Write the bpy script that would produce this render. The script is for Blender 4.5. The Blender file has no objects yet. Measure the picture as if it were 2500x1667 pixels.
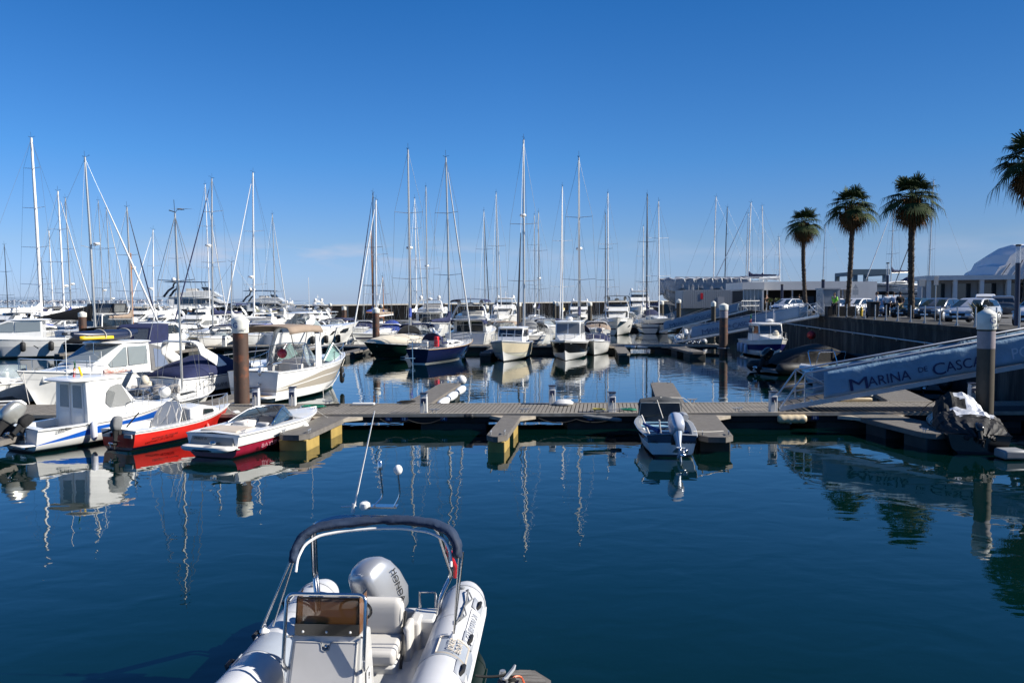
import bpy, math, random
from mathutils import Vector, Matrix
R = math.radians; PI = math.pi; rnd = random.Random(7)
sc = bpy.context.scene; COL = sc.collection
# ---------------------------------------------------------------- camera
FPX, CH = 1944.0, 4.5
_p = math.atan(102.5 / FPX); _r = 0.0062
FW = Vector((0, math.cos(_p), -math.sin(_p))); _r0 = Vector((1, 0, 0)); _u0 = _r0.cross(FW)
RV = math.cos(_r) * _r0 - math.sin(_r) * _u0; UV = math.sin(_r) * _r0 + math.cos(_r) * _u0
cam = bpy.data.objects.new('camera', bpy.data.cameras.new('camera')); COL.objects.link(cam)
cam.data.lens = 36 * FPX / 2500; cam.data.sensor_width = 36; cam.data.clip_end = 30000; cam.data.clip_start = .1
cam.matrix_world = Matrix(((RV.x, UV.x, -FW.x, 0), (RV.y, UV.y, -FW.y, 0), (RV.z, UV.z, -FW.z, CH), (0, 0, 0, 1)))
sc.camera = cam
def ray(x, y): return FW + RV * ((x - 1250) / FPX) - UV * ((y - 833.5) / FPX)
def W(x, y, z=0.0):                      # where a sight line meets the level z
    d = ray(x, y); return Vector((0, 0, CH)) + d * ((z - CH) / d.z)
def WY(x, y, Y):                         # ... or the distance Y
    d = ray(x, y); return Vector((0, 0, CH)) + d * (Y / d.y)
# ---------------------------------------------------------------- world and sun
SUN_AZ, SUN_EL = R(-5), R(34)            # azimuth from +X towards +Y
w = bpy.data.worlds.new("World"); sc.world = w; w.use_nodes = True
nt = w.node_tree; N = nt.nodes; Lk = nt.links; N.clear()
sky = N.new('ShaderNodeTexSky'); sky.sky_type = 'NISHITA'; sky.sun_disc = False
sky.sun_elevation = SUN_EL; sky.sun_rotation = PI / 2 - SUN_AZ
sky.air_density = 1.0; sky.dust_density = .15; sky.ozone_density = 3.2; sky.altitude = 0
tint = N.new('ShaderNodeValToRGB'); tint.color_ramp.interpolation = 'LINEAR'     # clear, deep autumn blue: tints the sky by height above the horizon
for i_, (p_, c_) in enumerate(((0., (.56, .78, 1.50)), (.03, (.58, .79, 1.42)), (.067, (.60, .79, 1.22)), (.168, (.37, .79, 1.28)), (.348, (.19, .68, 1.21)), (.7, (.18, .62, 1.1)))):
    e_ = tint.color_ramp.elements[i_] if i_ < 2 else tint.color_ramp.elements.new(p_)
    e_.position = p_; e_.color = tuple(k / 2 for k in c_) + (1,)
side = N.new('ShaderNodeMapRange')
for k, v in zip((1, 2, 3, 4), (.0, .60, 1.7, 1.15)): side.inputs[k].default_value = v
hsv = N.new('ShaderNodeVectorMath'); hsv.operation = 'MULTIPLY'; hs2 = N.new('ShaderNodeVectorMath'); hs2.operation = 'SCALE'
bg = N.new('ShaderNodeBackground'); bg.inputs['Strength'].default_value = .074
out = N.new('ShaderNodeOutputWorld')
tc = N.new('ShaderNodeTexCoord'); sep = N.new('ShaderNodeSeparateXYZ'); Lk.new(tc.outputs['Generated'], sep.inputs[0])
mp = N.new('ShaderNodeMapping'); mp.inputs['Scale'].default_value = (9, 9, 42); Lk.new(tc.outputs['Generated'], mp.inputs[0])
nz = N.new('ShaderNodeTexNoise'); nz.inputs['Scale'].default_value = 1.0; nz.inputs['Detail'].default_value = 6; Lk.new(mp.outputs[0], nz.inputs[0])
rp = N.new('ShaderNodeValToRGB'); rp.color_ramp.elements[0].position = .44; rp.color_ramp.elements[1].position = .66; Lk.new(nz.outputs[0], rp.inputs[0])
band = N.new('ShaderNodeMapRange'); band.interpolation_type = 'SMOOTHSTEP'
for k, v in zip((1, 2, 3, 4), (.03, .055, 0, 1)): band.inputs[k].default_value = v
Lk.new(sep.outputs[2], band.inputs[0])
band2 = N.new('ShaderNodeMapRange'); band2.interpolation_type = 'SMOOTHSTEP'
for k, v in zip((1, 2, 3, 4), (.05, .085, 1, 0)): band2.inputs[k].default_value = v
Lk.new(sep.outputs[2], band2.inputs[0])
m1 = N.new('ShaderNodeMath'); m1.operation = 'MULTIPLY'; Lk.new(band.outputs[0], m1.inputs[0]); Lk.new(band2.outputs[0], m1.inputs[1])
m2 = N.new('ShaderNodeMath'); m2.operation = 'MULTIPLY'; Lk.new(m1.outputs[0], m2.inputs[0]); Lk.new(rp.outputs[0], m2.inputs[1])
cw1 = N.new('ShaderNodeMapRange'); cw1.interpolation_type = 'SMOOTHSTEP'; cw2 = N.new('ShaderNodeMapRange'); cw2.interpolation_type = 'SMOOTHSTEP'
for nd, vv in ((cw1, (-.45, -.34, 0, 1)), (cw2, (-.16, .05, 1, .25))):
    for k, v in zip((1, 2, 3, 4), vv): nd.inputs[k].default_value = v
    Lk.new(sep.outputs[0], nd.inputs[0])
m4 = N.new('ShaderNodeMath'); m4.operation = 'MULTIPLY'; Lk.new(cw1.outputs[0], m4.inputs[0]); Lk.new(cw2.outputs[0], m4.inputs[1])
m5 = N.new('ShaderNodeMath'); m5.operation = 'MULTIPLY'; Lk.new(m4.outputs[0], m5.inputs[0]); Lk.new(m2.outputs[0], m5.inputs[1])
m3 = N.new('ShaderNodeMath'); m3.operation = 'MULTIPLY'; Lk.new(m5.outputs[0], m3.inputs[0]); m3.inputs[1].default_value = .8
mx = N.new('ShaderNodeMixRGB'); mx.inputs[2].default_value = (4.6, 4.9, 5.9, 1)
Lk.new(sep.outputs[2], tint.inputs[0]); Lk.new(sep.outputs[0], side.inputs[0]); Lk.new(sky.outputs[0], hsv.inputs[0]); Lk.new(tint.outputs[0], hsv.inputs[1])
Lk.new(hsv.outputs[0], hs2.inputs[0]); Lk.new(side.outputs[0], hs2.inputs['Scale']); Lk.new(hs2.outputs[0], mx.inputs[1]); Lk.new(m3.outputs[0], mx.inputs[0])
Lk.new(mx.outputs[0], bg.inputs[0]); Lk.new(bg.outputs[0], out.inputs[0])
sd = Vector((math.cos(SUN_EL) * math.cos(SUN_AZ), math.cos(SUN_EL) * math.sin(SUN_AZ), math.sin(SUN_EL)))
sl = bpy.data.lights.new('sun', 'SUN'); sl.energy = 4.9; sl.angle = R(.5); sl.color = (1, .95, .86)
so = bpy.data.objects.new('sun', sl); COL.objects.link(so); so.rotation_euler = sd.to_track_quat('Z', 'Y').to_euler(); so.location = (60, 10, 60)
vs = sc.view_settings; vs.view_transform = 'Standard'; vs.look = 'None'; vs.exposure = 0.78; vs.gamma = 1
sc.cycles.max_bounces = 8; sc.cycles.transparent_max_bounces = 12; sc.cycles.caustics_reflective = False; sc.cycles.caustics_refractive = False
sc.cycles.sample_clamp_indirect = 6
# ---------------------------------------------------------------- materials
MT = {}
def mat(name, c, rough=.5, metal=0., var=.0, vs_=3., bump=0., bs=40., coat=0., alpha=1., spec=.5, trans=0., stretch=None, c2=None, thr=None):
    """procedural paint / cloth / metal; var: tone variation, c2+thr: a second colour in noise patches"""
    if name in MT: return MT[name]
    m = bpy.data.materials.new(name); m.use_nodes = True; nt = m.node_tree; b = nt.nodes['Principled BSDF']
    b.inputs['Base Color'].default_value = (*c, 1); b.inputs['Roughness'].default_value = rough; b.inputs['Metallic'].default_value = metal
    b.inputs['Coat Weight'].default_value = coat; b.inputs['Alpha'].default_value = alpha; b.inputs['Specular IOR Level'].default_value = spec
    b.inputs['Transmission Weight'].default_value = trans
    if var or bump or c2:
        t = nt.nodes.new('ShaderNodeTexCoord'); mpn = nt.nodes.new('ShaderNodeMapping'); nt.links.new(t.outputs['Object'], mpn.inputs[0])
        if stretch: mpn.inputs['Scale'].default_value = stretch
    if var or c2:
        n = nt.nodes.new('ShaderNodeTexNoise'); n.inputs['Scale'].default_value = vs_; n.inputs['Detail'].default_value = 6; n.inputs['Roughness'].default_value = .62
        nt.links.new(mpn.outputs[0], n.inputs[0]); r = nt.nodes.new('ShaderNodeValToRGB'); e = r.color_ramp.elements
        e[0].position, e[1].position = thr or (.3, .7)
        e[0].color = (*[max(0, k * (1 - var)) for k in c], 1); e[1].color = (*(c2 or [min(1, k * (1 + var * .6)) for k in c]), 1)
        nt.links.new(n.outputs[0], r.inputs[0]); nt.links.new(r.outputs[0], b.inputs['Base Color'])
    if bump:
        n2 = nt.nodes.new('ShaderNodeTexNoise'); n2.inputs['Scale'].default_value = bs; n2.inputs['Detail'].default_value = 4
        nt.links.new(mpn.outputs[0], n2.inputs[0]); bp = nt.nodes.new('ShaderNodeBump'); bp.inputs['Strength'].default_value = .6; bp.inputs['Distance'].default_value = bump
        nt.links.new(n2.outputs[0], bp.inputs['Height']); nt.links.new(bp.outputs[0], b.inputs['Normal'])
    MT[name] = m; return m
white = mat('gelcoat_white', (.74, .735, .71), .22, var=.10, vs_=1.2, coat=.3)
white2 = mat('gelcoat_cool', (.70, .71, .71), .3, var=.10, vs_=.9)
cream = mat('gelcoat_cream', (.66, .58, .42), .28, var=.10, vs_=1.5, coat=.2)
nonskid = mat('nonskid_deck', (.60, .585, .54), .7, var=.12, vs_=2.5)
navy = mat('navy_gelcoat', (.008, .012, .05), .12, coat=.5)
black = mat('black_gelcoat', (.008, .008, .009), .2, coat=.3)
green = mat('dark_green_gelcoat', (.004, .02, .014), .15, coat=.4)
red = mat('red_gelcoat', (.62, .025, .018), .3, var=.12, coat=.2)
maroon = mat('maroon_gelcoat', (.26, .012, .035), .25, var=.15, coat=.3)
blue = mat('blue_gelcoat', (.01, .10, .48), .3, coat=.2)
skyb = mat('light_blue_paint', (.30, .50, .62), .45, var=.12)
taupe = mat('taupe_gelcoat', (.36, .32, .26), .28, coat=.2)
greyhull = mat('grey_gelcoat', (.33, .34, .35), .25, coat=.2)
bottom = mat('antifouling', (.015, .018, .022), .8, var=.3)
glass = mat('tinted_glass', (.012, .016, .02), .04, spec=.9, coat=.6)
clear = mat('clear_screen', (.42, .50, .52), .05, alpha=.32, spec=.8)
clearv = mat('clear_vinyl', (.20, .21, .21), .08, alpha=.62, spec=.8, bump=.01, bs=5)
amber = mat('amber_acrylic', (.20, .085, .025), .05, alpha=.66, spec=.9)
navyc = mat('navy_canvas', (.010, .016, .065), .85, var=.25, bump=.02, bs=9)
blackc = mat('black_canvas', (.006, .006, .007), .85, var=.3, bump=.02, bs=9)
greyc = mat('grey_canvas', (.17, .175, .18), .85, var=.2, bump=.02, bs=8)
tanc = mat('tan_canvas', (.27, .205, .155), .9, var=.12, bump=.02, bs=6)
creamc = mat('cream_canvas', (.60, .54, .43), .9, var=.1, bump=.02, bs=5)
bluec = mat('blue_canvas', (.02, .05, .26), .85, var=.2, bump=.02, bs=8)
olivec = mat('olive_canvas', (.13, .13, .09), .9, var=.2, bump=.02, bs=8)
whitec = mat('white_canvas', (.68, .68, .67), .85, var=.08, bump=.02, bs=6)
steel = mat('stainless', (.62, .62, .62), .18, 1.)
alu = mat('mast_aluminium', (.55, .54, .51), .38, .75, var=.1)
whitem = mat('white_mast', (.80, .79, .76), .35)
darkm = mat('dark_mast', (.035, .035, .04), .35)
wood = mat('varnished_wood', (.33, .13, .035), .35, var=.3, vs_=6, stretch=(1, 1, .1))
teak = mat('teak', (.36, .24, .13), .7, var=.25, vs_=8)
wire = mat('rigging_wire', (.16, .17, .18), .4, .5)
rubber = mat('black_rubber', (.012, .012, .013), .6, var=.3)
ropem = mat('white_rope', (.55, .52, .46), .9)
ropeb = mat('black_rope', (.015, .015, .015), .9)
fend = mat('white_fender', (.72, .72, .70), .4, var=.1)
fendb = mat('blue_fender', (.015, .04, .35), .4)
redp = mat('red_plastic', (.60, .02, .03), .4)
yellowp = mat('yellow_plastic', (.75, .50, .02), .4)
orangep = mat('orange_plastic', (.75, .14, .04), .5)
vinyl = mat('cream_vinyl', (.52, .50, .47), .55, var=.05)
deckwood = mat('weathered_planks', (.175, .15, .12), .8, var=.4, vs_=7, c2=(.42, .39, .34), thr=(.32, .92), bump=.01, bs=30, stretch=(.35, 5, 1))
deckwood2 = mat('weathered_grey_planks', (.115, .102, .09), .85, var=.4, vs_=6, c2=(.34, .32, .29), thr=(.32, .98), bump=.01, bs=30, stretch=(5, .5, 1))
rimm = mat('pale_timber_rim', (.38, .33, .26), .7, var=.3, vs_=4)
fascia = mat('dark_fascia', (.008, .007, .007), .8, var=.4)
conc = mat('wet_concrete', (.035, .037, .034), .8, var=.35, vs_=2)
floaty = mat('yellow_float', (.36, .25, .07), .6, var=.22, vs_=2.5)
galv = mat('galvanised', (.42, .43, .44), .45, .7, var=.15)
gangm = mat('gangway_aluminium', (.60, .60, .60), .4, .5, var=.1)
ink = mat('black_lettering', (.01, .01, .01), .5)
inkb = mat('navy_lettering', (.008, .02, .09), .5)
inkw = mat('white_lettering', (.8, .8, .8), .5)
skin = mat('skin', (.45, .26, .18), .6)
dark = mat('dark_interior', (.012, .012, .013), .8)
grey = mat('grey_paint', (.25, .26, .27), .5, var=.1)
# ---------------------------------------------------------------- object helpers
def tag(o, label=None, cat=None, group=None, kind=None):
    if label: o['label'] = label
    if cat: o['category'] = cat
    if group: o['group'] = group
    if kind: o['kind'] = kind
    return o
def thing(name, label, cat, loc=(0, 0, 0), rz=0., group=None):
    o = bpy.data.objects.new(name, None); COL.objects.link(o); o.location = loc; o.rotation_euler = (0, 0, rz); o.empty_display_size = .2
    return tag(o, label, cat, group)
def copy_tree(o, parent=None):
    c = o.copy(); COL.objects.link(c)
    if parent: c.parent = parent
    for ch in [x for x in KIDS.get(o.name, [])]: copy_tree(ch, c)
    return c
KIDS = {}
def sgn(v): return -1 if v < 0 else 1
class MB:
    def __init__(s): s.v = []; s.f = []; s.m = []; s.k = 0
    def add(s, vs, fs, m=None):
        o = len(s.v); s.v += [tuple(v) for v in vs]; s.f += [tuple(i + o for i in f) for f in fs]; s.m += [s.k if m is None else m] * len(fs); return s
    def box(s, x0, x1, y0, y1, z0, z1, M=None, m=None):
        vs = [Vector((x, y, z)) for z in (z0, z1) for y in (y0, y1) for x in (x0, x1)]
        if M: vs = [M @ v for v in vs]
        return s.add(vs, [(0, 2, 3, 1), (4, 5, 7, 6), (0, 1, 5, 4), (2, 6, 7, 3), (0, 4, 6, 2), (1, 3, 7, 5)], m)
    def loft(s, rings, closed=True, cap=True, m=None):
        n = len(rings[0]); vs = [v for r in rings for v in r]; fs = []
        for i in range(len(rings) - 1):
            for j in range(n if closed else n - 1):
                a, b = i * n + j, i * n + (j + 1) % n; fs.append((a, b, b + n, a + n))
        if cap and closed: fs.append(tuple(range(n))[::-1]); fs.append(tuple(range((len(rings) - 1) * n, len(rings) * n)))
        return s.add(vs, fs, m)
    def tube(s, pts, r=.02, n=6, m=None, closed=False, cap=True):
        pts = [Vector(p) for p in pts]; L = len(pts); rings = []; prev = None
        for i, p in enumerate(pts):
            if closed: t = pts[(i + 1) % L] - pts[i - 1]
            else: t = pts[min(i + 1, L - 1)] - pts[max(i - 1, 0)]
            if t.length < 1e-9: t = Vector((0, 0, 1))
            t.normalize()
            if prev is None:
                a = Vector((0, 0, 1)) if abs(t.z) < .9 else Vector((1, 0, 0)); u = t.cross(a).normalized()
            else: u = (prev - t * prev.dot(t)).normalized()
            prev = u; q = t.cross(u); rr = r[i] if isinstance(r, (list, tuple)) else r
            rings.append([p + (u * math.cos(2 * PI * k / n) + q * math.sin(2 * PI * k / n)) * rr for k in range(n)])
        if closed: rings.append(rings[0]); cap = False
        return s.loft(rings, True, cap, m)
    def lathe(s, prof, c=(0, 0, 0), n=16, M=None, m=None):
        rings = []
        for r, z in prof:
            ring = [Vector((r * math.cos(2 * PI * k / n), r * math.sin(2 * PI * k / n), z)) for k in range(n)]
            rings.append([(M @ v if M else v) + Vector(c) for v in ring])
        return s.loft(rings, True, True, m)
    def ball(s, c, r, n=12, sc_=(1, 1, 1), m=None):
        rings = []
        for i in range(n // 2 + 1):
            a = -PI / 2 + PI * i / (n // 2); rr = max(math.cos(a), .001)
            rings.append([Vector((c[0] + r * sc_[0] * rr * math.cos(2 * PI * k / n), c[1] + r * sc_[1] * rr * math.sin(2 * PI * k / n), c[2] + r * sc_[2] * math.sin(a))) for k in range(n)])
        return s.loft(rings, True, True, m)
    def grid(s, fn, nu, nv, m=None):
        vs = [fn(i / nu, j / nv) for j in range(nv + 1) for i in range(nu + 1)]
        return s.add(vs, [(j * (nu + 1) + i, j * (nu + 1) + i + 1, (j + 1) * (nu + 1) + i + 1, (j + 1) * (nu + 1) + i) for j in range(nv) for i in range(nu)], m)
    def prism(s, poly, fa, fb, m=None):      # poly 2-D, fa/fb map it to the two end faces
        a = [fa(*p) for p in poly]; b = [fb(*p) for p in poly]; n = len(poly)
        return s.add(a + b, [tuple(range(n))[::-1], tuple(range(n, 2 * n))] + [(i, (i + 1) % n, (i + 1) % n + n, i + n) for i in range(n)], m)
    def build(s, name, mats, parent=None, bevel=0., smooth=40, loc=None, bseg=2, thick=0., sub=0):
        me = bpy.data.meshes.new(name); me.from_pydata([tuple(v) for v in s.v], [], s.f); me.validate(verbose=False)
        for m in (mats if isinstance(mats, (list, tuple)) else [mats]): me.materials.append(m)
        if len(me.polygons) == len(s.m): me.polygons.foreach_set('material_index', s.m)
        me.update()
        if smooth:
            me.polygons.foreach_set('use_smooth', [True] * len(me.polygons)); me.set_sharp_from_angle(angle=R(smooth))
        o = bpy.data.objects.new(name, me); COL.objects.link(o)
        if parent: o.parent = parent; KIDS.setdefault(parent.name, []).append(o)
        if loc: o.location = loc
        if thick: d = o.modifiers.new('solid', 'SOLIDIFY'); d.thickness = thick; d.offset = 0
        if sub: d = o.modifiers.new('sub', 'SUBSURF'); d.levels = sub; d.render_levels = sub
        if bevel: d = o.modifiers.new('bevel', 'BEVEL'); d.width = bevel; d.segments = bseg; d.limit_method = 'ANGLE'; d.angle_limit = R(35)
        return o
def fixn(o):
    import bmesh
    b = bmesh.new(); b.from_mesh(o.data); bmesh.ops.recalc_face_normals(b, faces=b.faces); b.to_mesh(o.data); b.free(); return o
def ring(c, a, b, e=2.5, n=16, ax=((1, 0, 0), (0, 1, 0))):   # superellipse ring
    X, Y = Vector(ax[0]), Vector(ax[1]); c = Vector(c); r = []
    for k in range(n):
        t = 2 * PI * (k + .5) / n; ct, st = math.cos(t), math.sin(t)
        r.append(c + X * (a * sgn(ct) * abs(ct) ** (2 / e)) + Y * (b * sgn(st) * abs(st) ** (2 / e)))
    return r
def arc(c, r, a0, a1, n, plane='xz'):
    o = []
    for k in range(n + 1):
        a = R(a0 + (a1 - a0) * k / n); u, v = r * math.cos(a), r * math.sin(a)
        o.append(Vector((c[0] + u, c[1], c[2] + v)) if plane == 'xz' else Vector((c[0] + u, c[1] + v, c[2])) if plane == 'xy' else Vector((c[0], c[1] + u, c[2] + v)))
    return o
def text(s, size, m, parent, o, ux, uz, name='lettering', depth=.004, sx=1., align='LEFT', shear=0., wid=None):
    """flat lettering: starts at o, runs along ux, its top points along uz"""
    cu = bpy.data.curves.new(name, 'FONT'); cu.body = s; cu.size = size; cu.extrude = depth; cu.align_x = align; cu.resolution_u = 3; cu.shear = shear
    t = bpy.data.objects.new(name, cu); me = bpy.data.meshes.new_from_object(t); bpy.data.objects.remove(t)
    me.materials.append(m)
    if wid: xs_ = [v.co.x for v in me.vertices]; sx = wid / (max(xs_) - min(xs_))
    X = Vector(ux).normalized(); Z = Vector(uz); Z = (Z - X * Z.dot(X)).normalized(); n = X.cross(Z)
    for v in me.vertices:
        p = Vector(o) + X * v.co.x * sx + Z * v.co.y + n * v.co.z; v.co = p
    ob = bpy.data.objects.new(name, me); COL.objects.link(ob)
    if parent: ob.parent = parent; KIDS.setdefault(parent.name, []).append(ob)
    return ob
# ================================================================ SETTING
def watermat():
    m = bpy.data.materials.new('harbour_water'); m.use_nodes = True; nt = m.node_tree; b = nt.nodes['Principled BSDF']; n = nt.nodes; l = nt.links
    b.inputs['Base Color'].default_value = (.0005, .011, .010, 1); b.inputs['Roughness'].default_value = .012; b.inputs['IOR'].default_value = 1.225; b.inputs['Coat Weight'].default_value = .85; b.inputs['Coat IOR'].default_value = 1.225; b.inputs['Coat Roughness'].default_value = .01
    b.inputs['Specular IOR Level'].default_value = .5; b.inputs['Specular Tint'].default_value = (.5, .95, .72, 1)
    t = n.new('ShaderNodeTexCoord')
    def nz(scale, det, st=(1, 1, 1), dist=0.):
        mpn = n.new('ShaderNodeMapping'); mpn.inputs['Scale'].default_value = st; l.new(t.outputs['Object'], mpn.inputs[0])
        k = n.new('ShaderNodeTexNoise'); k.inputs['Scale'].default_value = scale; k.inputs['Detail'].default_value = det; k.inputs['Distortion'].default_value = dist
        l.new(mpn.outputs[0], k.inputs[0]); return k.outputs[0]
    def mth(op, a, b_):
        k = n.new('ShaderNodeMath'); k.operation = op
        for i, q in enumerate((a, b_)):
            if isinstance(q, (int, float)): k.inputs[i].default_value = q
            else: l.new(q, k.inputs[i])
        return k.outputs[0]
    a = nz(.95, 1.5, (1, 1.35, 1), .5); c = nz(3.2, 1.5, (1, 1.6, 1), .4); patch = nz(.09, 2)
    mr = n.new('ShaderNodeMapRange'); mr.inputs[1].default_value = .38; mr.inputs[2].default_value = .62; mr.inputs[3].default_value = .25; mr.inputs[4].default_value = 1.; l.new(patch, mr.inputs[0])
    h = mth('ADD', mth('MULTIPLY', a, 1.0), mth('MULTIPLY', mth('MULTIPLY', c, .20), mr.outputs[0]))
    bp = n.new('ShaderNodeBump'); bp.inputs['Strength'].default_value = 1; bp.inputs['Distance'].default_value = .0085; l.new(h, bp.inputs['Height']); l.new(bp.outputs[0], b.inputs['Normal']); l.new(bp.outputs[0], b.inputs['Coat Normal'])
    return m
MW = watermat()
wb = MB(); wb.add([(-9000, -60, 0), (9000, -60, 0), (9000, 12000, 0), (-9000, 12000, 0)], [(0, 1, 2, 3)])
tag(wb.build('water', MW, smooth=0), kind='structure')
# far coast: low hills with a town, air haze mixed into their colours
hm = mat('far_hills', (.17, .24, .33), .95, var=.25, vs_=.004)
def coast(u, v):
    x = -6200 + u * 4300; e = max(0, math.sin(u * PI)) ** .4
    h = (38 + 18 * math.sin(u * 23) + 10 * math.sin(u * 57 + 1) + 7 * math.sin(u * 131)) * e * (1 - u * .45)
    return (x, 6600 + v * 1500, -1 + h * min(1, v * 4) * (1 if v < .9 else .5))
tag(MB().grid(coast, 120, 6).build('far_hills', hm), kind='structure')
tb = MB()
for i in range(330):
    x = rnd.uniform(-4600, -2450); z = rnd.uniform(3, 22) ** 1.0; s = rnd.uniform(8, 26); hh = rnd.uniform(4, 9)
    y = 6600 + 370 * z / 40 - 60; tb.box(x, x + s, y, y + 20, z - 3, z + hh * .5, m=rnd.choice((0, 0, 1, 2)))
tag(tb.build('far_town', [mat('hazed_wall', (.36, .38, .41), .9), mat('hazed_wall_pink', (.34, .31, .33), .9), mat('hazed_wall_grey', (.24, .29, .36), .9)], smooth=0), 'haze-coloured distant town spread along the low coast across the bay', 'town', kind='stuff')  # bluish, low-contrast wall colours carry the haze of distance
# breakwater
bw = mat('breakwater_concrete', (.010, .010, .011), .95, var=.45, vs_=.5, spec=.0)
bwt = mat('breakwater_top', (.34, .32, .29), .9, var=.2, vs_=.4)
pl = [(-260, 60), (-86, 176), (-29, 229), (84, 400), (170, 560)]
bb = MB()
for a, b_ in zip(pl, pl[1:]):
    a, b_ = Vector((*a, 0)), Vector((*b_, 0)); d = (b_ - a).normalized(); q = Vector((-d.y, d.x, 0)); n = int((b_ - a).length / 5)
    for k in range(n):
        p0 = a + (b_ - a) * (k / n); p1 = a + (b_ - a) * ((k + 1) / n) - d * .03
        o = rnd.uniform(-.05, .05)
        f = lambda p, s, z: p + q * s + Vector((0, 0, z))
        bb.add([f(p0, o, -1), f(p1, o, -1), f(p1, o, 3.1), f(p0, o, 3.1), f(p0, 8, 3.1), f(p1, 8, 3.1)], [(0, 1, 2, 3), (3, 2, 5, 4)], 0)
    f = lambda p, s, z: p + q * s + Vector((0, 0, z))
    bb.add([f(a, -.25, 3.1), f(b_, -.25, 3.1), f(b_, -.25, 3.45), f(a, -.25, 3.45), f(a, 8, 3.45), f(b_, 8, 3.45)], [(0, 1, 2, 3), (3, 2, 5, 4), (0, 4, 5, 1)], 1)
tag(bb.build('breakwater', [bw, bwt], smooth=0), 'long dark concrete breakwater with pale coping closing the marina', 'breakwater', kind='structure')
# quay on the right
QZ = 3.07
def QX(y): return 20.9 + .11 * (y - 32.5)
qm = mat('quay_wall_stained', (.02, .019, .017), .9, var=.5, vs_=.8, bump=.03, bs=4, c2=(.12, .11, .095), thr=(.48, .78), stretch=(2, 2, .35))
qt = mat('quay_paving', (.44, .37, .29), .9, var=.15, vs_=1.5, bump=.005, bs=20)
asph = mat('car_park_asphalt', (.075, .075, .078), .9, var=.2, vs_=2, bump=.005, bs=60)
q = MB(); ys = [-40, 10, 40, 70, 96]
for a, b_ in zip(ys, ys[1:]):
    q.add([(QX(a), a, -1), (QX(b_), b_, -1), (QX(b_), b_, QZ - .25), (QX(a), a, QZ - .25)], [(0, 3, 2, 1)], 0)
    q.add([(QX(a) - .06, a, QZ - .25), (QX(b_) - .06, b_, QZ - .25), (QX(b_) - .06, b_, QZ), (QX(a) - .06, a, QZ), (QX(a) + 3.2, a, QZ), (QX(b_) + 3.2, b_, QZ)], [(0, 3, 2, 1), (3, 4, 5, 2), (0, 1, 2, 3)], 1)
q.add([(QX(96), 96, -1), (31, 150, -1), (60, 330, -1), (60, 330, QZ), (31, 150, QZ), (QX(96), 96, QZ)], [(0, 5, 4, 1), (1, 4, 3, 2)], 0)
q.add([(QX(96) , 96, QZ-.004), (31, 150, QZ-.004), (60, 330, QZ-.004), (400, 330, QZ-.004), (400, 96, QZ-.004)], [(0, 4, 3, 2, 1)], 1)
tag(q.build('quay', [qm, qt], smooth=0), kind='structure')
r_ = MB(); r_.add([(QX(-40) + 3.2, -40, QZ - .12), (QX(96) + 3.2, 96, QZ - .12), (400, 96, QZ - .12), (400, -40, QZ - .12)], [(0, 3, 2, 1)]).add([(QX(-40) + 3.2, -40, QZ - .12), (QX(96) + 3.2, 96, QZ - .12), (QX(96) + 3.2, 96, QZ), (QX(-40) + 3.2, -40, QZ)], [(0, 1, 2, 3)])
tag(r_.build('road', asph, smooth=0), kind='structure')
# pipe along the quay wall
pm = MB(); pm.tube([(QX(y) - .1, y, 2.05 + .002 * (y - 30)) for y in (20, 45, 70, 95)], .045, 8)
for y in range(22, 95, 4): pm.box(QX(y) - .16, QX(y), y - .03, y + .03, 1.98, 2.14)
tag(pm.build('pipe', galv), 'pale service pipe clipped along the dark quay wall', 'pipe')
# pier the photographer stands on (below the picture) and the quay beneath the camera
tag(MB().box(-30, 17, -30, -1.5, -1, 2.9).build('pier', qt, smooth=0), kind='structure')
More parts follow.
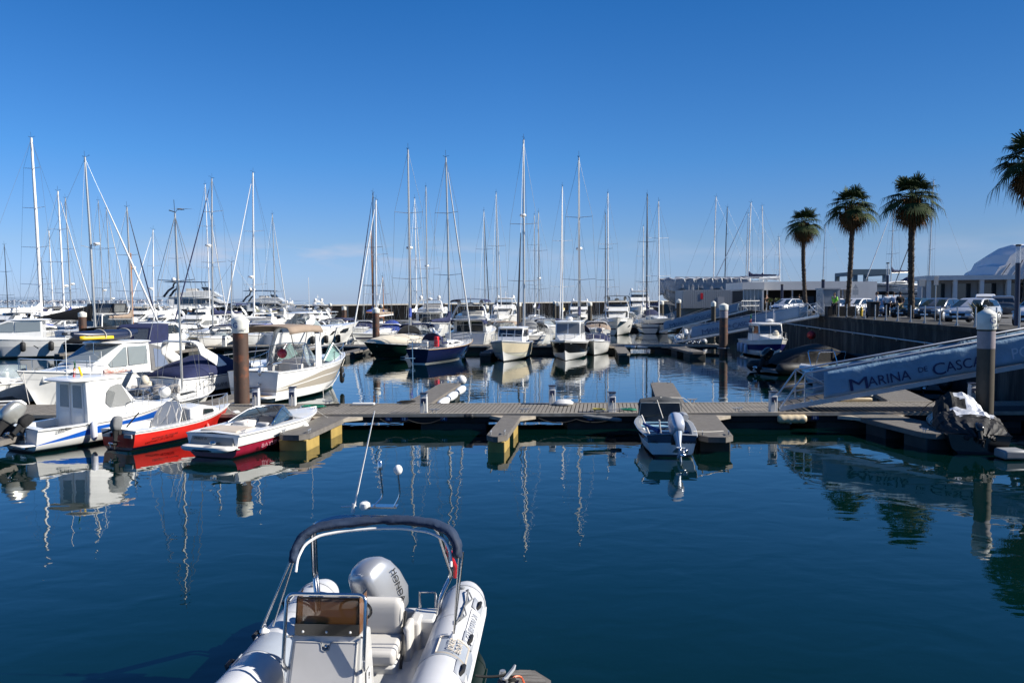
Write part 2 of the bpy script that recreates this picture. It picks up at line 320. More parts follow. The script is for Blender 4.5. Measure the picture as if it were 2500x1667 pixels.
# ---------------------------------------------------------------- pontoons
SK = .115      # boards and fingers run a little askew
def cleat(mb, x, y, z, a=0., s=1.):
    M = Matrix.Translation((x, y, z)) @ Matrix.Rotation(a, 4, 'Z') @ Matrix.Scale(s, 4)
    mb.tube([M @ Vector((-.15, 0, .11)), M @ Vector((-.1, 0, .09)), M @ Vector((.1, 0, .09)), M @ Vector((.15, 0, .11))], [.012 * s, .02 * s, .02 * s, .012 * s], 6)
    for k in (-.05, .05): mb.tube([M @ Vector((k, 0, 0)), M @ Vector((k, 0, .09))], .016 * s, 6)
def pontoon(name, label, x0, x1, y0, wdt, slope, z=.55, pw=.145, floats=(), fl=conc, planks=True):
    t = thing(name, label, 'pontoon', (x0, y0 + slope * x0, 0)); L = x1 - x0; d = MB()
    F = lambda x, y, zz: Vector((x, y + slope * x, zz))
    if planks:
        n = int(L / pw)
        for i in range(n):
            a = i * pw; b = a + pw - .026; zz = z + rnd.uniform(-.003, .003); s = SK * wdt
            for (p, q_) in ((.09, wdt - .09),):
                v = [F(a + SK * p, p, zz), F(b + SK * p, p, zz), F(b + SK * q_, q_, zz), F(a + SK * q_, q_, zz)]
                lo = [k - Vector((0, 0, .03)) for k in v]; d.add(v + lo, [(0, 1, 2, 3), (0, 4, 5, 1), (2, 6, 7, 3)])
    else: d.add([F(0, .05, z), F(L, .05, z), F(L, wdt - .05, z), F(0, wdt - .05, z)], [(0, 1, 2, 3)])
    d.build('deck', deckwood, t, smooth=0)
    for (a, b) in ((0, .09), (wdt - .09, wdt)):
        e = MB(); v = [F(xx, yy, zz) for zz in (z - .1, z + .02) for yy in (a, b) for xx in (0, L)]
        e.add(v, [(0, 2, 3, 1), (4, 5, 7, 6), (0, 1, 5, 4), (2, 6, 7, 3), (0, 4, 6, 2), (1, 3, 7, 5)]).build('edge_rim', rimm, t, smooth=0)
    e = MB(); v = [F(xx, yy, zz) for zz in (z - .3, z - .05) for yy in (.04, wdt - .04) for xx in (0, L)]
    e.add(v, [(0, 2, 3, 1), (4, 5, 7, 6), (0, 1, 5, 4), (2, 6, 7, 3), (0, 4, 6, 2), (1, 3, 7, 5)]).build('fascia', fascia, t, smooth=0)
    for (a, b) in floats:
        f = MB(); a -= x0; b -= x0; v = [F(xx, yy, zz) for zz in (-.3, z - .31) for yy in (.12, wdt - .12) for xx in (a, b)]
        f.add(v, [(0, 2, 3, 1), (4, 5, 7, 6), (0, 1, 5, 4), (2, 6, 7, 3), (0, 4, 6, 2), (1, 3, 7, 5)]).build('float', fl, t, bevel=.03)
    return t
fl = [(-25.5, -19), (-17.5, -12.5), (-11.5, -7), (-3.2, -.9), (1.9, 5.4), (7.0, 9.6), (10.5, 13), (13.9, 17.5), (18.4, 21)]
dockA = pontoon('pontoon', 'long timber pontoon with pale edges crossing the whole width in the middle of the water', -26, 20.6, 27.4, 2.75, -.02, floats=fl)
MBm = MB(); MBm.box(36.6, 45.9, .12, 1.35, .562, .575, Matrix.Translation((0, -.82, 0))); MBm.build('dark_strip', fascia, dockA, smooth=0)  # thin dark strip laid over the deck boards by the gangway
for s, px in (('18', 985), ('14', 1082), ('12', 1442), ('16', 946), ('10', 1988), ('8', 2050)):
    p = WY(px, 1018, 27.3); MBp = MB().box(p.x - .12 + 26, p.x + .12 + 26, -.006, 0, .33, .47, Matrix.Translation((0, 27.42 - .02 * p.x - 27.92 + .0, 0)))
    a = MB().box(-.12, .12, -.012, 0, -.07, .07); yy = 27.4 - .02 * p.x + .035
    o = a.build('number_plate', mat('number_plate_blue', (.02, .03, .12), .5), dockA, smooth=0, loc=(p.x + 26, yy - 27.92, .38))
    t_ = text(s, .13, inkw, None, (-.08, -.016, -.045), (1, 0, 0), (0, 0, 1)); t_.parent = o
def finger(label, xn, yn, xf, yf, wd, z=.5, floats=(.0, .55), fm=floaty, name='finger_pontoon', cl=True, chamfer=.3):
    """from its free end (xn,yn) to its root (xf,yf)"""
    a = Vector((xn, yn, 0)); b = Vector((xf, yf, 0)); L = (b - a).length; t = thing(name, label, 'finger pontoon', a, math.atan2(b.y - a.y, b.x - a.x))
    h = wd / 2; d = MB(); n = int(L / .14)
    for i in range(n):
        x0 = i * .14; c0 = max(0, chamfer - x0) * .8
        c1 = max(0, chamfer - x0 - .125) * .8
        d.add([(x0, -h + .04 + c0, z), (x0 + .125, -h + .04 + c1, z), (x0 + .125, h - .04 - c1, z), (x0, h - .04 - c0, z)], [(0, 1, 2, 3)])
    d.build('deck', deckwood2, t, smooth=0)
    out = [(0, -h + chamfer * .8), (chamfer, -h), (L, -h), (L, h), (chamfer, h), (0, h - chamfer * .8)]
    MB().prism(out, lambda x, y: (x, y, z - .16), lambda x, y: (x, y, z - .004)).build('frame', mat('grey_timber_frame', (.15, .135, .12), .8, var=.3), t, smooth=0)
    for f in floats: MB().box(.15 + f * L, .15 + f * L + L * .27, -h + .05, h - .05, -.3, z - .165).build('float', fm, t, bevel=.03)
    if cl:
        for (x, y) in ((.45, -h + .1), (.35, h - .12)):
            c = MB(); cleat(c, x, y, z, 0); c.build('cleat', galv, t)
    # triangular brackets at the root
    for s in (-1, 1):
        c = MB(); c.add([(L, s * h, z - .01), (L - .55, s * h, z - .01), (L, s * (h + .5), z - .01), (L, s * h, z - .12), (L - .55, s * h, z - .12), (L, s * (h + .5), z - .12)], [(0, 1, 2), (3, 4, 5), (1, 2, 5, 4), (0, 1, 4, 3)])
        fixn(c.build('bracket', rimm, t, smooth=0))
    return t
finger('grey finger pontoon on bright yellow floats beside the maroon and white speedboat', -6.62, 23.6, -6.15, 27.42, .98)
finger('narrow finger pontoon with yellow floats standing alone in the open water', -.5, 23.1, .0, 27.38, .62)
finger('grey finger pontoon beside the small blue boat with the tilted outboard', 5.9, 22.8, 6.5, 27.25, .98, floats=(.06, .6), fm=conc)
finger('stub finger pontoon under the black and silver covered boat at the right', 12.9, 23.2, 12.3, 27.1, 1.5, floats=(.0, .5), fm=conc)
finger('finger pontoon lined with white cylinder fenders on the far side of the long pontoon', -2.95, 38.3, -3.75, 30.15, 1.0, fm=conc, floats=(0, .4, .7), chamfer=.2)
finger('bare timber finger pontoon pointing away to open water on the far side', 7.15, 38.0, 6.05, 30.0, 1.05, fm=conc, floats=(0, .4, .7))
finger('pale timber finger pontoon behind the lettered gangway', 17.2, 38.5, 15.2, 29.9, 1.6, fm=conc, floats=(0, .4, .7))
finger('grey finger pontoon at the far left beside the white cabin boat', -15.4, 21.0, -15.1, 27.6, .9, fm=conc)
finger('finger pontoon between the navy covered cruiser and the beige-topped cruiser', -11.3, 37, -12.1, 30.3, .9, fm=conc)
finger('finger pontoon at the left behind the white pilothouse cruiser', -21.5, 38, -22.3, 30.5, .9, fm=conc)
farB = pontoon('pontoon', 'second timber pontoon crossing behind the boats in the middle distance', -62, 17.5, 67.6, 2.5, -.073, pw=.3, floats=[(x, x + 4) for x in range(-60, 15, 6)])
for i, (px, lab) in enumerate(((900, 'beside the green hull with cream cover'), (1215, 'between the navy sailing boat and the cream-hulled boat'), (1510, 'right of the dark pilothouse boat'), (1625, 'with white bumper on the second pontoon'), (755, 'near the white cruiser with the black fenders'), (480, 'beside the blue-striped yacht'), (260, 'left of the navy canopy boat'), (60, 'at the far left of the second pontoon'))):
    p = WY(px, 840, 67.5); yy = 67.5 - .073 * p.x
    if i in (3,): finger('short finger pontoon ' + lab, p.x + .9, 59.5, p.x + .6, yy, 1.3, fm=conc)
    else: finger('finger pontoon ' + lab, p.x - .8, yy - 8.5, p.x, yy, .9, fm=conc)
pontoon('pontoon', 'third pontoon beyond the second row of boats', -85, 24, 112, 2.4, -.03, planks=False, floats=[(x, x + 6) for x in range(-84, 20, 9)])
pontoon('pontoon', 'farthest pontoon in front of the breakwater', -75, 28, 158, 2.4, .0, planks=False, floats=[(x, x + 6) for x in range(-74, 20, 9)])
# ---------------------------------------------------------------- piles
rust = mat('pile_steel_brown', (.105, .06, .042), .65, .1, var=.3, vs_=1.5, c2=(.26, .08, .03), thr=(.52, .70), bump=.008, bs=12)
pgrey = mat('pile_weathered', (.06, .05, .035), .7, var=.3, vs_=2)
capm = mat('pile_cap_white', (.66, .65, .58), .5, var=.18, vs_=2)
logo = mat('logo_blue', (.02, .06, .22), .5)
def pile(label, px, Y, ytop, dia=.66, cap=.66, m=None, mark=None, X=None, sticker=False, group=None, collar=True):
    x = WY(px, 740, Y).x if X is None else X; z = WY(px, ytop, Y).z; r = dia / 2
    t = thing('mooring_pile', label, 'pile', (x, Y, 0), 0, group)
    MB().lathe([(r, -1.2), (r, z - cap + .02)], n=28).build('pole', m or rust, t)
    MB().lathe([(r * 1.07, z - cap), (r * 1.09, z - cap + .02), (r * 1.09, z - .17), (r * 1.05, z - .14), (.06, z), (.01, z)], n=28).build('cap', capm, t)
    if collar: MB().tube([(r * 1.45 * math.cos(a), r * 1.45 * math.sin(a), .52) for a in [k * PI / 8 for k in range(16)]], .035, 6, closed=True).build('mooring_ring', galv, t)
    if mark:
        a = R(mark); n = Vector((math.cos(a), math.sin(a), 0)); ux = Vector((-n.y, n.x, 0)); c = n * (r * 1.1 + .012)
        text('G', .30, logo, t, c - ux * .11 + Vector((0, 0, z - .46)), ux, (0, 0, 1), 'logo')
        a2 = a + R(42); n2 = Vector((math.cos(a2), math.sin(a2), 0)); u2 = Vector((-n2.y, n2.x, 0))
        text('MARINA', .085, grey, t, n2 * (r * 1.1 + .03) - u2 * .15 + Vector((0, 0, z - .55)), u2, (0, 0, 1))
    if sticker: MB().lathe([(r * 1.012, z - cap - .62), (r * 1.012, z - cap - .06)], n=28).build('band', mat('pale_band', (.30, .26, .27), .5, var=.2), t)
    return t
pile('thick rust-streaked brown pile with white G cap beside the beige-topped cruiser', 585, 30.75, 771, .58, .66, mark=-105)
pile('dark mooring pile with white cone cap standing before the lettered gangway', 2410, 25.75, 754, .52, .66, m=pgrey, mark=-85, sticker=True)
pile('red-brown pile with pale cap in front of the second gangway', 1767, 63.6, 740, .66, .55, sticker=True)
pile('brown pile rising from the second pontoon by the green hull', 917, 69.9, 750, .62, .5)
pile('brown pile with white cap among the boats at the left', 200, 70.2, 760, .64, .5)
pile('slim weathered pile at the foot of the third gangway', 1742, 88, 735, .5, .6, m=pgrey)
G = 'white-capped mooring piles along the farther pontoons'
for px, Y, yt, ds in ((840, 109, 747, 'right of the white cruiser'), (1187, 109, 744, 'beside the flybridge yacht with blue bimini'), (1267, 110, 738, 'just left of the tallest mast'), (1363, 110, 737, 'behind the dark pilothouse boat'), (1615, 111, 734, 'right of the white yacht'), (1657, 112, 730, 'left of the wrapped yacht'), (462, 112, 748, 'left of the black superyacht'), (624, 111, 747, 'below the second dark superyacht'), (1440, 112, 737, 'behind the white motor yacht')):
    pile('distant white-capped pile ' + ds, px, Y, yt, .62, .55, group=G, collar=False, m=rust if px < 900 else pgrey)
for px, Y, yt, ds in ((752, 155, 744, 'left one before the breakwater'), (773, 156, 744, 'second one before the breakwater'), (806, 157, 740, 'thinnest one before the breakwater'), (1354, 157, 735, 'before the breakwater near the yellow cover'), (932, 157, 743, 'before the breakwater behind the blue covers')):
    pile('distant white-capped pile, ' + ds, px, Y, yt, .6, .55, group=G, collar=False, m=rust if px < 900 else pgrey)
# ---------------------------------------------------------------- service pedestals
pedw = mat('pedestal_white', (.66, .65, .62), .5, var=.12); pedn = mat('pedestal_cap', (.03, .035, .06), .4)
def pedestal(label, px, Y, h=.72, z=.55, w_=.24):
    x = WY(px, 1000, Y).x; t = thing('service_pedestal', label, 'pedestal', (x, Y, z), 0, 'white service pedestals on the pontoons')
    h2 = w_ / 2; MB().box(-h2, h2, -h2, h2, 0, h - .16).build('post', pedw, t, bevel=.012)
    MB().box(-h2 - .015, h2 + .015, -h2 - .015, h2 + .015, h - .04, h).build('cap', pedn, t, bevel=.01)
    MB().box(-h2 + .01, h2 - .01, -h2 + .01, h2 - .01, h - .16, h - .04).build('lamp_section', mat('frosted_lamp', (.55, .56, .58), .3), t)
    MB().box(-h2 + .04, h2 - .04, -h2 - .02, -h2 + .01, h - .36, h - .2).build('socket_panel', mat('socket_blue', (.02, .03, .08), .5), t)
    MB().tube([(0, -h2 - .03, h - .3), (.03, -h2 - .06, .2), (0, -h2 - .03, .02)], .012, 5).build('cable', ropem, t)
    return t
for px, Y, lab in ((626, 29.95, 'white service pedestal just right of the thick rusty pile'), (715, 29.9, 'tall white pedestal by the hull of the beige-topped cruiser'), (1035, 27.75, 'white pedestal on the near edge, left of the lone finger'), (1348, 29.9, 'white pedestal on the far edge next to a white dome'), (1494, 27.65, 'white pedestal with coiled hoses at its foot'), (1887, 27.5, 'white pedestal at the foot of the lettered gangway'), (2373, 29.8, 'white pedestal half hidden behind the dark pile')):
    pedestal(lab, px, Y)
for px, lab in ((1485, 'far white pedestal beside the man on the second pontoon'), (552, 'far white pedestal seen past the rusty pile'), (437, 'far white pedestal behind the navy covered cruiser'), (672, 'far white pedestal seen under the beige canopy')):
    pedestal(lab, px, 68.5, .95, .6, .3)
# ---------------------------------------------------------------- things lying on the pontoon
def coil(mb, x, y, z, r, turns, rr=.014, seed=0):
    g = random.Random(seed); pts = []
    for k in range(turns * 14): a = k / 14 * 2 * PI; q_ = r * (1 + .22 * math.sin(k * .37 + seed)); pts.append((x + q_ * math.cos(a) + g.uniform(-.01, .01), y + q_ * .8 * math.sin(a), z + rr + .012 * (k / 14) + g.uniform(0, .01)))
    mb.tube(pts, rr, 5)
def coil_thing(label, px, Y, r, m, turns=4, seed=0, z=.57):
    x = WY(px, 1000, Y).x; b = MB(); coil(b, x, Y, z, r, turns, seed=seed); tag(b.build('hose', m), label, 'hose')
hg = mat('green_hose', (.01, .22, .13), .5); hy = mat('yellow_hose', (.30, .26, .05), .5)
coil_thing('green hose coiled on the pontoon by the speedboat bow', 765, 29.2, .38, hg, 5, 1)
coil_thing('green hose coil right of the pedestal on the near edge', 1535, 27.9, .24, hg, 4, 2)
coil_thing('yellow hose coil left of the pedestal on the near edge', 1462, 27.9, .2, hy, 4, 3)
coil_thing('tangled black rope lying on the far edge of the pontoon', 812, 29.7, .26, ropeb, 3, 4)
coil_thing('heap of black line on the root of the fendered finger', 992, 30.4, .3, ropeb, 4, 5)
b = MB(); b.box(-.42, .42, -.12, .12, .57, .65); x = WY(888, 985, 29.9).x
tag(b.build('dock_box', pedw, bevel=.02, loc=(x, 29.85, 0)), 'low flat white edge cushion lying on the far pontoon edge', 'edge cushion')
tag(MB().lathe([(.02, 0), (.34, .02), (.36, .08), (.25, .17), (.01, .2)], n=20).build('dome_cover', pedw, loc=(WY(1377, 990, 29.6).x, 29.6, .57)), 'round white dome lying by the pedestal on the far edge', 'dome cover')
def bumper(label, p0, p1, r, m, name='fender', cat='fender', rings=3, group=None):
    p0, p1 = Vector(p0), Vector(p1); b = MB(); n = 4 * rings; pts = []; rr = []
    for k in range(n + 1):
        t = k / n; pts.append(p0.lerp(p1, t)); e = min(t, 1 - t) * 2; rr.append(r * (1 - .08 * (k % 4 == 0)) * (.75 if k in (0, n) else 1))
    b.tube(pts, rr, 14); return tag(b.build(name, m), label, cat, group)
bumper('fat cream-coloured bumper fixed to the near edge left of the gangway foot', (9.1, 27.1, .36), (10.05, 27.08, .36), .15, mat('cream_bumper', (.62, .50, .32), .5, var=.25, vs_=3), rings=4)
bumper('short black bumper hanging on the near edge left of the lone finger', WY(1133, 1016, 27.3), WY(1155, 1016, 27.3), .09, rubber, rings=2)
for k, y in enumerate((31.6, 33.6, 35.8)):
    x = -3.6 + (y - 30.15) * .098 + .62
    bumper('white cylinder fender %s along the fendered finger' % ('nearest', 'middle', 'farthest')[k], (x, y - .85, .42), (x + .18, y + .85, .42), .17, fend, rings=1)
tag(MB().ball((-2.45, 38.4, .62), .24).build('buoy', fend), 'round white buoy on the tip of the fendered finger', 'buoy')
for k, (a, b_) in enumerate(((1525, 1552), (1555, 1583))):
    bumper('white tube bumper on the edge of the second pontoon, %s of the pair' % ('left', 'right')[k], WY(a, 847, 66.9), WY(b_, 847, 66.9), .13, fend, rings=2)
for k, (px, Y) in enumerate(((1060, 27.6), (800, 30.0), (1650, 30.0), (1690, 30.0), (1280, 27.6), (1800, 27.5))):
    c = MB(); cleat(c, 0, 0, 0, 0, 1.3); tag(c.build('cleat', galv, loc=(WY(px, 990, Y).x, Y - .0, .57)), ('steel cleat on the near edge by the first pedestal', 'steel cleat on the far edge by the black rope', 'steel cleat left of the far timber finger root', 'steel cleat right of the far timber finger root', 'steel cleat on the near edge above the lone finger', 'steel cleat on the near edge beside the cream bumper')[k], 'cleat')
# ---------------------------------------------------------------- gangways
ban = mat('banner_blue_mesh', (.20, .33, .45), .5, var=.25, vs_=.8, bump=.10, bs=2.2)
ban2 = mat('banner_far_mesh', (.22, .32, .42), .6, var=.2, vs_=.6, bump=.03, bs=2.5)
def gangway(label, a, b, wd=1.25, h=1.12, bm=ban, txt=True, t0=.19, t1=1., tx=.30, ts=.5, r=.035, sz=None, nseg=None):
    a, b = Vector(a), Vector(b); t = thing('gangway', label, 'gangway', a); d = b - a; L = d.length; ux = d.normalized()
    hd = Vector((d.x, d.y, 0)).normalized(); s = Vector((-hd.y, hd.x, 0)); up = Vector((0, 0, 1))
    P = lambda u, v, z: ux * (u * L) + s * (v * wd / 2) + up * z
    dk = MB(); n = int(L / .3)
    for i in range(n): u0, u1 = i / n, (i + .82) / n; dk.add([P(u0, -.92, .06), P(u1, -.92, .06), P(u1, .92, .06), P(u0, .92, .06)], [(0, 1, 2, 3)])
    dk.build('walkway', mat('gangway_boards', (.06, .055, .05), .8), t, smooth=0)
    st = MB(); nseg = nseg or max(5, int(L / 1.5)); us = .045
    for v in (-1, 1):
        st.add([P(0, v, -.06), P(1, v, -.06), P(1, v * 1.08, -.06), P(0, v * 1.08, -.06), P(0, v, .10), P(1, v, .10), P(1, v * 1.08, .10), P(0, v * 1.08, .10)], [(0, 1, 2, 3), (4, 5, 6, 7), (0, 1, 5, 4), (2, 3, 7, 6), (1, 2, 6, 5), (0, 3, 7, 4)])
        st.tube([P(0, v * 1.04, .02), P(us * 1.6, v * 1.04, h), P(1 - us * 1.6, v * 1.04, h), P(1, v * 1.04, .02)], r, 6)
        st.tube([P(us * .8, v * 1.04, h * .5), P(1 - us * .8, v * 1.04, h * .5)], r * .6, 5)
        for k in range(nseg + 1):
            u = us * 1.6 + (1 - us * 3.2) * k / nseg; st.tube([P(u, v * 1.04, .05), P(u, v * 1.04, h)], r * .8, 5)
            if k < nseg:
                u2 = us * 1.6 + (1 - us * 3.2) * (k + 1) / nseg; q0, q1 = (u, u2) if k % 2 else (u2, u); st.tube([P(q0, v * 1.04, .05), P(q1, v * 1.04, h)], r * .6, 5)
    fixn(st.build('truss_rail', gangm, t, smooth=50))
    for v, nm in ((-1, 0), (1, 1)):
        bn = MB(); off = -.05 if v < 0 else -.05
        def f(u, w_, v=v):
            uu = t0 + (t1 - t0) * u; z = .12 + (h - .2) * w_; wob = .018 * math.sin(u * 40 + w_ * 5) + .014 * math.sin(u * 17 - w_ * 9)
            sh = .035 * (1 - w_) * 0
            return P(uu + sh + (1 - w_) * (-.0), v * 1.04, z) + s * (v * (.045 + wob * .5))
        bn.grid(f, 60, 6); o = bn.build('banner', bm, t, thick=.004)
        if txt and v < 0:
            base = P(tx, -1.04, h * .24) - s * .085; zup = (up - ux * up.dot(ux)).normalized(); k_ = 1. if ts > .4 else 1.05
            for wd_, x_, wid, sz_, dz in (('M', 0, .60, .60, -.05), ('ARINA', .66, 1.42, .47, .0), ('DE', 2.30, .30, .26, .17), ('C', 2.78, .42, .58, -.02), ('ASCAIS', 3.24, 1.5, .48, .03)):
                tt = text(wd_, sz_ * k_, inkb if ts > .4 else mat('faded_navy_lettering', (.05, .10, .20), .6), t, base + ux * x_ * k_ + up * dz, ux, zup, depth=.003, wid=wid * k_)
            if ts > .4: text('PONTE', .52, mat('pale_blue_lettering', (.42, .52, .62), .6), t, base + ux * 5.35 + up * .06, ux, zup, wid=1.5)
    return t
gangway('white-railed gangway with large lettered blue banners sloping up to the quay in front', (9.35, 28.15, .62), (21.0, 26.95, 2.86), t0=.125, t1=.99, tx=.195)
gangway('middle gangway with blue lettered banners reaching the quay behind the navy pilot boat', (14.7, 70.4, .62), (24.1, 61.6, 3.12), wd=1.5, t0=.14, t1=.88, tx=.22, bm=ban2, ts=.35)
gangway('third and farther gangway with a faded lettered banner', (17.3, 92.5, .62), (26.3, 89, 3.12), wd=1.5, t0=.05, t1=.9, tx=.12, bm=ban2, ts=.35)
gangway('farthest blue bannered gangway beyond the white yacht', (21.8, 118, .62), (28.6, 116, 3.12), wd=1.5, t0=.05, t1=.95, txt=False, bm=ban2)
# ================================================================ BOATS
class Hull: pass
def hull(par, L, B, zb, zs, bands, tw=.85, rake=.5, full=.42, p=2.2, sag=.04, chine=.14, cw=.86, bowcw=.3, deckm=None, cockpit=None, sd=.28, n=22, camber=.05, keel=-.3, trs=0., bul=0., rim=None, solem=None):
    """bands: [(row, material), ...] from the water up; row = ('a',z) fixed height, ('f',k) fraction of the sheer, ('c',) the chine"""
    H = Hull(); H.L, H.B = L, B
    def hs(t):
        if t < full: k = t / full; return B / 2 * (tw + (1 - tw) * math.sin(k * PI / 2))
        return B / 2 * max(0., 1 - ((t - full) / (1 - full)) ** p) + .015
    def zsh(t): return zs + (zb - zs) * t ** 1.7 - sag * math.sin(PI * t)
    def zc(t): return chine + zb * .42 * t ** 4
    def wd(t, z):
        c = zc(t); q_ = cw * (1 - t ** 3) + bowcw * t ** 3; h = hs(t)
        if z <= c: k = max(0, (z - keel) / (c - keel)); return h * q_ * k ** .7
        return h * (q_ + (1 - q_) * min(1, (z - c) / max(.01, zsh(t) - c)) ** .8)
    def xx(t, z): return -L / 2 + L * t - rake * (1 - min(1, z / zb)) * t ** 4 - trs * (1 - t) ** 6 * (1 - min(1, max(0, z) / zs))
    ts = [1 - (1 - i / n) ** 1.25 for i in range(n + 1)]; ts[-1] = 1.
    rows = [('a', keel)] + [r for r, m in bands]; ms = []; 
    for r, m in bands:
        if m not in ms: ms.append(m)
    def zrow(r, t): return r[1] if r[0] == 'a' else r[1] * zsh(t) if r[0] == 'f' else zc(t) if r[0] == 'c' else r[1](t) * zsh(t)
    mb = MB(); P = {}
    for s in (1, -1):
        for j, t in enumerate(ts):
            zp = -9
            for i, r in enumerate(rows):
                z = max(zrow(r, t), zp + .002); zp = z; P[s, j, i] = len(mb.v); mb.v.append((xx(t, z), s * wd(t, z), z))
    for i, (r, m) in enumerate(bands):
        k = ms.index(m)
        for j in range(n):
            for s in (1, -1):
                f = (P[s, j, i], P[s, j + 1, i], P[s, j + 1, i + 1], P[s, j, i + 1]); mb.f.append(f if s < 0 else f[::-1]); mb.m.append(k)
        mb.f.append((P[1, 0, i], P[-1, 0, i], P[-1, 0, i + 1], P[1, 0, i + 1])[::-1]); mb.m.append(k)
    H.hull = mb.build('hull', ms, par, smooth=38)
    # deck
    dm = deckm or white; t0, t1, sole = cockpit or (2, 3, 0); tt = sorted(set(ts + ([t0, t1] if cockpit else []))); d = MB()
    zd = lambda t: zsh(t) - bul
    for a, b in zip(tt, tt[1:]):
        m_ = (a + b) / 2; ha, hb = hs(a) * .995, hs(b) * .995; A, Bz = zd(a) + .004, zd(b) + .004; xa, xb = xx(a, zsh(a)), xx(b, zsh(b))
        if t0 <= m_ <= t1:
            ia, ib = max(.05, ha - sd), max(.05, hb - sd)
            for s in (1, -1):
                d.add([(xa, s * ha, A), (xb, s * hb, Bz), (xb, s * ib, Bz), (xa, s * ia, A)], [(0, 1, 2, 3)])
                d.add([(xa, s * ia, A), (xb, s * ib, Bz), (xb, s * ib * .94, sole), (xa, s * ia * .94, sole)], [(0, 1, 2, 3)])
            d.add([(xa, ia * .94, sole), (xb, ib * .94, sole), (xb, -ib * .94, sole), (xa, -ia * .94, sole)], [(0, 1, 2, 3)], 1)
        else: d.add([(xa, ha, A), (xb, hb, Bz), (xb, 0, Bz + camber * hb), (xa, 0, A + camber * ha), (xa, -ha, A), (xb, -hb, Bz)], [(0, 1, 2, 3), (3, 2, 5, 4)])
    if cockpit:
        for t in (t0, t1):
            i_ = max(.05, hs(t) * .995 - sd); x = xx(t, zsh(t)); d.add([(x, i_, zd(t) + .004), (x, -i_, zd(t) + .004), (x, -i_ * .94, sole), (x, i_ * .94, sole)], [(0, 1, 2, 3)])
    fixn(d.build('deck', [dm, solem or nonskid], par, smooth=25))
    pts = [(xx(t, zsh(t)), s * (hs(t) + .005), zsh(t) - .02) for s, q_ in ((-1, ts), (1, ts[::-1])) for t in q_]
    MB().tube(pts, .028 if B > 1.9 else .02, 6).build('rub_rail', rim or white, par)
    H.h, H.z, H.x, H.w = hs, zsh, (lambda t, z=None: xx(t, zsh(t) if z is None else z)), wd
    return H
def bump(a, b, pts=None): return lambda t: a
def WF(w): return w if callable(w) else (lambda x, z: w)
def cab(par, name, prof, w, m, bevel=.03, cam=0., smooth=35):
    w = WF(w); b = MB(); n = len(prof)
    L_ = [(x, w(x, z), z) for x, z in prof]; R_ = [(x, -w(x, z), z) for x, z in prof]; C_ = [(x, 0, z + cam * w(x, z)) for x, z in prof]
    b.add(L_ + C_ + R_, [tuple(range(n)), tuple(range(2 * n, 3 * n))[::-1]] + [(i, i + n, (i + 1) % n + n, (i + 1) % n) for i in range(n)] + [(i + n, i + 2 * n, (i + 1) % n + 2 * n, (i + 1) % n + n) for i in range(n)])
    return fixn(b.build(name, m, par, bevel=bevel, smooth=smooth))
def sidewin(par, poly, w, m=None, off=.012, name='window', sides=(1, -1), inset=.03):
    w = WF(w)
    for s in sides:
        b = MB(); b.prism(poly, lambda x, z: (x, s * (w(x, z) + off), z), lambda x, z: (x, s * (w(x, z) - inset), z)); fixn(b.build(name, m or glass, par, smooth=0))
def facewin(par, A, B, w, fr=((-.9, .9),), v=(.12, .88), m=None, off=.014, name='windscreen'):
    """panes on the sloping cross face A->B (side-view points)"""
    w = WF(w); A, B = Vector((A[0], 0, A[1])), Vector((B[0], 0, B[1])); d = B - A; n = Vector((d.z, 0, -d.x)).normalized()
    for a, b_ in fr:
        q = MB()
        pt = lambda u, k, o: (A + d * k) + n * o + Vector((0, u * w((A + d * k).x, (A + d * k).z), 0))
        for o1, o2 in ((off, -.03),):
            q.add([pt(a, v[0], o1), pt(b_, v[0], o1), pt(b_, v[1], o1), pt(a, v[1], o1), pt(a, v[0], o2), pt(b_, v[0], o2), pt(b_, v[1], o2), pt(a, v[1], o2)], [(0, 1, 2, 3), (4, 5, 6, 7), (0, 1, 5, 4), (1, 2, 6, 5), (2, 3, 7, 6), (3, 0, 4, 7)])
        fixn(q.build(name, m or glass, par, smooth=0))
def railing(par, H, t0, t1, h=.5, inset=.08, r=.016, n=7, mid=True, close=True, m=None, name='rail', rake=0., aft=False):
    b = MB(); P = lambda t, s, z: Vector((H.x(t) + rake * (t - t0) / (t1 - t0), s * max(0, H.h(t) - inset), H.z(t) + z))
    tt = [t0 + (t1 - t0) * i / n for i in range(n + 1)]
    for zz in ([h, h * .5] if mid else [h]):
        if aft: b.tube([P(t, -1, zz) for t in tt[::-1]] + [P(t, 1, zz) for t in tt], r, 5)
        elif close: b.tube([P(t, -1, zz) for t in tt] + [P(t, 1, zz) for t in tt[::-1]], r, 5)
        else:
            for s in (1, -1): b.tube([P(t, s, zz) for t in tt], r, 5)
    for i, t in enumerate(tt):
        if i % 2 == 0 or i == n:
            for s in (1, -1): b.tube([P(t, s, 0) - Vector((rake * (t - t0) / (t1 - t0), 0, 0)), P(t, s, h)], r, 5)
    b.build(name, m or steel, par)
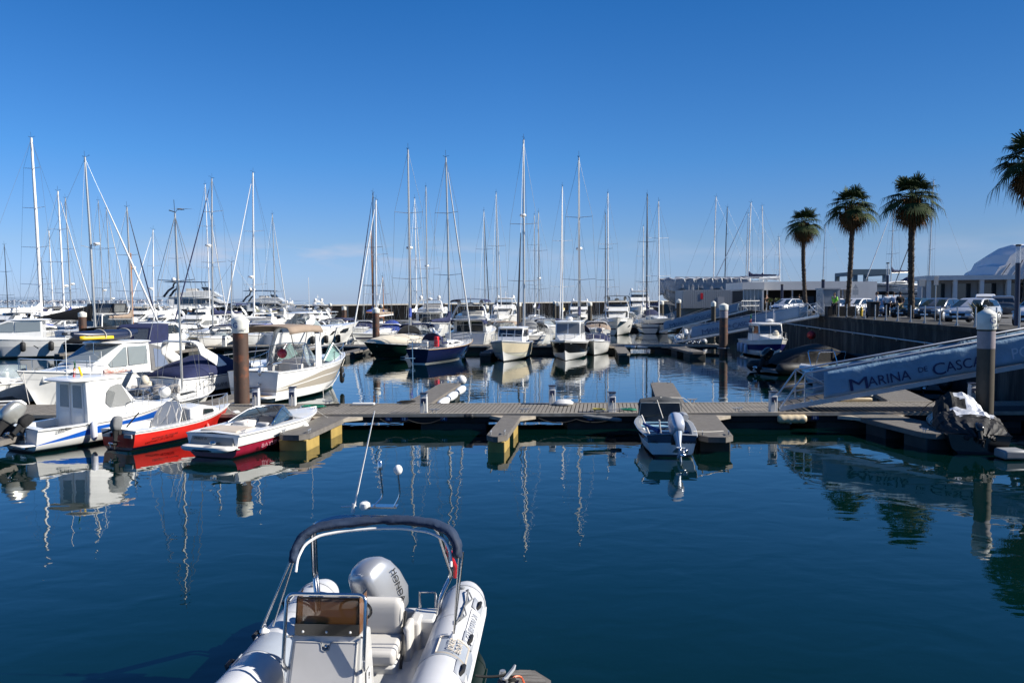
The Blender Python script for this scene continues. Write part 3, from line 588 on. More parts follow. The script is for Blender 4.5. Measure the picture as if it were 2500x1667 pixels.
def outboard(par, M, s=1., cowl=None, trim=None, prop=True, name='outboard_motor', words=None):
    """M places the clamp point; local x aft, z up"""
    S = lambda p: M @ (Vector(p) * s); ax = lambda v: (M.to_3x3() @ Vector(v))
    root = bpy.data.objects.new(name, None); COL.objects.link(root); root.parent = par; root.empty_display_size = .1; KIDS.setdefault(par.name, []).append(root)
    rings = []
    for z, a, b_, cx, e in ((.02, .16, .12, .19, 3), (.06, .22, .16, .20, 3), (.22, .265, .185, .21, 4.), (.42, .26, .185, .19, 4.2), (.57, .235, .165, .165, 4.), (.66, .20, .16, .14, 2.8), (.71, .13, .11, .125, 2.4), (.725, .03, .03, .12, 2)):
        rings.append(ring(S((cx, 0, z)), a * s, b_ * s, e, 20, (ax((1, 0, 0)), ax((0, 1, 0)))))
    MB().loft(rings).build('cowling', cowl or grey, root, smooth=50)
    rings = [ring(S((.2, 0, .03)), .18 * s, .11 * s, 3, 12, (ax((1, 0, 0)), ax((0, 1, 0)))), ring(S((.17, 0, -.35)), .11 * s, .05 * s, 2.4, 12, (ax((1, 0, 0)), ax((0, 1, 0)))), ring(S((.16, 0, -.62)), .12 * s, .03 * s, 2, 12, (ax((1, 0, 0)), ax((0, 1, 0))))]
    b = MB().loft(rings); b.loft([ring(S((.17 + dx, 0, -.66)), r * s, r * s, 2, 10, (ax((0, 1, 0)), ax((0, 0, 1)))) for dx, r in ((-.2, .01), (-.1, .055), (.12, .06), (.2, .04))])
    b.add([S((.1, 0, -.66)), S((.22, 0, -.66)), S((.2, 0, -.9)), S((.12, 0, -.88)), S((.1, .015, -.66)), S((.22, .015, -.66)), S((.2, .015, -.9)), S((.12, .015, -.88))], [(0, 1, 2, 3), (7, 6, 5, 4), (0, 3, 7, 4), (1, 5, 6, 2)])
    q = [S((.02, -.16, -.5)), S((.32, -.14, -.5)), S((.32, .14, -.5)), S((.02, .16, -.5))]; b.add(q + [v + ax((0, 0, .02 * s)) for v in q], [(0, 1, 2, 3), (4, 7, 6, 5), (0, 4, 5, 1), (2, 6, 7, 3), (0, 3, 7, 4), (1, 2, 6, 5)])
    b.build('leg', trim or cowl or grey, root, smooth=50)
    MB().box(-.08 * s, .1 * s, -.12 * s, .12 * s, -.2 * s, .05 * s, M).build('bracket', dark, root, bevel=.01)
    if prop:
        p_ = MB(); c = S((.42, 0, -.66)); p_.loft([ring(S((.37 + k, 0, -.66)), r * s, r * s, 2, 8, (ax((0, 1, 0)), ax((0, 0, 1)))) for k, r in ((0, .04), (.1, .03))])
        for k in range(3):
            a = k * 2.094 + .4; u = ax((0, math.cos(a), math.sin(a))); w_ = ax((.35, -math.sin(a), math.cos(a)))
            p_.add([c + u * .03 * s - w_ * .03 * s, c + u * .12 * s - w_ * .09 * s, c + u * .17 * s + w_ * .01 * s, c + u * .12 * s + w_ * .08 * s, c + u * .03 * s + w_ * .03 * s], [(0, 1, 2, 3, 4)])
        p_.build('propeller', steel, root, thick=.006)
    return root
def plate(par, name, x0, x1, w0, w1, z, th, m, cam=.06, e=4., dz=0., bevel=0., wm=None):
    """rounded roof: long axis x0..x1, half-width w0 (aft) to w1 (front), gently domed"""
    b = MB(); rings = []
    c = (x0 + x1) / 2; hl = (x1 - x0) / 2
    def rg(k, zz):
        r = []
        for i in range(28):
            t = 2 * PI * (i + .5) / 28; ct, st = math.cos(t), math.sin(t); u = sgn(ct) * abs(ct) ** (2 / e); v = sgn(st) * abs(st) ** (2 / e)
            f = (u + 1) / 2; wd = w0 + (w1 - w0) * f + ((wm or 0) * math.sin(PI * f)); r.append(Vector((c + u * hl * k, v * wd * k, z + zz + dz * (f - .5))))
        return r
    for k, zz in ((.93, 0), (1, th * .35), (1, th * .65), (.95, th), (.75, th + cam * .5), (.4, th + cam * .9), (.02, th + cam)): rings.append(rg(k, zz))
    return b.loft(rings).build(name, m, par, smooth=50)
BOOT = [(('a', 0.), bottom), (('a', .06), bottom)]
def bands_plain(m, boot=None, stripe=None, low=None):
    r = [(('a', .0), bottom), (('a', .07), boot or bottom), (('c',), low or m), (('f', .45), low or m), (('f', .6), m), (('f', .72), stripe or m), (('f', .78), m), (('f', 1.), m)]
    return r
def tonneau(par, H, t0, t1, hgt, m, name='cover', peak=.5, n=12, droop=.06, out=.02):
    """canvas stretched from gunwale to gunwale"""
    rings = []; g = random.Random(int(H.L * 100))
    for i in range(n + 1):
        f = i / n; t = t0 + (t1 - t0) * f; h = H.h(t) + out; z0 = H.z(t); hh = hgt * math.sin(PI * min(1, f / (2 * peak) if f < peak else .5 + (f - peak) / (2 * (1 - peak)))) ** .8 * (1 + .04 * math.sin(i * 2.3)) + .04
        rings.append([Vector((H.x(t), h * math.cos(a), z0 - droop + (hh + droop) * math.sin(a) ** .85 + g.uniform(-.008, .008))) for a in [PI * j / 14 for j in range(15)]])
    return MB().loft(rings, closed=False, cap=False).build(name, m, par, thick=.02, smooth=60)
# ---- sailing yacht
def rig(par, mx, deck, H_, r, m, nsp=2, L=10., boom=None, cover=None, furl=None, bow=None, stern=None, radar=None, beam=3., gear=True, spr=None, mx2=None, fr=None, sc_=1., lean=0., cone=None, cylref=None, stay=.011):
    a = MB(); a.tube([(mx, 0, deck), (mx - .01 * H_, 0, deck + H_ * .5), (mx - .022 * H_, 0, H_)], [r, r * .95, r * .7], 10); a.build('mast', m, par)
    if mx2: MB().tube([(mx + .06, 0, deck), (mx + .03, 0, H_ * mx2)], r * 1.02, 8).build('lower_mast', wood, par)
    w = MB(); fs = spr or [.36 + .3 * i for i in range(nsp)] if nsp != 3 else spr or [.27, .5, .73]
    tops = []
    for i, f in enumerate(fs):
        z = deck + (H_ - deck) * f; hw = beam * (.40 - .07 * i); x = mx - .022 * H_ * f
        MB().tube([(x - hw * .12, -hw, z + .05 * hw), (x, 0, z - .02), (x - hw * .12, hw, z + .05 * hw)], [.02 * sc_, .03 * sc_, .02 * sc_], 5).build('spreader', m, par); tops.append((x - hw * .12, hw, z + .05 * hw))
    top = (mx - .022 * H_, 0, H_ - .1)
    for s in (1, -1):
        pts = [(mx - .25, s * beam * .46, deck)] + [(x, s * y, z) for x, y, z in tops] + [top]
        w.tube(pts, stay, 4)
        for (x, y, z) in tops[:2]: w.tube([(mx - .15, s * beam * .44, deck), (mx - .02 * z, 0, z)], stay * .8, 3)
    bw_, st_ = bow or (L * .49, deck), stern or (-L * .48, deck)
    w.tube([(bw_[0], 0, bw_[1]), top], stay, 4); w.tube([(st_[0], 0, st_[1]), top], stay, 4)
    w.build('rigging', wire, par)
    if furl:
        f_, ht = furl[0], furl[1]; a = Vector((bw_[0] - .1, 0, bw_[1] + .3)); b = Vector(top).lerp(a, 1 - ht)
        MB().tube([a, a.lerp(b, .1), a.lerp(b, .6), b], [.03, furl[2], furl[2] * .8, .03], 8).build('furled_sail', f_, par)
    if boom:
        bl = boom; zb = deck + 1.25; MB().tube([(mx - .1, 0, zb), (mx - bl, 0, zb + .1)], .065, 8).build('boom', m if m is not darkm else alu, par)
        if cover:
            rings = []
            for k in range(13):
                t = k / 12; hh = (.42 if t < .12 else .30) * (1 - .72 * t) + .06; zz = zb + .08 + .1 * t + hh * .55 + .02 * math.sin(k * 2.3)
                if t < .08: hh *= 1.5; zz += .2
                rings.append(ring((mx - .08 - (bl - .15) * t, 0, zz), .13 * (1 - .5 * t) + .02, hh * .62, 2.2, 12, ((0, 1, 0), (0, 0, 1))))
            MB().loft(rings).build('sail_cover', cover, par, smooth=60)
    if radar:
        z = deck + (H_ - deck) * radar; rb = MB(); rb.lathe([(.05, -.12), (.27, -.05), (.30, .03), (.26, .13), (.05, .17)], (mx + .36, 0, z), 14); rb.box(mx, mx + .3, -.04, .04, z - .16, z - .1); rb.build('radar', white, par)
    if gear:
        g = MB(); g.tube([(top[0], 0, H_ - .1), (top[0] - .05, .0, H_ + .55)], .012, 4); g.tube([(top[0], 0, H_), (top[0] + .35, .12, H_ + .18), (top[0] + .35, -.1, H_ + .2)], .014, 4); g.tube([(top[0], 0, H_ + .05), (top[0] - .25, .1, H_ + .1)], .02, 4); g.build('masthead_gear', dark, par)
def sailboat(label, px, ytop, Y, hd=83.5, L=10.5, hm=white, cover=None, mm=alu, r=.085, nsp=2, radar=None, furl=None, dodger=None, spr=None, z0=0., group='sailing yachts moored in the marina', stripe=None, mx2=None, boom=True, beam=None, zb=None, rigonly=False, furlr=.07, furlh=.93, ph=False):
    a = R(hd); B = beam or L * .31; mxl = .06 * L
    mp = WY(px, 731, Y); H_ = WY(px, ytop, Y).z - z0
    loc = Vector((mp.x - mxl * math.cos(a), Y - mxl * math.sin(a), z0)); t = thing('sailing_yacht', label, 'sailing yacht', loc, a, group)
    zb = zb or .13 * L; zs = zb * .78
    H = hull(t, L, B, zb, zs, bands_plain(hm, navy if hm is white else white, stripe=stripe or (navy if hm in (white, cream) else None)), tw=.62, rake=.16 * L, full=.45, p=1.9, cw=.7, bowcw=.12, chine=.2, deckm=white, cockpit=(.05, .3, zs - .45), sd=.3, n=16, rim=teak if hm is navy else None, trs=-.25, keel=-.45)
    k = L / 10.; d = zs + .03
    prof = [(-.16 * L, d - .05), (-.17 * L, d + .42 * k), (.02 * L, d + .45 * k), (.17 * L, d + .26 * k), (.26 * L, d + .03), (.26 * L, d - .05)]
    wf = lambda x, z: B * .27 * (1 - max(0, x / L) * 1.5) * (1 - .16 * (z - d))
    cab(t, 'coachroof', prof, wf, white, .05, .06)
    sidewin(t, [(-.12 * L, d + .13 * k), (-.12 * L, d + .30 * k), (.05 * L, d + .31 * k), (.13 * L, d + .16 * k)], wf)
    if dodger:
        b = MB(); rings = []
        for j in range(5):
            f = j / 4; x = -.15 * L - .11 * L * f; h = (.25 + .62 * math.sin(f * PI * .55)) * k; rings.append([Vector((x, B * .29 * math.cos(q), d + .25 * k + h * max(0, math.sin(q)))) for q in [PI * i / 12 for i in range(13)]])
        b.loft(rings, closed=False, cap=False); b.build('sprayhood', dodger, t, thick=.02)
        sidewin(t, [(-.24 * L, d + .4 * k), (-.23 * L, d + .75 * k), (-.185 * L, d + .7 * k), (-.165 * L, d + .42 * k)], B * .285, clearv)
    if ph: cab(t, 'deckhouse', [(-.2 * L, d), (-.2 * L, d + .95 * k), (-.0 * L, d + .9 * k), (.06 * L, d + .4 * k), (.06 * L, d)], B * .27, white, .05, .05); sidewin(t, [(-.17 * L, d + .5 * k), (-.17 * L, d + .85 * k), (-.02 * L, d + .8 * k), (.02 * L, d + .5 * k)], B * .27)
    railing(t, H, .80, .995, .55, .06, n=4, mid=True, name='pulpit'); railing(t, H, .02, .12, .6, .06, n=2, mid=True, name='pushpit', aft=True)
    w = MB()
    for s in (1, -1):
        for zz in (.3, .58): w.tube([(H.x(q), s * (H.h(q) - .06), H.z(q) + zz) for q in [.12 + .68 * i / 6 for i in range(7)]], .008, 3)
        for i in range(1, 6): q = .12 + .68 * i / 6; w.tube([(H.x(q), s * (H.h(q) - .06), H.z(q)), (H.x(q), s * (H.h(q) - .06), H.z(q) + .6)], .012, 4)
    w.build('guard_wire', steel, t)
    wh = MB(); wh.tube([(-.36 * L, .4 * k * math.cos(q), zs + .25 + .4 * k * math.sin(q)) for q in [i * PI / 6 for i in range(12)]], .02, 4, closed=True); wh.tube([(-.36 * L, 0, zs - .4), (-.36 * L, 0, zs + .3)], .08, 6); wh.build('steering_wheel', steel, t)
    rig(t, mxl, d + .42 * k, H_, r, mm, nsp, L, .34 * L if boom else None, cover, (furl, furlh, furlr) if furl else None, (L * .485, zb + .05), (-L * .49, zs), radar, B, spr=spr, mx2=mx2)
    return t
# ---- motor boats
def arch_tube(par, pts, rx, rz, m, name='radar_arch', taper=None):
    """flat-section arch swept through pts (lying in a slanted cross plane)"""
    b = MB(); rings = []; n = len(pts)
    for i, p_ in enumerate(pts):
        p_ = Vector(p_); t = (Vector(pts[min(i + 1, n - 1)]) - Vector(pts[max(i - 1, 0)])).normalized(); u = Vector((1, 0, 0)); u = (u - t * u.dot(t)).normalized(); v = t.cross(u)
        k = taper(i / (n - 1)) if taper else 1
        rings.append(ring(p_, rx * k, rz, 3, 12, (u, v)))
    b.loft(rings); return b.build(name, m, par, smooth=50)
def archpts(x0, x1, w0, w1, z0, z1, rr=.35, n=6):
    """port foot -> over -> starboard foot; feet at x0, top at x1"""
    P = [(x0, w0, z0), (x0 + (x1 - x0) * .45, w0 + (w1 - w0) * .45, z0 + (z1 - z0) * .45)]
    for k in range(n + 1):
        a = PI / 2 * k / n; P.append((x1 - (x1 - x0) * .12 * math.cos(a), w1 - rr + rr * math.cos(a), z1 - rr + rr * math.sin(a)))
    return P + [(x, -y, z) for x, y, z in P[::-1]]
def canopy(par, x0, x1, w, z, m, drop=.25, cam=.12, name='bimini', n=8, fx=0.):
    b = MB(); rings = []
    for j in range(n + 1):
        f = j / n; x = x0 + (x1 - x0) * f; e = .06 * math.sin(PI * f) ; sagg = .03 * math.sin(f * PI * 3)
        rings.append([Vector((x, w * math.cos(q) * (1.0 if abs(math.cos(q)) > .95 else 1.0), z - drop + drop * min(1, math.sin(q) * 2.2) + cam * math.sin(q) + e - abs(sagg) * math.sin(q))) for q in [PI * i / 14 for i in range(15)]])
    b.loft(rings, closed=False, cap=False); return b.build(name, m, par, thick=.02, smooth=60)
def express(label, loc, hd, L=8., B=2.8, zb=1.3, zs=1.0, hb=None, arch=True, archm=None, top=None, cover=None, ws=True, group='motor cruisers moored in the marina', name='motor_cruiser', cat='motor cruiser', hardtop=None, wsh=.62, platform=True, portl=2, rimm_=None, seats=True, deckm=None, rails=True, sd=.3, archx=(-.18, -.02), archz=2.1, topx=None, fp=.0):
    """open sports cruiser: cuddy foredeck, raked wrap windscreen, cockpit, bathing platform"""
    t = thing(name, label, cat, (*loc, 0), R(hd), group); k = L / 8.
    H = hull(t, L, B, zb, zs, hb or bands_plain(white, None, None), rake=.16 * L, cockpit=(.06, .46, .45 * zs), sd=sd, deckm=deckm or white, tw=.88, rim=rimm_)
    # foredeck trunk
    d = zs + .02; xw = .02 * L
    wf = lambda x, z: B * .36 * (1 - (max(0, x) / (L * .45)) ** 2 * .8) * (1 - .3 * max(0, z - d))
    cab(t, 'cabin_top', [(-.04 * L, d - .1), (-.04 * L, d + .26 * k), (.08 * L, d + .27 * k), (.25 * L, d + .2 * k + (zb - zs) * .25), (.36 * L, d + (zb - zs) * .6), (.36 * L, d - .1)], wf, white, .06, .12)
    if portl: sidewin(t, [(.03 * L, d + .07), (.05 * L, d + .17 * k), (.16 * L, d + .16 * k), (.2 * L, d + .09)], lambda x, z: wf(x, z) , glass)
    if ws:
        # wrap-round screen: plan curve from cockpit side, round the front
        n = 14; lo, hi = [], []
        for i in range(n + 1):
            q = -1 + 2 * i / n; yy = q * B * .40; cx = (1 - abs(q) ** 3.2); x = -.16 * L + .22 * L * cx
            hh = wsh * k * (.28 + .72 * min(1, cx * 3)); lo.append(Vector((x, yy, d + .24 * k * (1 - abs(q) ** 6) + .03))); hi.append(Vector((x - .10 * L * min(1, cx * 2.5) , yy * .86, d + .24 * k * (1 - abs(q) ** 6) + hh)))
        b = MB(); b.loft([lo, hi], closed=False, cap=False); b.build('windscreen', clear, t, thick=.008, smooth=60)
        f = MB(); f.tube(hi, .022, 6); f.tube(lo, .016, 6)
        for i in (0, 3, 5, 9, 11, n): f.tube([lo[i], hi[i]], .014, 5)
        f.build('screen_frame', steel if archm is None else archm, t)
    if seats:
        s_ = MB(); ch = .45 * zs
        s_.box(-.40 * L, -.33 * L, -B * .33, B * .33, ch, ch + .45); s_.box(-.42 * L, -.395 * L, -B * .33, B * .33, ch, ch + .75); s_.build('stern_seat', vinyl, t, bevel=.05)
        s_ = MB(); s_.box(-.17 * L, -.11 * L, -B * .30, -B * .08, ch + .3, ch + .5); s_.box(-.19 * L, -.165 * L, -B * .30, -B * .08, ch + .3, ch + .95); s_.build('helm_seat', vinyl, t, bevel=.05)
        s_ = MB(); s_.box(-.07 * L, -.03 * L, -B * .34, -B * .02, ch, d + .18); s_.box(-.07 * L, -.03 * L, B * .08, B * .34, ch, d + .1); s_.build('dashboard', vinyl, t, bevel=.04)
    if platform: plate(t, 'bathing_platform', -L * .5 - .62 * k, -L * .5 + .1, B * .36, B * .43, .24, .12, white, .01, 5)
    if arch: arch_tube(t, archpts(archx[0] * L, archx[1] * L, B * .46, B * .40, d - .05, archz, .45 * k), .17 * k, .05, archm or white, taper=lambda f: 1.5 - .5 * math.sin(PI * f))
    if top: canopy(t, (topx or (-.42, -.02))[0] * L, (topx or (-.42, -.02))[1] * L, B * .44, archz + .02, top)
    if hardtop: plate(t, 'hardtop', -.26 * L, .10 * L, B * .40, B * .33, archz, .09, hardtop, .1, 4)
    if cover:
        tonneau(t, H, .03, .60, .85 * k, cover, 'cockpit_cover', .62)
    if rails: railing(t, H, .60, .985, .5, .07, n=6, mid=False, name='bow_rail')
    return t, H, d
def flybridge(label, loc, hd, L=11., B=3.7, zb=1.75, zs=1.25, hm=white, flytop=None, low=None, dark_=False, group='motor yachts moored in the marina', ext=1., bim=None, radar=True, glassm=None, name='motor_yacht', cat='motor yacht', cocktop=None, stripe=None, domes=True, archd=None, hb=None):
    t = thing(name, label, cat, (*loc, 0), R(hd), group); k = L / 11.
    H = hull(t, L, B, zb, zs, hb or bands_plain(hm, None, stripe, low), rake=.17 * L, cockpit=(.04, .24, zs * .6), sd=.3, tw=.9, full=.5)
    d = zs - .02; h1 = 1.12 * k * ext
    wf = lambda x, z: B * .39 * (1 - .35 * max(0, x / L - .06) ** 1.2 * 3) * (1 - .05 * (z - d))
    prof = [(-.24 * L, d), (-.25 * L, d + h1), (.08 * L, d + h1), (.22 * L, d + .42 * k), (.34 * L, d + .30 * k), (.42 * L, d + .12), (.42 * L, d)]
    cab(t, 'saloon', prof, wf, white, .06, .04); g = glassm or glass
    sidewin(t, [(-.2 * L, d + .45 * h1), (-.2 * L, d + .86 * h1), (-.06 * L, d + .88 * h1), (-.06 * L, d + .45 * h1)], wf, g); sidewin(t, [(-.05 * L, d + .45 * h1), (-.05 * L, d + .88 * h1), (.06 * L, d + .88 * h1), (.15 * L, d + .45 * h1)], wf, g)
    facewin(t, (.22 * L, d + .42 * k), (.08 * L, d + h1), wf, ((-.92, -.36), (-.32, .32), (.36, .92)), (.08, .92), g)
    facewin(t, (-.25 * L, d + h1), (-.24 * L, d), wf, ((-.8, -.1), (-.05, .8)), (.15, .95), g, name='door')
    # flybridge coaming
    fz = d + h1; plate(t, 'flybridge_deck', -.42 * L, .14 * L, B * .40, B * .34, fz, .08, white, .0, 5)
    wf2 = lambda x, z: B * .36 * (1 - .25 * max(0, x / L) * 3)
    cab(t, 'flybridge', [(-.2 * L, fz + .06), (-.2 * L, fz + .35 * k), (-.02 * L, fz + .55 * k), (.09 * L, fz + .5 * k), (.15 * L, fz + .06)], wf2, white, .05, .0)
    s_ = MB(); s_.box(-.12 * L, -.04 * L, -B * .25, B * .25, fz + .3, fz + .75 * k); s_.build('helm_seat', vinyl, t, bevel=.05)
    b = MB(); lo = [Vector((.07 * L - .05 * L * abs(q) ** 2.5, q * B * .31, fz + .52 * k)) for q in [-1 + i / 5 for i in range(11)]]; b.loft([lo, [v + Vector((-.22 * k, 0, .34 * k)) for v in lo]], closed=False, cap=False); b.build('fly_windscreen', glass, t, thick=.01)
    arch_tube(t, archpts(-.28 * L, -.20 * L, B * .40, B * .34, fz + .05, fz + 1.25 * k, .4 * k), (.07 if archd else .2) * k, .06, archd or white, taper=lambda f: 1.5 - .5 * math.sin(PI * f))
    if radar:
        r_ = MB(); r_.lathe([(.05, 0), (.28, .06), (.3, .16), (.2, .25), (.03, .27)], (-.20 * L, 0, fz + 1.27 * k), 14); r_.tube([(-.2 * L, 0, fz + 1.4 * k), (-.2 * L, 0, fz + 2.2 * k)], .03, 5); r_.tube([(-.2 * L, -.4, fz + 1.9 * k), (-.2 * L, .4, fz + 1.9 * k)], .02, 5)
        if domes:
            for s in (1, -1): MB().ball((-.21 * L, s * B * .26, fz + 1.5 * k), .2 * k, 12, (1, 1, 1.2)).build('satellite_dome', white, t)
        r_.build('radar_mast', white, t)
    if bim: canopy(t, -.36 * L, .02 * L, B * .4, fz + 1.7 * k, bim, .18, .1); p_ = MB(); [p_.tube([(x * L, s * B * .38, fz + .1), (x * L * .9, s * B * .395, fz + 1.6 * k)], .018, 5) for x in (-.34, -.03) for s in (1, -1)]; p_.build('bimini_frame', steel, t)
    if flytop: plate(t, 'hardtop', -.30 * L, .06 * L, B * .38, B * .3, fz + 1.3 * k, .1, flytop, .08, 4); p_ = MB(); [p_.tube([(.03 * L, s * B * .3, fz + .4), (-.0 * L, s * B * .27, fz + 1.35 * k)], .05, 6) for s in (1, -1)]; p_.build('hardtop_post', archd or white, t)
    if cocktop: canopy(t, -.47 * L, -.24 * L, B * .42, fz - .02, cocktop, .4, .05, name='cockpit_awning')
    plate(t, 'bathing_platform', -L * .5 - .9 * k, -L * .5 + .1, B * .38, B * .44, .25, .12, white, .01, 5)
    railing(t, H, .45, .985, .6, .08, n=8, mid=False, name='bow_rail'); sidewin(t, [(-.02 * L, zs * .55), (.02 * L, zs * .72), (.2 * L, zs * .75), (.22 * L, zs * .6)], lambda x, z: H.w(x / L + .5, z), glass, name='hull_window', off=.015)
    return t, H, d
def pilothouse(label, loc, hd, L=7.2, B=2.6, zb=1.3, zs=.9, hb=None, roofz=2.55, hx=(-.14, .16), group='motor cruisers moored in the marina', name='cabin_boat', cat='cabin boat', roofm=None, open_aft=True, rails=True, front=3, winm=None, sw=.40, rakef=.10, sides=True, wins=None, cockpit=True, aft_doors=False, roof_over=(.3, .22), trunk=True):
    t = thing(name, label, cat, (*loc, 0), R(hd), group)
    H = hull(t, L, B, zb, zs, hb or bands_plain(white), rake=.12 * L, cockpit=(.05, .5 + hx[0], .35) if cockpit else None, sd=.22, tw=.86)
    d = zs - .03; x0, x1 = hx[0] * L, hx[1] * L; wz = roofz - d
    wf = lambda x, z: B * sw * (1 - .06 * (z - d)) * (1 - .16 * max(0, (x - x0) / (x1 - x0)) ** 2)
    mz = d + wz * .42
    prof = [(x0, .35), (x0, roofz), (x1 - rakef * L, roofz), (x1, mz), (x1 + .02, .35)]
    cab(t, 'wheelhouse', prof, wf, white, .04, .0); g = winm or glass
    if wins:
        for w_ in wins: sidewin(t, w_, wf, g)
    elif sides:
        xm = x0 + (x1 - x0) * .42
        sidewin(t, [(x0 + .12, mz + .05), (x0 + .12, roofz - .12), (xm - .05, roofz - .12), (xm - .05, mz + .05)], wf, g); sidewin(t, [(xm + .05, mz + .05), (xm + .05, roofz - .12), (x1 - rakef * L - .05, roofz - .12), (x1 - .1, mz + .05)], wf, g)
    fr = {3: ((-.93, -.36), (-.30, .30), (.36, .93)), 2: ((-.92, -.04), (.04, .92)), 1: ((-.92, .92),)}[front]
    facewin(t, (x1, mz), (x1 - rakef * L, roofz), wf, fr, (.06, .88), g)
    if aft_doors:
        for a, b_ in ((-.78, -.08), (.02, .72)): facewin(t, (x0, roofz), (x0, .35), wf, ((a, b_),), (.10, .55), clearv, name='door_window')
    plate(t, 'roof', x0 - roof_over[0], x1 - rakef * L + roof_over[1], B * (sw + .015), B * (sw - .045), roofz - .02, .09, roofm or white, .05, 5)
    if trunk: 
        wt = lambda x, z: B * .33 * (1 - (max(0, x) / (L * .46)) ** 2 * .75)
        cab(t, 'cuddy', [(x1 - .05, d), (x1 - .05, mz - .08), (x1 + .12 * L, mz - .16), (.40 * L, d + (zb - zs) * .8), (.40 * L, d)], wt, white, .05, .08)
    if rails: railing(t, H, .58, .985, .5, .06, n=6, mid=False, name='bow_rail')
    return t, H, d
def fender_on(label, t, H, tt, side, m=None, r=.11, ln=.55, z=None, group=None, name='fender'):
    """fender hanging outside the hull of boat t at station tt"""
    m = m or fend; zt = H.z(tt); M = t.matrix_basis if False else Matrix.Translation(t.location) @ Matrix.Rotation(t.rotation_euler.z, 4, 'Z')
    z0 = (zt - .25 - ln) if z is None else z; y = side * (H.w(tt, z0 + ln * .5) + r + .03); x = H.x(tt)
    b = MB(); b.lathe([(.03, 0), (r * .7, .04), (r, .12), (r, ln - .12), (r * .7, ln - .04), (.03, ln)], (0, 0, 0), 12); b.tube([(0, 0, ln - .02), (0, -side * r, zt + .02 - z0)], .012, 4)
    p = M @ Vector((x, y, z0)); o = b.build(name, m, None); o.location = p; o.rotation_euler = (0, 0, t.rotation_euler.z); return tag(o, label, 'fender', group)
# ---------------------------------------------------------------- the nearer left-hand boats
def stripe_b1(t): return .30 + .10 * min(1, t * 5)
# B1: small white cabin boat
b1b = [(('a', 0.), bottom), (('a', .05), bottom), (('a', .09), grey), (('c',), white), (('g', lambda t: .34 + .16 * min(1, t * 3.5)), white), (('g', lambda t: .36 + .46 * min(1, t * 3.0)), blue), (('f', .93), white), (('f', 1.), white)]
B1, H1, d1 = pilothouse('small white cabin boat with a blue flash, stern to us at the left', (-13.55, 26.2), 61, L=5.4, B=2.15, zb=1.05, zs=.72, hb=b1b, roofz=2.02, hx=(-.20, .13), sw=.40, rakef=.13, front=2, winm=clearv, sides=False,
    wins=[[(.12 + x, 1.22 + z) for x, z in ((-.55, .05), (-.5, .38), (-.35, .55), (-.1, .62), (.03, .60), (.42, -.02), (.2, -.12), (-.4, -.1))]], aft_doors=False, roof_over=(.5, .5), rails=True, group=None)
wf1 = lambda x, z: 2.15 * .40 * (1 - .06 * (z - .69))
for a, b_ in ((-.80, -.10), (.02, .72)):
    facewin(B1, (-1.08, 1.98), (-1.08, .40), wf1, ((a, b_),), (.02, .98), white2, name='door', off=.02); facewin(B1, (-1.08, 1.98), (-1.08, .40), wf1, ((a + .08, b_ - .08),), (.07, .52), clearv, name='door_window', off=.03)
    facewin(B1, (-1.08, 1.98), (-1.08, .40), wf1, ((a + .07, b_ - .07),), (.60, .92), white, name='door_panel', off=.026)
b = MB(); b.tube([(-1.0, .3, 2.12), (-1.0, .3, 3.4)], .012, 5); b.tube([(-.4, .0, 2.12), (-.4, 0, 2.75)], .01, 5); b.tube([(-.2, -.3, 2.12), (-.2, -.3, 2.9)], .01, 5); b.build('antenna', white, B1)
b = MB(); b.tube([(-.75, -.1, 2.14), (-.78, .0, 2.42)], .035, 6); b.build('roof_light_stick', yellowp, B1)
def flag(par, p, h, cols, w=.3, hang=True, name='flag', n=7):
    for i, (c, f0, f1) in enumerate(cols):
        b = MB(); b.grid(lambda u, v: Vector(p) + Vector((-.02 - .10 * u * w * 3 * (f0 + (f1 - f0) * v + .25), .05 * math.sin(u * 5 + v * 2), -h * (f0 + (f1 - f0) * v) - .12 * u)), 5, 4); b.build(name, c, par, thick=.004)
MB().tube([(-.95, -.1, 2.1), (-.95, -.1, 2.65)], .01, 5).build('flagpole', steel, B1)
flag(B1, (-.95, -.1, 2.65), .5, ((mat('flag_green', (.02, .22, .05), .8), 0, .35), (mat('flag_yellow', (.7, .5, .02), .8), .35, .5), (mat('flag_red', (.6, .02, .02), .8), .5, 1)))
lb = MB(); lb.tube([(.0, -.1, 2.2), (.15, -.1, 2.21), (.62, -.3, 2.2)], [.06, .09, .07], 10); lb.tube([(.55, -.28, 2.2), (.78, -.38, 2.2)], .03, 6)
tag(lb.build('throw_line', mat('faded_orange_bag', (.72, .30, .24), .7, var=.4, vs_=9, c2=(.6, .55, .5), thr=(.4, .6)), loc=None), 'faded orange rescue line bag lying on the cabin roof of the small white cabin boat', 'rescue line').matrix_basis = Matrix.Translation(B1.location) @ Matrix.Rotation(R(61), 4, 'Z')
text('ZELENA', .12, ink, B1, (-2.15, -1.045, .60), (1, .05, .06), (0, -.1, 1)); text('7243PT', .10, ink, B1, (-1.30, -1.10, .66), (1, .02, .05), (0, -.1, 1))
plate(B1, 'bathing_platform', -3.1, -2.6, .7, .85, .22, .06, white, .0, 6)
b = MB(); b.box(-2.75, -2.62, -.35, -.05, .1, .62); b.box(-2.8, -2.7, .2, .3, .1, .5); b.build('boarding_ladder', steel, B1, bevel=.02)
silver = mat('silver_cowling', (.40, .40, .37), .28, .55, var=.06); silver2 = mat('pale_silver_cowling', (.52, .53, .54), .26, .45)
Mo = Matrix.Translation((-2.78, .35, .75)) @ Matrix.Rotation(PI, 4, 'Z') @ Matrix.Rotation(R(-38), 4, 'Y'); outboard(B1, Mo, 1.05, silver, dark)
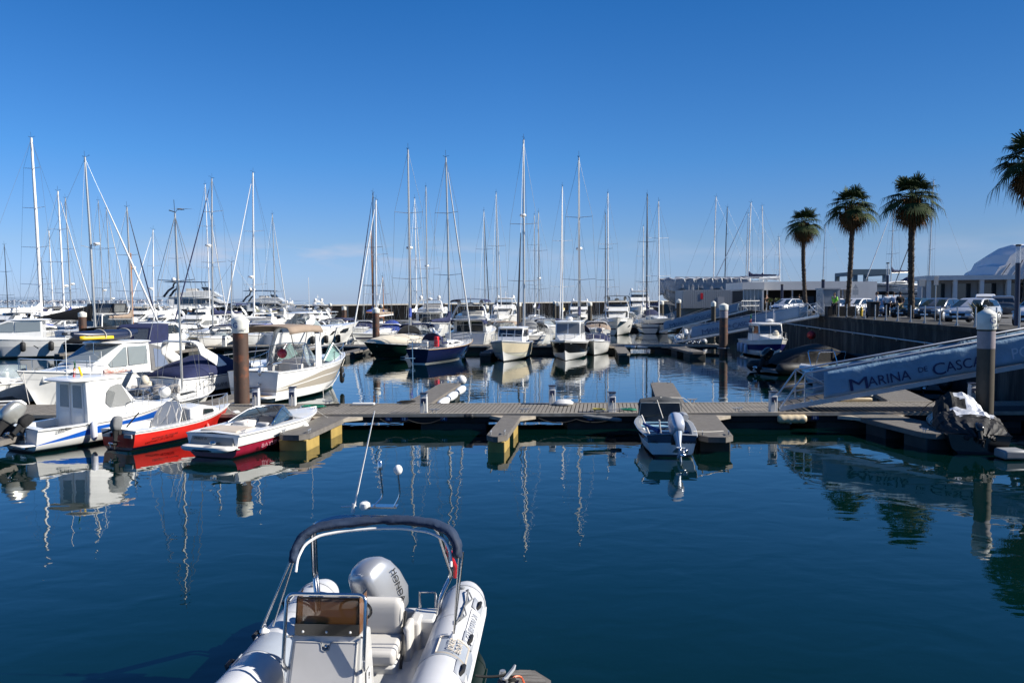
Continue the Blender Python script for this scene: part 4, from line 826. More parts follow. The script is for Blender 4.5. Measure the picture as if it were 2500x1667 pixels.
Mo = Matrix.Translation((-2.72, -.22, .72)) @ Matrix.Rotation(PI, 4, 'Z') @ Matrix.Rotation(R(-48), 4, 'Y'); outboard(B1, Mo, .62, blackc, dark, name='auxiliary_motor')
fender_on('white fender with blue ends on the blue-flashed cabin boat', B1, H1, .30, -1, mat('fender_blue_ends', (.66, .67, .74), .4), .10, .62, .18)
tag(MB().ball((0, 0, 0), .21, 16).build('buoy', fend, loc=(-12.35, 28.15, 1.30)), 'round white buoy on the bow of the small cabin boat', 'buoy')
# B2: red-hulled small boat
b2b = [(('a', 0.), bottom), (('a', .03), bottom), (('a', .11), navy), (('c',), red), (('f', .62), red), (('f', .84), red), (('f', .86), white), (('f', 1.), white)]
B2 = thing('small_boat', 'small red and white boat with a raised grey hatch between two larger ones', 'motor boat', (-11.05, 26.15, 0), R(67))
H2 = hull(B2, 4.7, 1.75, .86, .62, b2b, tw=.82, rake=.55, cockpit=(.12, .50, .28), sd=.26, full=.45, p=1.9, deckm=white)
wf2 = lambda x, z: .60 * (1 - (max(0, x) / 2.1) ** 2 * .7) * (1 - .15 * (z - .6))
cab(B2, 'cuddy', [(-.05, .55), (.0, 1.0), (.55, 1.04), (1.15, .92), (1.5, .8), (1.5, .55)], wf2, white, .05, .1)
sidewin(B2, [(.55, .74), (.6, .92), (1.05, .87), (1.15, .77)], wf2)
# raised panel propped in the cockpit, ribbed
pn = MB(); A = Vector((-.62, 0, .45)); U = Vector((.42, 0, .78)); Wd = Vector((0, .62, 0)); nn = Vector((-.88, 0, .47)) * .03
def pp(u, v, o=0): return A + U * v + Wd * (u * (1 - .25 * v)) + nn * o
pn.add([pp(-1, 0), pp(1, 0), pp(1, .7), pp(.55, 1), pp(-.55, 1), pp(-1, .7), pp(-1, 0, -1), pp(1, 0, -1), pp(1, .7, -1), pp(.55, 1, -1), pp(-.55, 1, -1), pp(-1, .7, -1)], [(0, 1, 2, 3, 4, 5), (11, 10, 9, 8, 7, 6)] + [(i, (i + 1) % 6, (i + 1) % 6 + 6, i + 6) for i in range(6)])
fixn(pn.build('raised_hatch', mat('hatch_cream', (.62, .61, .58), .5), B2, smooth=0))
rb = MB()
for k in range(3): rb.tube([pp(-.7 + .7 * k - .25, .12, 1), pp(-.7 + .7 * k, .42, 1), pp(-.7 + .7 * k + .25, .12, 1)], .012, 4); rb.tube([pp(-.7 + .7 * k, .42, 1), pp(-.7 + .7 * k, .85 - .1 * abs(k - 1), 1)], .012, 4)
rb.build('hatch_rib', vinyl, B2)
Mo = Matrix.Translation((-2.42, -.12, .62)) @ Matrix.Rotation(PI, 4, 'Z') @ Matrix.Rotation(R(-8), 4, 'Y'); outboard(B2, Mo, .62, greyc, dark)
b = MB(); b.tube([(-2.3, -.3, .72), (-2.05, -.55, 1.15)], .022, 6); b.tube([(-2.35, .0, .7), (-2.6, .35, .55)], .03, 6); b.build('tiller', dark, B2)
for y_ in (.28, -.62): MB().box(-2.42, -2.37, y_, y_ + .32, .40, .52).build('transom_pad', greyhull, B2, bevel=.01)
text('SANTIAGO DE CASCAIS', .085, ink, B2, (-1.9, -.862, .30), (1, -.035, .04), (0, -.2, 1), sx=1.1)
railing(B2, H2, .80, .985, .38, .05, n=4, mid=False, name='bow_rail'); b = MB()
for s in (-.15, .05, .2): b.tube([(-.55 + s, -.72, .66), (-.75 + s, -.5, 1.9 + s), (.3, -.1, 1.0)], .006, 3)
b.build('stay', ropem, B2)
fender_on('red-tipped white fender at the bow of the red boat', B2, H2, .62, -1, mat('fender_red', (.72, .12, .10), .5), .075, .36)
bumper('fat cream fender standing at the bow of the red boat', (-10.0, 28.2, .45), (-9.7, 28.15, .47), .16, fend, rings=1)
# B3: white and maroon bowrider
b3b = [(('a', 0.), bottom), (('a', .03), bottom), (('c',), maroon), (('f', .30), maroon), (('g', lambda t: .50 + .06 * t), maroon), (('g', lambda t: .53 + .06 * t), black), (('f', .75), white), (('f', 1.), white)]
B3 = thing('speedboat', 'white and maroon open speedboat with a blue-tinted windscreen by the yellow floats', 'speedboat', (-7.75, 25.15, 0), R(70))
H3 = hull(B3, 5.15, 2.05, .82, .70, b3b, tw=.9, rake=.75, full=.5, p=2.1, cockpit=(.24, .60, .22), sd=.30, chine=.12, sag=0., deckm=white, solem=mat('grey_carpet', (.16, .15, .14), .95))
b = MB()          # low sculpted stern deck with bathing platform
plate(B3, 'bathing_platform', -3.05, -2.45, .84, .93, .26, .13, mat('platform_white', (.66, .64, .60), .5), .0, 4)
MB().tube([(-3.05 + .55 * (1 - math.cos(a)), .93 * math.sin(a) * 1.0, .30) for a in [-1.45 + 2.9 * i / 20 for i in range(21)]], .035, 6).build('bumper_strip', black, B3)
pn = MB(); pn.add([(-2.60, -.78, .36), (-2.60, .78, .36), (-2.50, .74, .68), (-2.50, -.74, .68), (-2.66, -.76, .36), (-2.66, .76, .36), (-2.56, .72, .66), (-2.56, -.72, .66)], [(4, 5, 6, 7), (0, 3, 2, 1), (4, 7, 3, 0), (5, 1, 2, 6), (7, 6, 2, 3)])
fixn(pn.build('transom_panel', mat('panel_taupe', (.26, .25, .22), .4), B3, smooth=0))
text('SPEEDY IV', .11, ink, B3, (-2.66, .62, .53), (0, -1, 0), (.3, 0, 1)); text('CASCAIS', .10, ink, B3, (-2.68, .05, .42), (0, -1, 0), (.3, 0, 1))
s_ = MB(); s_.box(-2.35, -1.45, -.66, .66, .58, .77); s_.build('sunpad', mat('sunpad_beige', (.50, .43, .35), .7, var=.1), B3, bevel=.05)
s_ = MB(); s_.box(-.95, -.72, .18, .66, .22, .78); s_.box(-.95, -.45, .18, .66, .22, .48); s_.build('passenger_seat', vinyl, B3, bevel=.06)
s_ = MB(); s_.box(-.95, -.76, -.66, -.22, .22, .80); s_.box(-.95, -.50, -.66, -.22, .22, .48); s_.build('helm_seat', vinyl, B3, bevel=.06)
s_ = MB(); s_.box(.36, .46, -.66, .05, .22, .82); s_.box(.36, .46, .10, .66, .22, .80); s_.build('bulkhead', mat('bulkhead_grey', (.17, .17, .18), .6), B3, bevel=.02)
s_ = MB(); s_.box(-1.3, -.1, .70, .76, .45, .68); s_.box(-1.3, -.1, -.76, -.70, .45, .68); s_.build('side_pad', mat('maroon_vinyl', (.22, .03, .06), .6), B3, bevel=.02)
n = 16; lo, hi = [], []
for i in range(n + 1):
    q = -1 + 2 * i / n; cx = 1 - abs(q) ** 2.6; x = -.95 + 1.95 * cx; lo.append(Vector((x, q * .90 * (1 - .08 * cx), .755 + .02 * cx))); hh = .36 * min(1, cx * 1.6 + .0); hi.append(Vector((x - .42 * min(1, cx * 1.5), q * .80, .76 + hh)))
b = MB(); b.loft([lo, hi], closed=False, cap=False); b.build('windscreen', mat('blue_tinted_screen', (.05, .10, .16), .04, alpha=.62, spec=.9), B3, thick=.008, smooth=60)
f = MB(); f.tube(hi, .02, 6); f.tube(lo, .012, 5); [f.tube([lo[i], hi[i]], .012, 5) for i in (3, 6, 10, 13)]; f.build('screen_frame', steel, B3)
text('BAYLINER', .17, mat('faint_lettering', (.45, .20, .24), .5), B3, (-1.7, -.995, .20), (1, -.02, .03), (0, -.25, 1), sx=1.5)
c = MB(); cleat(c, 2.1, .25, .80, .4, .8); cleat(c, 2.1, -.25, .80, -.4, .8); cleat(c, -2.3, -.85, .72, 0, .8); c.build('cleat', steel, B3)
fender_on('grey and white fender between the maroon speedboat and the finger pontoon', B3, H3, .62, -1, fend, .12, .62, -.02)
MB().ball((-2.85, -.25, .50), .07, 10, (1.4, 1.6, .8)).build('stern_light', steel, B3)
# B5: white pilothouse cruiser with kayak on the roof
B5, H5, d5 = pilothouse('white pilothouse cruiser carrying a strapped navy kayak on its roof', (-18.75, 36.1), -108, L=8.4, B=2.95, zb=1.75, zs=1.2, roofz=2.62, hx=(-.22, .16), sw=.41, rakef=.20, front=1, winm=mat('pale_reflecting_glass', (.20, .23, .24), .05, spec=.9), sides=False,
    wins=[[(-1.65, 1.62), (-1.65, 2.46), (-.55, 2.46), (-.55, 1.62)], [(-.45, 1.6), (-.45, 2.46), (-.35, 2.46), (.55, 1.75), (.45, 1.6)]], roof_over=(.3, .5), group=None,
    hb=[(('a', 0.), bottom), (('a', .06), bottom), (('a', .10), grey), (('c',), white), (('f', .55), white), (('f', .78), white), (('f', .79), grey), (('f', 1.), white)])
sidewin(B5, [(-1.6, .68), (-1.2, .88), (.9, .86), (1.3, .72), (1.0, .62), (-1.4, .56)], lambda x, z: H5.w(x / 8.4 + .5, z), glass, name='hull_window', off=.018)
cab(B5, 'aft_canopy', [(-3.3, 1.25), (-2.7, 2.35), (-1.9, 2.55), (-1.9, 1.2)], lambda x, z: 1.18 - .1 * (z - 1.2), mat('grey_enclosure', (.14, .14, .145), .8, var=.2), .06, .03)
sidewin(B5, [(-3.05, 1.4), (-2.6, 2.2), (-2.15, 2.3), (-2.15, 1.4)], lambda x, z: 1.18 - .1 * (z - 1.2), mat('vinyl_window_blue', (.14, .17, .24), .15, spec=.8), name='canopy_window')
b = MB(); b.tube([(.5, .2, 2.7), (.6, .25, 1.3)], .015, 5); b.tube([(-3.6, .9, 1.2), (-3.5, .9, 1.9), (-3.5, -.9, 1.9), (-3.6, -.9, 1.2)], .02, 5); b.build('handrail', steel, B5)
b = MB(); b.lathe([(.03, 0), (.30, .05), (.30, .07), (.05, .13)], (2.1, .3, 1.78), 16); b.build('deck_hatch', glass, B5)
kb = MB(); M5 = Matrix.Translation(B5.location) @ Matrix.Rotation(R(-108), 4, 'Z')
rings = []
for i in range(15):
    t_ = i / 14; w_ = .40 * max(.04, math.sin(PI * (.03 + .94 * t_))) ** .55; rings.append(ring((-1.9 + 3.3 * t_, .35 - .4 * t_, 2.98 + .12 * abs(2 * t_ - 1) ** 3), w_, .26 * max(.1, math.sin(PI * (.05 + .9 * t_))) ** .5, 2.2, 14, ((0, 1, 0), (0, 0, 1))))
ko = thing('kayak', 'navy kayak strapped upside down on the roof of the white pilothouse cruiser', 'kayak', B5.location, R(-108)); kb.loft(rings).build('kayak_hull', mat('kayak_navy', (.012, .02, .05), .35), ko)
kb = MB(); kb.grid(lambda u, v: (-.3 + 1.5 * u, .35 - .4 * (.485 + .455 * u) + .41 * math.sin(PI * (.03 + .94 * (.485 + .455 * u))) ** .55 * (1.01 - .10 * v), 2.84 + .16 * v), 8, 2); kb.build('stripe', yellowp, ko, thick=.02)
kb = MB()
for x in (-1.2, .1): kb.tube([(x, .36 - .12 * (x + 1.9) + .42 * math.cos(a), 2.98 + .29 * math.sin(a)) for a in [-.4 + (PI + .8) * i / 12 for i in range(13)]], .02, 5)
kb.build('strap', ropem, ko)
# B5b: far-left bow and dark dinghy
Bx, Hx, dx = express('white cruiser cut off by the left edge behind the small cabin boat', (-22.6, 34.2), -100, L=7.4, B=2.6, group=None, arch=False)
bt = thing('inflatable_dinghy', 'black and white inflatable dinghy at the left edge behind the outboards', 'dinghy', (-21.4, 31.3, 0), R(200))
def rib_tubes(par, L, B, r, m, z=.3, bowz=.25, name='tube', n=18, cone=None):
    pts = []; rr = []
    for i in range(n + 1):
        t = i / n; a = t * PI
        if t < .32: x = -L / 2 + t / .32 * L * .62; y = B / 2
        elif t > .68: x = -L / 2 + (1 - t) / .32 * L * .62; y = -B / 2
        else: q = (t - .32) / .36 * PI; x = L * .12 + math.sin(q) * L * .38; y = B / 2 * math.cos(q)
        pts.append((x, y, z + bowz * max(0, (x / L + .1)) * 1.6)); rr.append(r)
    pts = [(-L / 2 - r * .8, B / 2, z)] + pts + [(-L / 2 - r * .8, -B / 2, z)]; rr = [r * .35] + rr + [r * .35]
    return MB().tube(pts, rr, 14).build(name, m, par, smooth=70)
rib_tubes(bt, 3.2, 1.3, .22, fend); MB().box(-1.5, .9, -.5, .5, .12, .2).build('floor', dark, bt); rib = MB().box(-1.3, .5, -.45, .45, .42, .5).build('cover', blackc, bt, bevel=.05)
# B6: navy covered sports cruiser
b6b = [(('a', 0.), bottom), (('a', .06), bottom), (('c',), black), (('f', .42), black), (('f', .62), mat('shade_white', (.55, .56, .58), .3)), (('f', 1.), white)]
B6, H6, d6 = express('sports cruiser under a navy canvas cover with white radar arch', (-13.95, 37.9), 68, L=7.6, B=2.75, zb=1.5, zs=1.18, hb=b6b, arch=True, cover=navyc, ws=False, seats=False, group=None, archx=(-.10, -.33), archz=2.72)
MB().lathe([(.02, 0), (.22, .03), (.27, .15), (.22, .33), (.02, .38)], (-3.95, .45, .72), 12).build('stern_cushion', creamc, B6)
text('MAXUM', .26, mat('dull_lettering', (.16, .17, .19), .5), B6, (-2.6, -1.345, .62), (1, 0, .02), (0, -.25, 1), sx=1.6)
# B7: little sailing boat with lettered cover
B7 = sailboat('small sailing boat with a thin tall mast behind the red boat', 439, 522, 33.2, 80, L=5.6, cover=None, mm=alu, r=.05, nsp=1, beam=2.1, zb=.75, boom=False, group=None, spr=[.62])
b = MB(); rings = []
for i in range(12): t_ = i / 11; rings.append(ring((.1 + .12 * math.sin(i * 2), -.15 + 1.9 * t_, .98 + .05 * math.sin(i * 1.7)), .16 * (1 - .3 * abs(2 * t_ - 1) ** 4), .17 + .02 * math.sin(i * 3), 2.3, 12, ((1, 0, 0), (0, 0, 1))))
cv = MB().loft(rings); B7c = thing('rolled_cover', 'grey rolled sail cover lettered in white, lying across the small sailing boat', 'sail cover', (-13.55, 31.75, 0), R(80 + 8)); cv.build('canvas', mat('cover_grey_tan', (.30, .28, .26), .85, var=.25), B7c, smooth=70)
text('Serious IV', .19, inkw, B7c, (-.10, 1.05, .93), (0, -1, 0), (.35, 0, 1), shear=.3)
tag(MB().ball((0, 0, 0), .20, 12, (1, 1, 1.2)).build('cushion', creamc, loc=(-15.3, 33.0, 1.22)), 'lumpy cream sack at the stern below the navy covered cruiser', 'sack')
# B8: big express cruiser with beige bimini
b8b = [(('a', 0.), bottom), (('a', .07), mat('green_boot', (.02, .06, .05), .5)), (('c',), white), (('f', .38), white), (('g', lambda t: .42 + .22 * min(1, t * 2.2)), taupe), (('g', lambda t: .45 + .22 * min(1, t * 2.2)), white), (('g', lambda t: .47 + .38 * min(1, t * 2.2)), taupe), (('f', 1.), white)]
B8, H8, d8 = express('large white cruiser with beige bimini and taupe hull band right of the rusty pile', (-10.2, 38.7), 72, L=7.9, B=2.95, zb=1.75, zs=1.38, hb=b8b, arch=True, top=tanc, group=None, archx=(-.10, -.06), archz=3.22, topx=(-.38, -.03), wsh=.85, archm=None)
plate(B8, 'teak_step', -4.48, -3.8, .85, 1.05, .365, .012, teak, .0, 5)
sidewin(B8, [(-.2, d8 + .25), (.65, d8 + 1.0), (1.45, d8 + .42), (1.0, d8 + .25), (.3, d8 + .15)], lambda x, z: 1.30 - .15 * (z - d8), mat('green_glass', (.25, .40, .36), .05, alpha=.7, spec=.9), name='side_screen')
b = MB(); [b.tube([(x, s * 1.3, z) for x, z in ((-.2, d8 + .22), (.65, d8 + 1.03), (1.5, d8 + .40))], .03, 6) for s in (1, -1)]; b.build('side_screen_frame', white, B8)
Mo = Matrix.Translation((-3.75, -.35, 1.2)) @ Matrix.Rotation(PI, 4, 'Z') @ Matrix.Rotation(R(-5), 4, 'Y'); outboard(B8, Mo, .55, silver2, dark, name='auxiliary_motor')
MB().tube([(-.9, -1.0, 3.2), (-.95, -1.0, 5.6)], .012, 5).build('antenna', white, B8)
tag(MB().ball((0, 0, 0), .24, 14).build('buoy', mat('red_buoy', (.42, .04, .07), .3), loc=(-11.05, 38.2, 1.98)), 'dark red buoy in the cockpit of the beige-topped cruiser', 'buoy')
text('10033 4PT', .13, ink, B8, (-3.97, .55, .62), (0, -1, 0), (.2, 0, 1))
p_ = MB(); [p_.tube([(x * 7.9, s * 1.28, d8), (x2 * 7.9, s * 1.28, 3.1)], .018, 5) for x, x2 in ((-.30, -.37), (-.28, -.2), (-.12, -.05)) for s in (1, -1)]; p_.build('bimini_frame', steel, B8)
MB().lathe([(.11, 0), (.13, .01), (.13, .02), (.11, .03)], (0, 0, 0), 16, Matrix.Rotation(R(90), 4, 'X')).build('porthole', steel, B8, loc=(1.5, -1.36, .78))
fender_on('long black fender at the bow of the beige-topped cruiser', B8, H8, .80, -1, rubber, .12, .85, .28)
# ---- right side small boats
blueg = mat('boat_blue_paint', (.03, .09, .20), .5, var=.2)
bDb = [(('a', 0.), bottom), (('a', .06), bottom), (('a', .08), navy), (('c',), white2), (('f', .66), white2), (('f', .68), navy), (('f', 1.), navy)]
BD = thing('open_boat', 'small open blue and white boat with a dark awning and raised outboard', 'open boat', (4.72, 24.75, 0), R(85))
HD = hull(BD, 4.7, 1.75, .80, .62, bDb, tw=.80, rake=.4, cockpit=(.04, .8, .16), sd=.13, full=.45, p=2., deckm=grey, solem=blueg)
for x, m in ((-.9, blueg), (.1, skyb), (.9, skyb)): MB().box(x, x + .26, -.68, .68, .44, .50).build('thwart', m, BD, bevel=.01)
cab(BD, 'bow_shelter', [(1.0, .6), (1.0, 1.12), (1.2, 1.24), (1.75, 1.0), (2.1, .75)], lambda x, z: .72 - .28 * max(0, x - 1.) ** 1., mat('dark_grey_awning', (.05, .055, .06), .85, var=.25, bump=.02, bs=7), .06, .14)
b = MB(); b.tube([(1.0, -.70, .6), (1.0, -.62, 1.12), (1.0, .62, 1.12), (1.0, .70, .6)], .018, 5); b.tube([(1.0, .1, 1.2), (.1, .0, .75)], .015, 5); b.tube([(1.1, .0, 1.28), (1.5, -.8, 1.22), (1.9, -1.2, .9)], .012, 5); b.build('awning_frame', ropem, BD)
Mo = Matrix.Translation((-2.30, -.10, .55)) @ Matrix.Rotation(R(8), 4, 'X') @ Matrix.Rotation(PI + R(14), 4, 'Z') @ Matrix.Rotation(R(-40), 4, 'Y'); outboard(BD, Mo, .98, mat('white_grey_cowling', (.40, .44, .52), .25, .2), mat('blue_grey_leg', (.40, .46, .54), .35, .2), name='outboard_motor')
b = MB(); b.tube([(-2.2, .35, .72), (-1.75, .75, .86)], [.07, .04], 8); b.build('tiller', mat('blue_tiller', (.03, .06, .2), .5), BD)
b = MB(); b.tube([(-1.4, .55, .5), (-1.0, .75, 1.0)], .03, 6); b.tube([(-1.2, .2, .5), (-1.25, .25, .9)], .025, 6); b.build('oar', vinyl, BD)
text('YRC', .10, ink, BD, (-2.37, .58, .40), (0, -1, 0), (0, 0, 1)); text('CASCAIS', .10, ink, BD, (-2.37, -.30, .40), (0, -1, 0), (0, 0, 1))
bumper('grey fender between the open blue boat and its finger', (5.35, 25.4, .75), (5.45, 24.9, .75), .15, greyhull, rings=1); bumper('weathered tube fender tied off the left side of the open blue boat', (2.35, 26.3, .62), (3.6, 26.1, .5), .07, greyc, rings=3)
def line(label, pts, m=ropem, r=.014, name='mooring_line', sag=.15, group='mooring lines'):
    P_ = []
    for a, b_ in zip(pts, pts[1:]):
        a, b_ = Vector(a), Vector(b_)
        for k in range(8): q = k / 8; P_.append(a.lerp(b_, q) - Vector((0, 0, sag * 4 * q * (1 - q))))
    P_.append(Vector(pts[-1])); return tag(MB().tube(P_, r, 5).build(name, m), label, 'mooring line', group)
line('white line from the open blue boat stern to the finger cleat', [(5.2, 22.75, .68), (6.2, 23.25, .6)], sag=.02)
line('line from the open blue boat bow to the pontoon at its left', [(3.9, 26.8, .82), (2.9, 27.5, .62)], sag=.02)
line('line from the maroon speedboat bow to the finger root', [(-6.95, 27.4, .84), (-6.3, 27.0, .52)], sag=.02)
line('mooring line from the beige-topped cruiser to the far pontoon edge', [(-8.9, 42.2, 1.4), (-8.6, 36, .5), (-7.1, 30.2, .62)], sag=.4)
line('dark line from the small cabin boat bow across to the pontoon', [(-12.25, 28.4, 1.1), (-11.2, 28.9, .6)], ropeb, sag=.1)
# E covered boat
BE = thing('covered_boat', 'small boat wrapped in a black and silver cover moored by the dark pile', 'covered boat', (14.05, 24.75, 0), R(72))
HE = hull(BE, 4.6, 1.9, .75, .55, bands_plain(black, None, None, black), tw=.85, rake=.4, n=16, deckm=black, rim=black)
silc = mat('silver_cover', (.56, .58, .62), .55, .2, var=.15, bump=.06, bs=5); blkc = mat('black_cover', (.005, .005, .006), .7, var=.3, bump=.06, bs=5)
prof = ((-2.4, .30, .52), (-2.1, .62, .70), (-1.6, .86, .84), (-1.2, .92, .95), (-.85, .92, 1.04), (-.5, .88, 1.00), (-.2, .86, .90), (.05, .80, 1.02), (.35, .72, 1.32), (.7, .68, 1.42), (1.1, .62, 1.36), (1.5, .52, 1.10), (2.0, .34, .80), (2.35, .12, .68))
b = MB(); rings = []; NR, NC = 52, 30
for i in range(NR + 1):
    f = i / NR * (len(prof) - 1); k = min(int(f), len(prof) - 2); q = f - k; q = q * q * (3 - 2 * q); x, w_, zt = [prof[k][c] * (1 - q) + prof[k + 1][c] * q for c in range(3)]; r_ = []
    for j in range(NC + 1):
        a_ = PI * j / NC; fo = .035 * math.sin(j * 1.9 + 2.2 * math.sin(x * 2.1)) * math.sin(a_) ** .5 + .02 * math.sin(x * 17 + j * .6)
        r_.append(Vector((x + .02 * math.sin(j * 2.3), w_ * math.copysign(abs(math.cos(a_)) ** .75, math.cos(a_)) + fo * .6 * math.cos(a_), .40 + (zt - .40) * max(0, math.sin(a_)) ** (.75 + .2 * math.sin(x * 3)) + fo * math.sin(a_))))
    rings.append(r_)
b.loft(rings, closed=False, cap=False)
for i in range(NR):
    xx_ = prof[min(int(i / NR * 13), 13)][0]
    for j in range(NC): b.m[i * NC + j] = 1 if (xx_ > -.1 and xx_ < 1.3 and 15 + int(2 * math.sin(i * .7)) <= j <= 23) or (-1.3 < xx_ <= -.1 and 12 <= j <= 20 + int(2 * math.sin(i))) else 0
rp_ = MB(); [rp_.tube([(x, .95 * math.cos(a_), .42 + (z_ - .40) * math.sin(a_)) for a_ in [PI * k / 12 for k in range(13)]], .012, 4) for x, z_ in ((-1.3, .98), (-.2, .95), (1.5, 1.14))]; rp_.build('strap', ropeb, BE)
b.build('cover', [blkc, silc], BE, smooth=35, thick=.02)
Mo = Matrix.Translation((-2.3, .0, .5)) @ Matrix.Rotation(PI, 4, 'Z') @ Matrix.Rotation(R(-55), 4, 'Y'); outboard(BE, Mo, .6, black, dark, prop=False)
tag(MB().box(-.35, .3, -.28, .28, .02, .28).build('float_block', grey, bevel=.06, loc=(13.85, 21.9, 0)), 'grey float block in the water behind the silver-covered boat', 'float block')

line('mooring line from the small white cabin boat stern to the left finger', [(-13.9, 23.7, .72), (-15.0, 24.6, .58)], ropem, sag=.08)
line('mooring line drooping from the red boat bow to the pontoon edge', [(-10.15, 28.0, .84), (-9.6, 27.5, .60)], ropem, sag=.05)
line('mooring line from the bow of the white pilothouse cruiser to the pontoon', [(-19.9, 32.3, 1.7), (-18.6, 30.5, .6)], ropem, sag=.1)
line('dark line from the navy sailing yacht stern dipping to the water', [(-5.6, 57.0, 1.2), (-7.2, 58.5, .4)], ropeb, sag=.2)
line('rope hanging along the near fascia left of the lone finger', [(-4.6, 27.42, .4), (-3.6, 27.40, .36), (-2.4, 27.38, .42)], ropeb, .02, sag=.16)
line('cable hanging along the near fascia right of the lone finger', [(.9, 27.33, .4), (2.2, 27.3, .36), (3.6, 27.28, .42)], ropeb, .02, sag=.14)
# ================================================================ FOREGROUND RIB (bow towards us)
RB = thing('rib_boat', 'white rigid inflatable boat in the foreground with console, steel arch and big silver outboard', 'inflatable boat', (-1.62, 9.3, 0), R(-93.4))
tubem = mat('tube_white', (.50, .505, .52), .42, var=.07, vs_=2.5, bump=.002, bs=8); bandm = mat('tube_grey_band', (.27, .30, .35), .45, var=.08)
path = [(-1.62, 1), (-1.5, 1), (-1.3, 1), (-1.0, 1), (0, 1), (1, 1), (2, 1), (2.8, .96), (3.5, .78), (4.0, .45), (4.2, 0)]
def tubepath(y0, y1):
    c, h = (y0 + y1) / 2, (y1 - y0) / 2; P_ = []
    for x, k in path: P_.append((x, c + h * k, .46 + max(0, x - 1.5) * .10))
    for x, k in path[::-1][1:]: P_.append((x, c - h * k, .46 + max(0, x - 1.5) * .10))
    return P_
tp = tubepath(-1.08, .90); rr = [.10, .19, .255] + [.285] * (len(tp) - 6) + [.255, .19, .10]
tb_ = MB(); tb_.tube(tp, rr, 28); tb_.build('inflatable_tube', tubem, RB, smooth=60)
for y in (.90, -1.08):
    MB().lathe([(.29, .50), (.29, .98)], (0, 0, 0), 32, Matrix.Translation((0, y, .46)) @ Matrix.Rotation(PI / 2, 4, 'Y') ).build('tube_band', bandm, RB)
    s = 1 if y > 0 else -1; b = MB(); b.tube([(x, y + s * .275, .42 + max(0, x - 1.5) * .1) for x in (-1.15, -.9, 0, 1, 2, 2.6)], [.02, .035, .04, .04, .04, .03], 8); b.build('rubbing_strake', mat('strake_light', (.58, .58, .60), .5), RB)
    for x in (-.62, .38, 1.12, 1.8):
        hb_ = MB(); a = R(38) if s > 0 else R(142); n_ = Vector((0, math.cos(a), math.sin(a))); tng = Vector((0, -math.sin(a) * s, math.cos(a) * s)); c0 = Vector((x, y, .46)) + n_ * .29
        hb_.tube([c0 + Vector((-.10, 0, 0)), c0 + Vector((-.06, 0, 0)) + n_ * .045, c0 + Vector((.06, 0, 0)) + n_ * .045, c0 + Vector((.10, 0, 0))], [.02, .022, .022, .02], 8); hb_.build('grab_handle', rubber, RB)
        pd = MB(); pd.add([c0 + Vector((-.15, 0, 0)) - tng * .08 + n_ * .0, c0 + Vector((.15, 0, 0)) - tng * .08, c0 + Vector((.15, 0, 0)) + tng * .08, c0 + Vector((-.15, 0, 0)) + tng * .08], [(0, 1, 2, 3)]); pd.build('handle_pad', mat('pad_grey', (.36, .38, .42), .5), RB, thick=.012)
for y in (.90, -1.08):
    for x in (-1.12, -.12, 1.42, 2.2): MB().lathe([(.2862, 0), (.2885, .004), (.2885, .034), (.2862, .038)], (0, 0, 0), 32, Matrix.Translation((x, y, .46 + max(0, x - 1.5) * .1)) @ Matrix.Rotation(PI / 2, 4, 'Y')).build('tube_seam', mat('seam_grey', (.40, .41, .43), .5), RB)
a = R(52); n_ = Vector((0, math.cos(a), math.sin(a))); up_ = Vector((0, -math.sin(a), math.cos(a)))
lp = Vector((0, .90, .46)) + n_ * .297
# lettering reads from the dock side: runs towards the stern
text('CLUBMAN 21', .115, mat('letter_grey', (.40, .42, .46), .5), RB, lp + Vector((.42, 0, 0)) - up_ * .10 - Vector((0, 0, .0)) + n_ * .014, (-1, 0, 0), up_, sx=1.05)
b = MB(); b.add([lp + Vector((.46, 0, 0)) - up_ * .125, lp + Vector((-.42, 0, 0)) - up_ * .125, lp + Vector((-.42, 0, 0)) + up_ * .0, lp + Vector((.46, 0, 0)) + up_ * .0], [(0, 1, 2, 3)]); b.build('name_panel', mat('panel_pale', (.60, .60, .60), .5), RB, thick=.006, smooth=0)
a = R(66); n_ = Vector((0, math.cos(a), math.sin(a))); up_ = Vector((0, -math.sin(a), math.cos(a))); lp = Vector((0, .90, .46)) + n_ * .298; lgm = mat('logo_beige', (.56, .50, .42), .5)
text('JOKER', .10, lgm, RB, lp + Vector((.90, 0, 0)) + up_ * .005 + n_ * .012, (-1, 0, 0), up_, sx=1.02); text('BOAT', .10, lgm, RB, lp + Vector((.88, 0, 0)) - up_ * .085 + n_ * .006, (-1, 0, 0), up_, sx=1.1)
b = MB(); q_ = [Vector((.96, .90, .46)), Vector((.56, .90, .46))]
def onT(x, deg, o=.294): a = R(deg); return Vector((x, .90 + o * math.cos(a), .46 + o * math.sin(a)))
b.tube([onT(.94, d_) for d_ in range(30, 106, 8)] + [onT(x, 102) for x in (.85, .65)] + [onT(.54, d_) for d_ in range(102, 28, -8)] + [onT(x, 30) for x in (.65, .85)], .012, 4, closed=True); b.build('logo_frame', lgm, RB)
b = MB(); b.tube([onT(-.85, 78, .30), onT(-.8, 74, .34), onT(-.5, 70, .31), onT(.05, 72, .31), onT(.1, 74, .34), onT(.2, 78, .30)], .012, 6); b.tube([onT(-.8, 70, .31), onT(-.6, 60, .33), onT(-.3, 72, .32), onT(-.1, 62, .32), onT(.1, 72, .31)], .01, 5); b.build('grab_line', greyc, RB)
for y in (.90, -1.08): MB().lathe([(.035, 0), (.035, .02), (.015, .03)], (-.95, y, .745), 10).build('air_valve', grey, RB)
ribg = mat('rib_gelcoat', (.54, .535, .515), .3, var=.06, coat=.3)
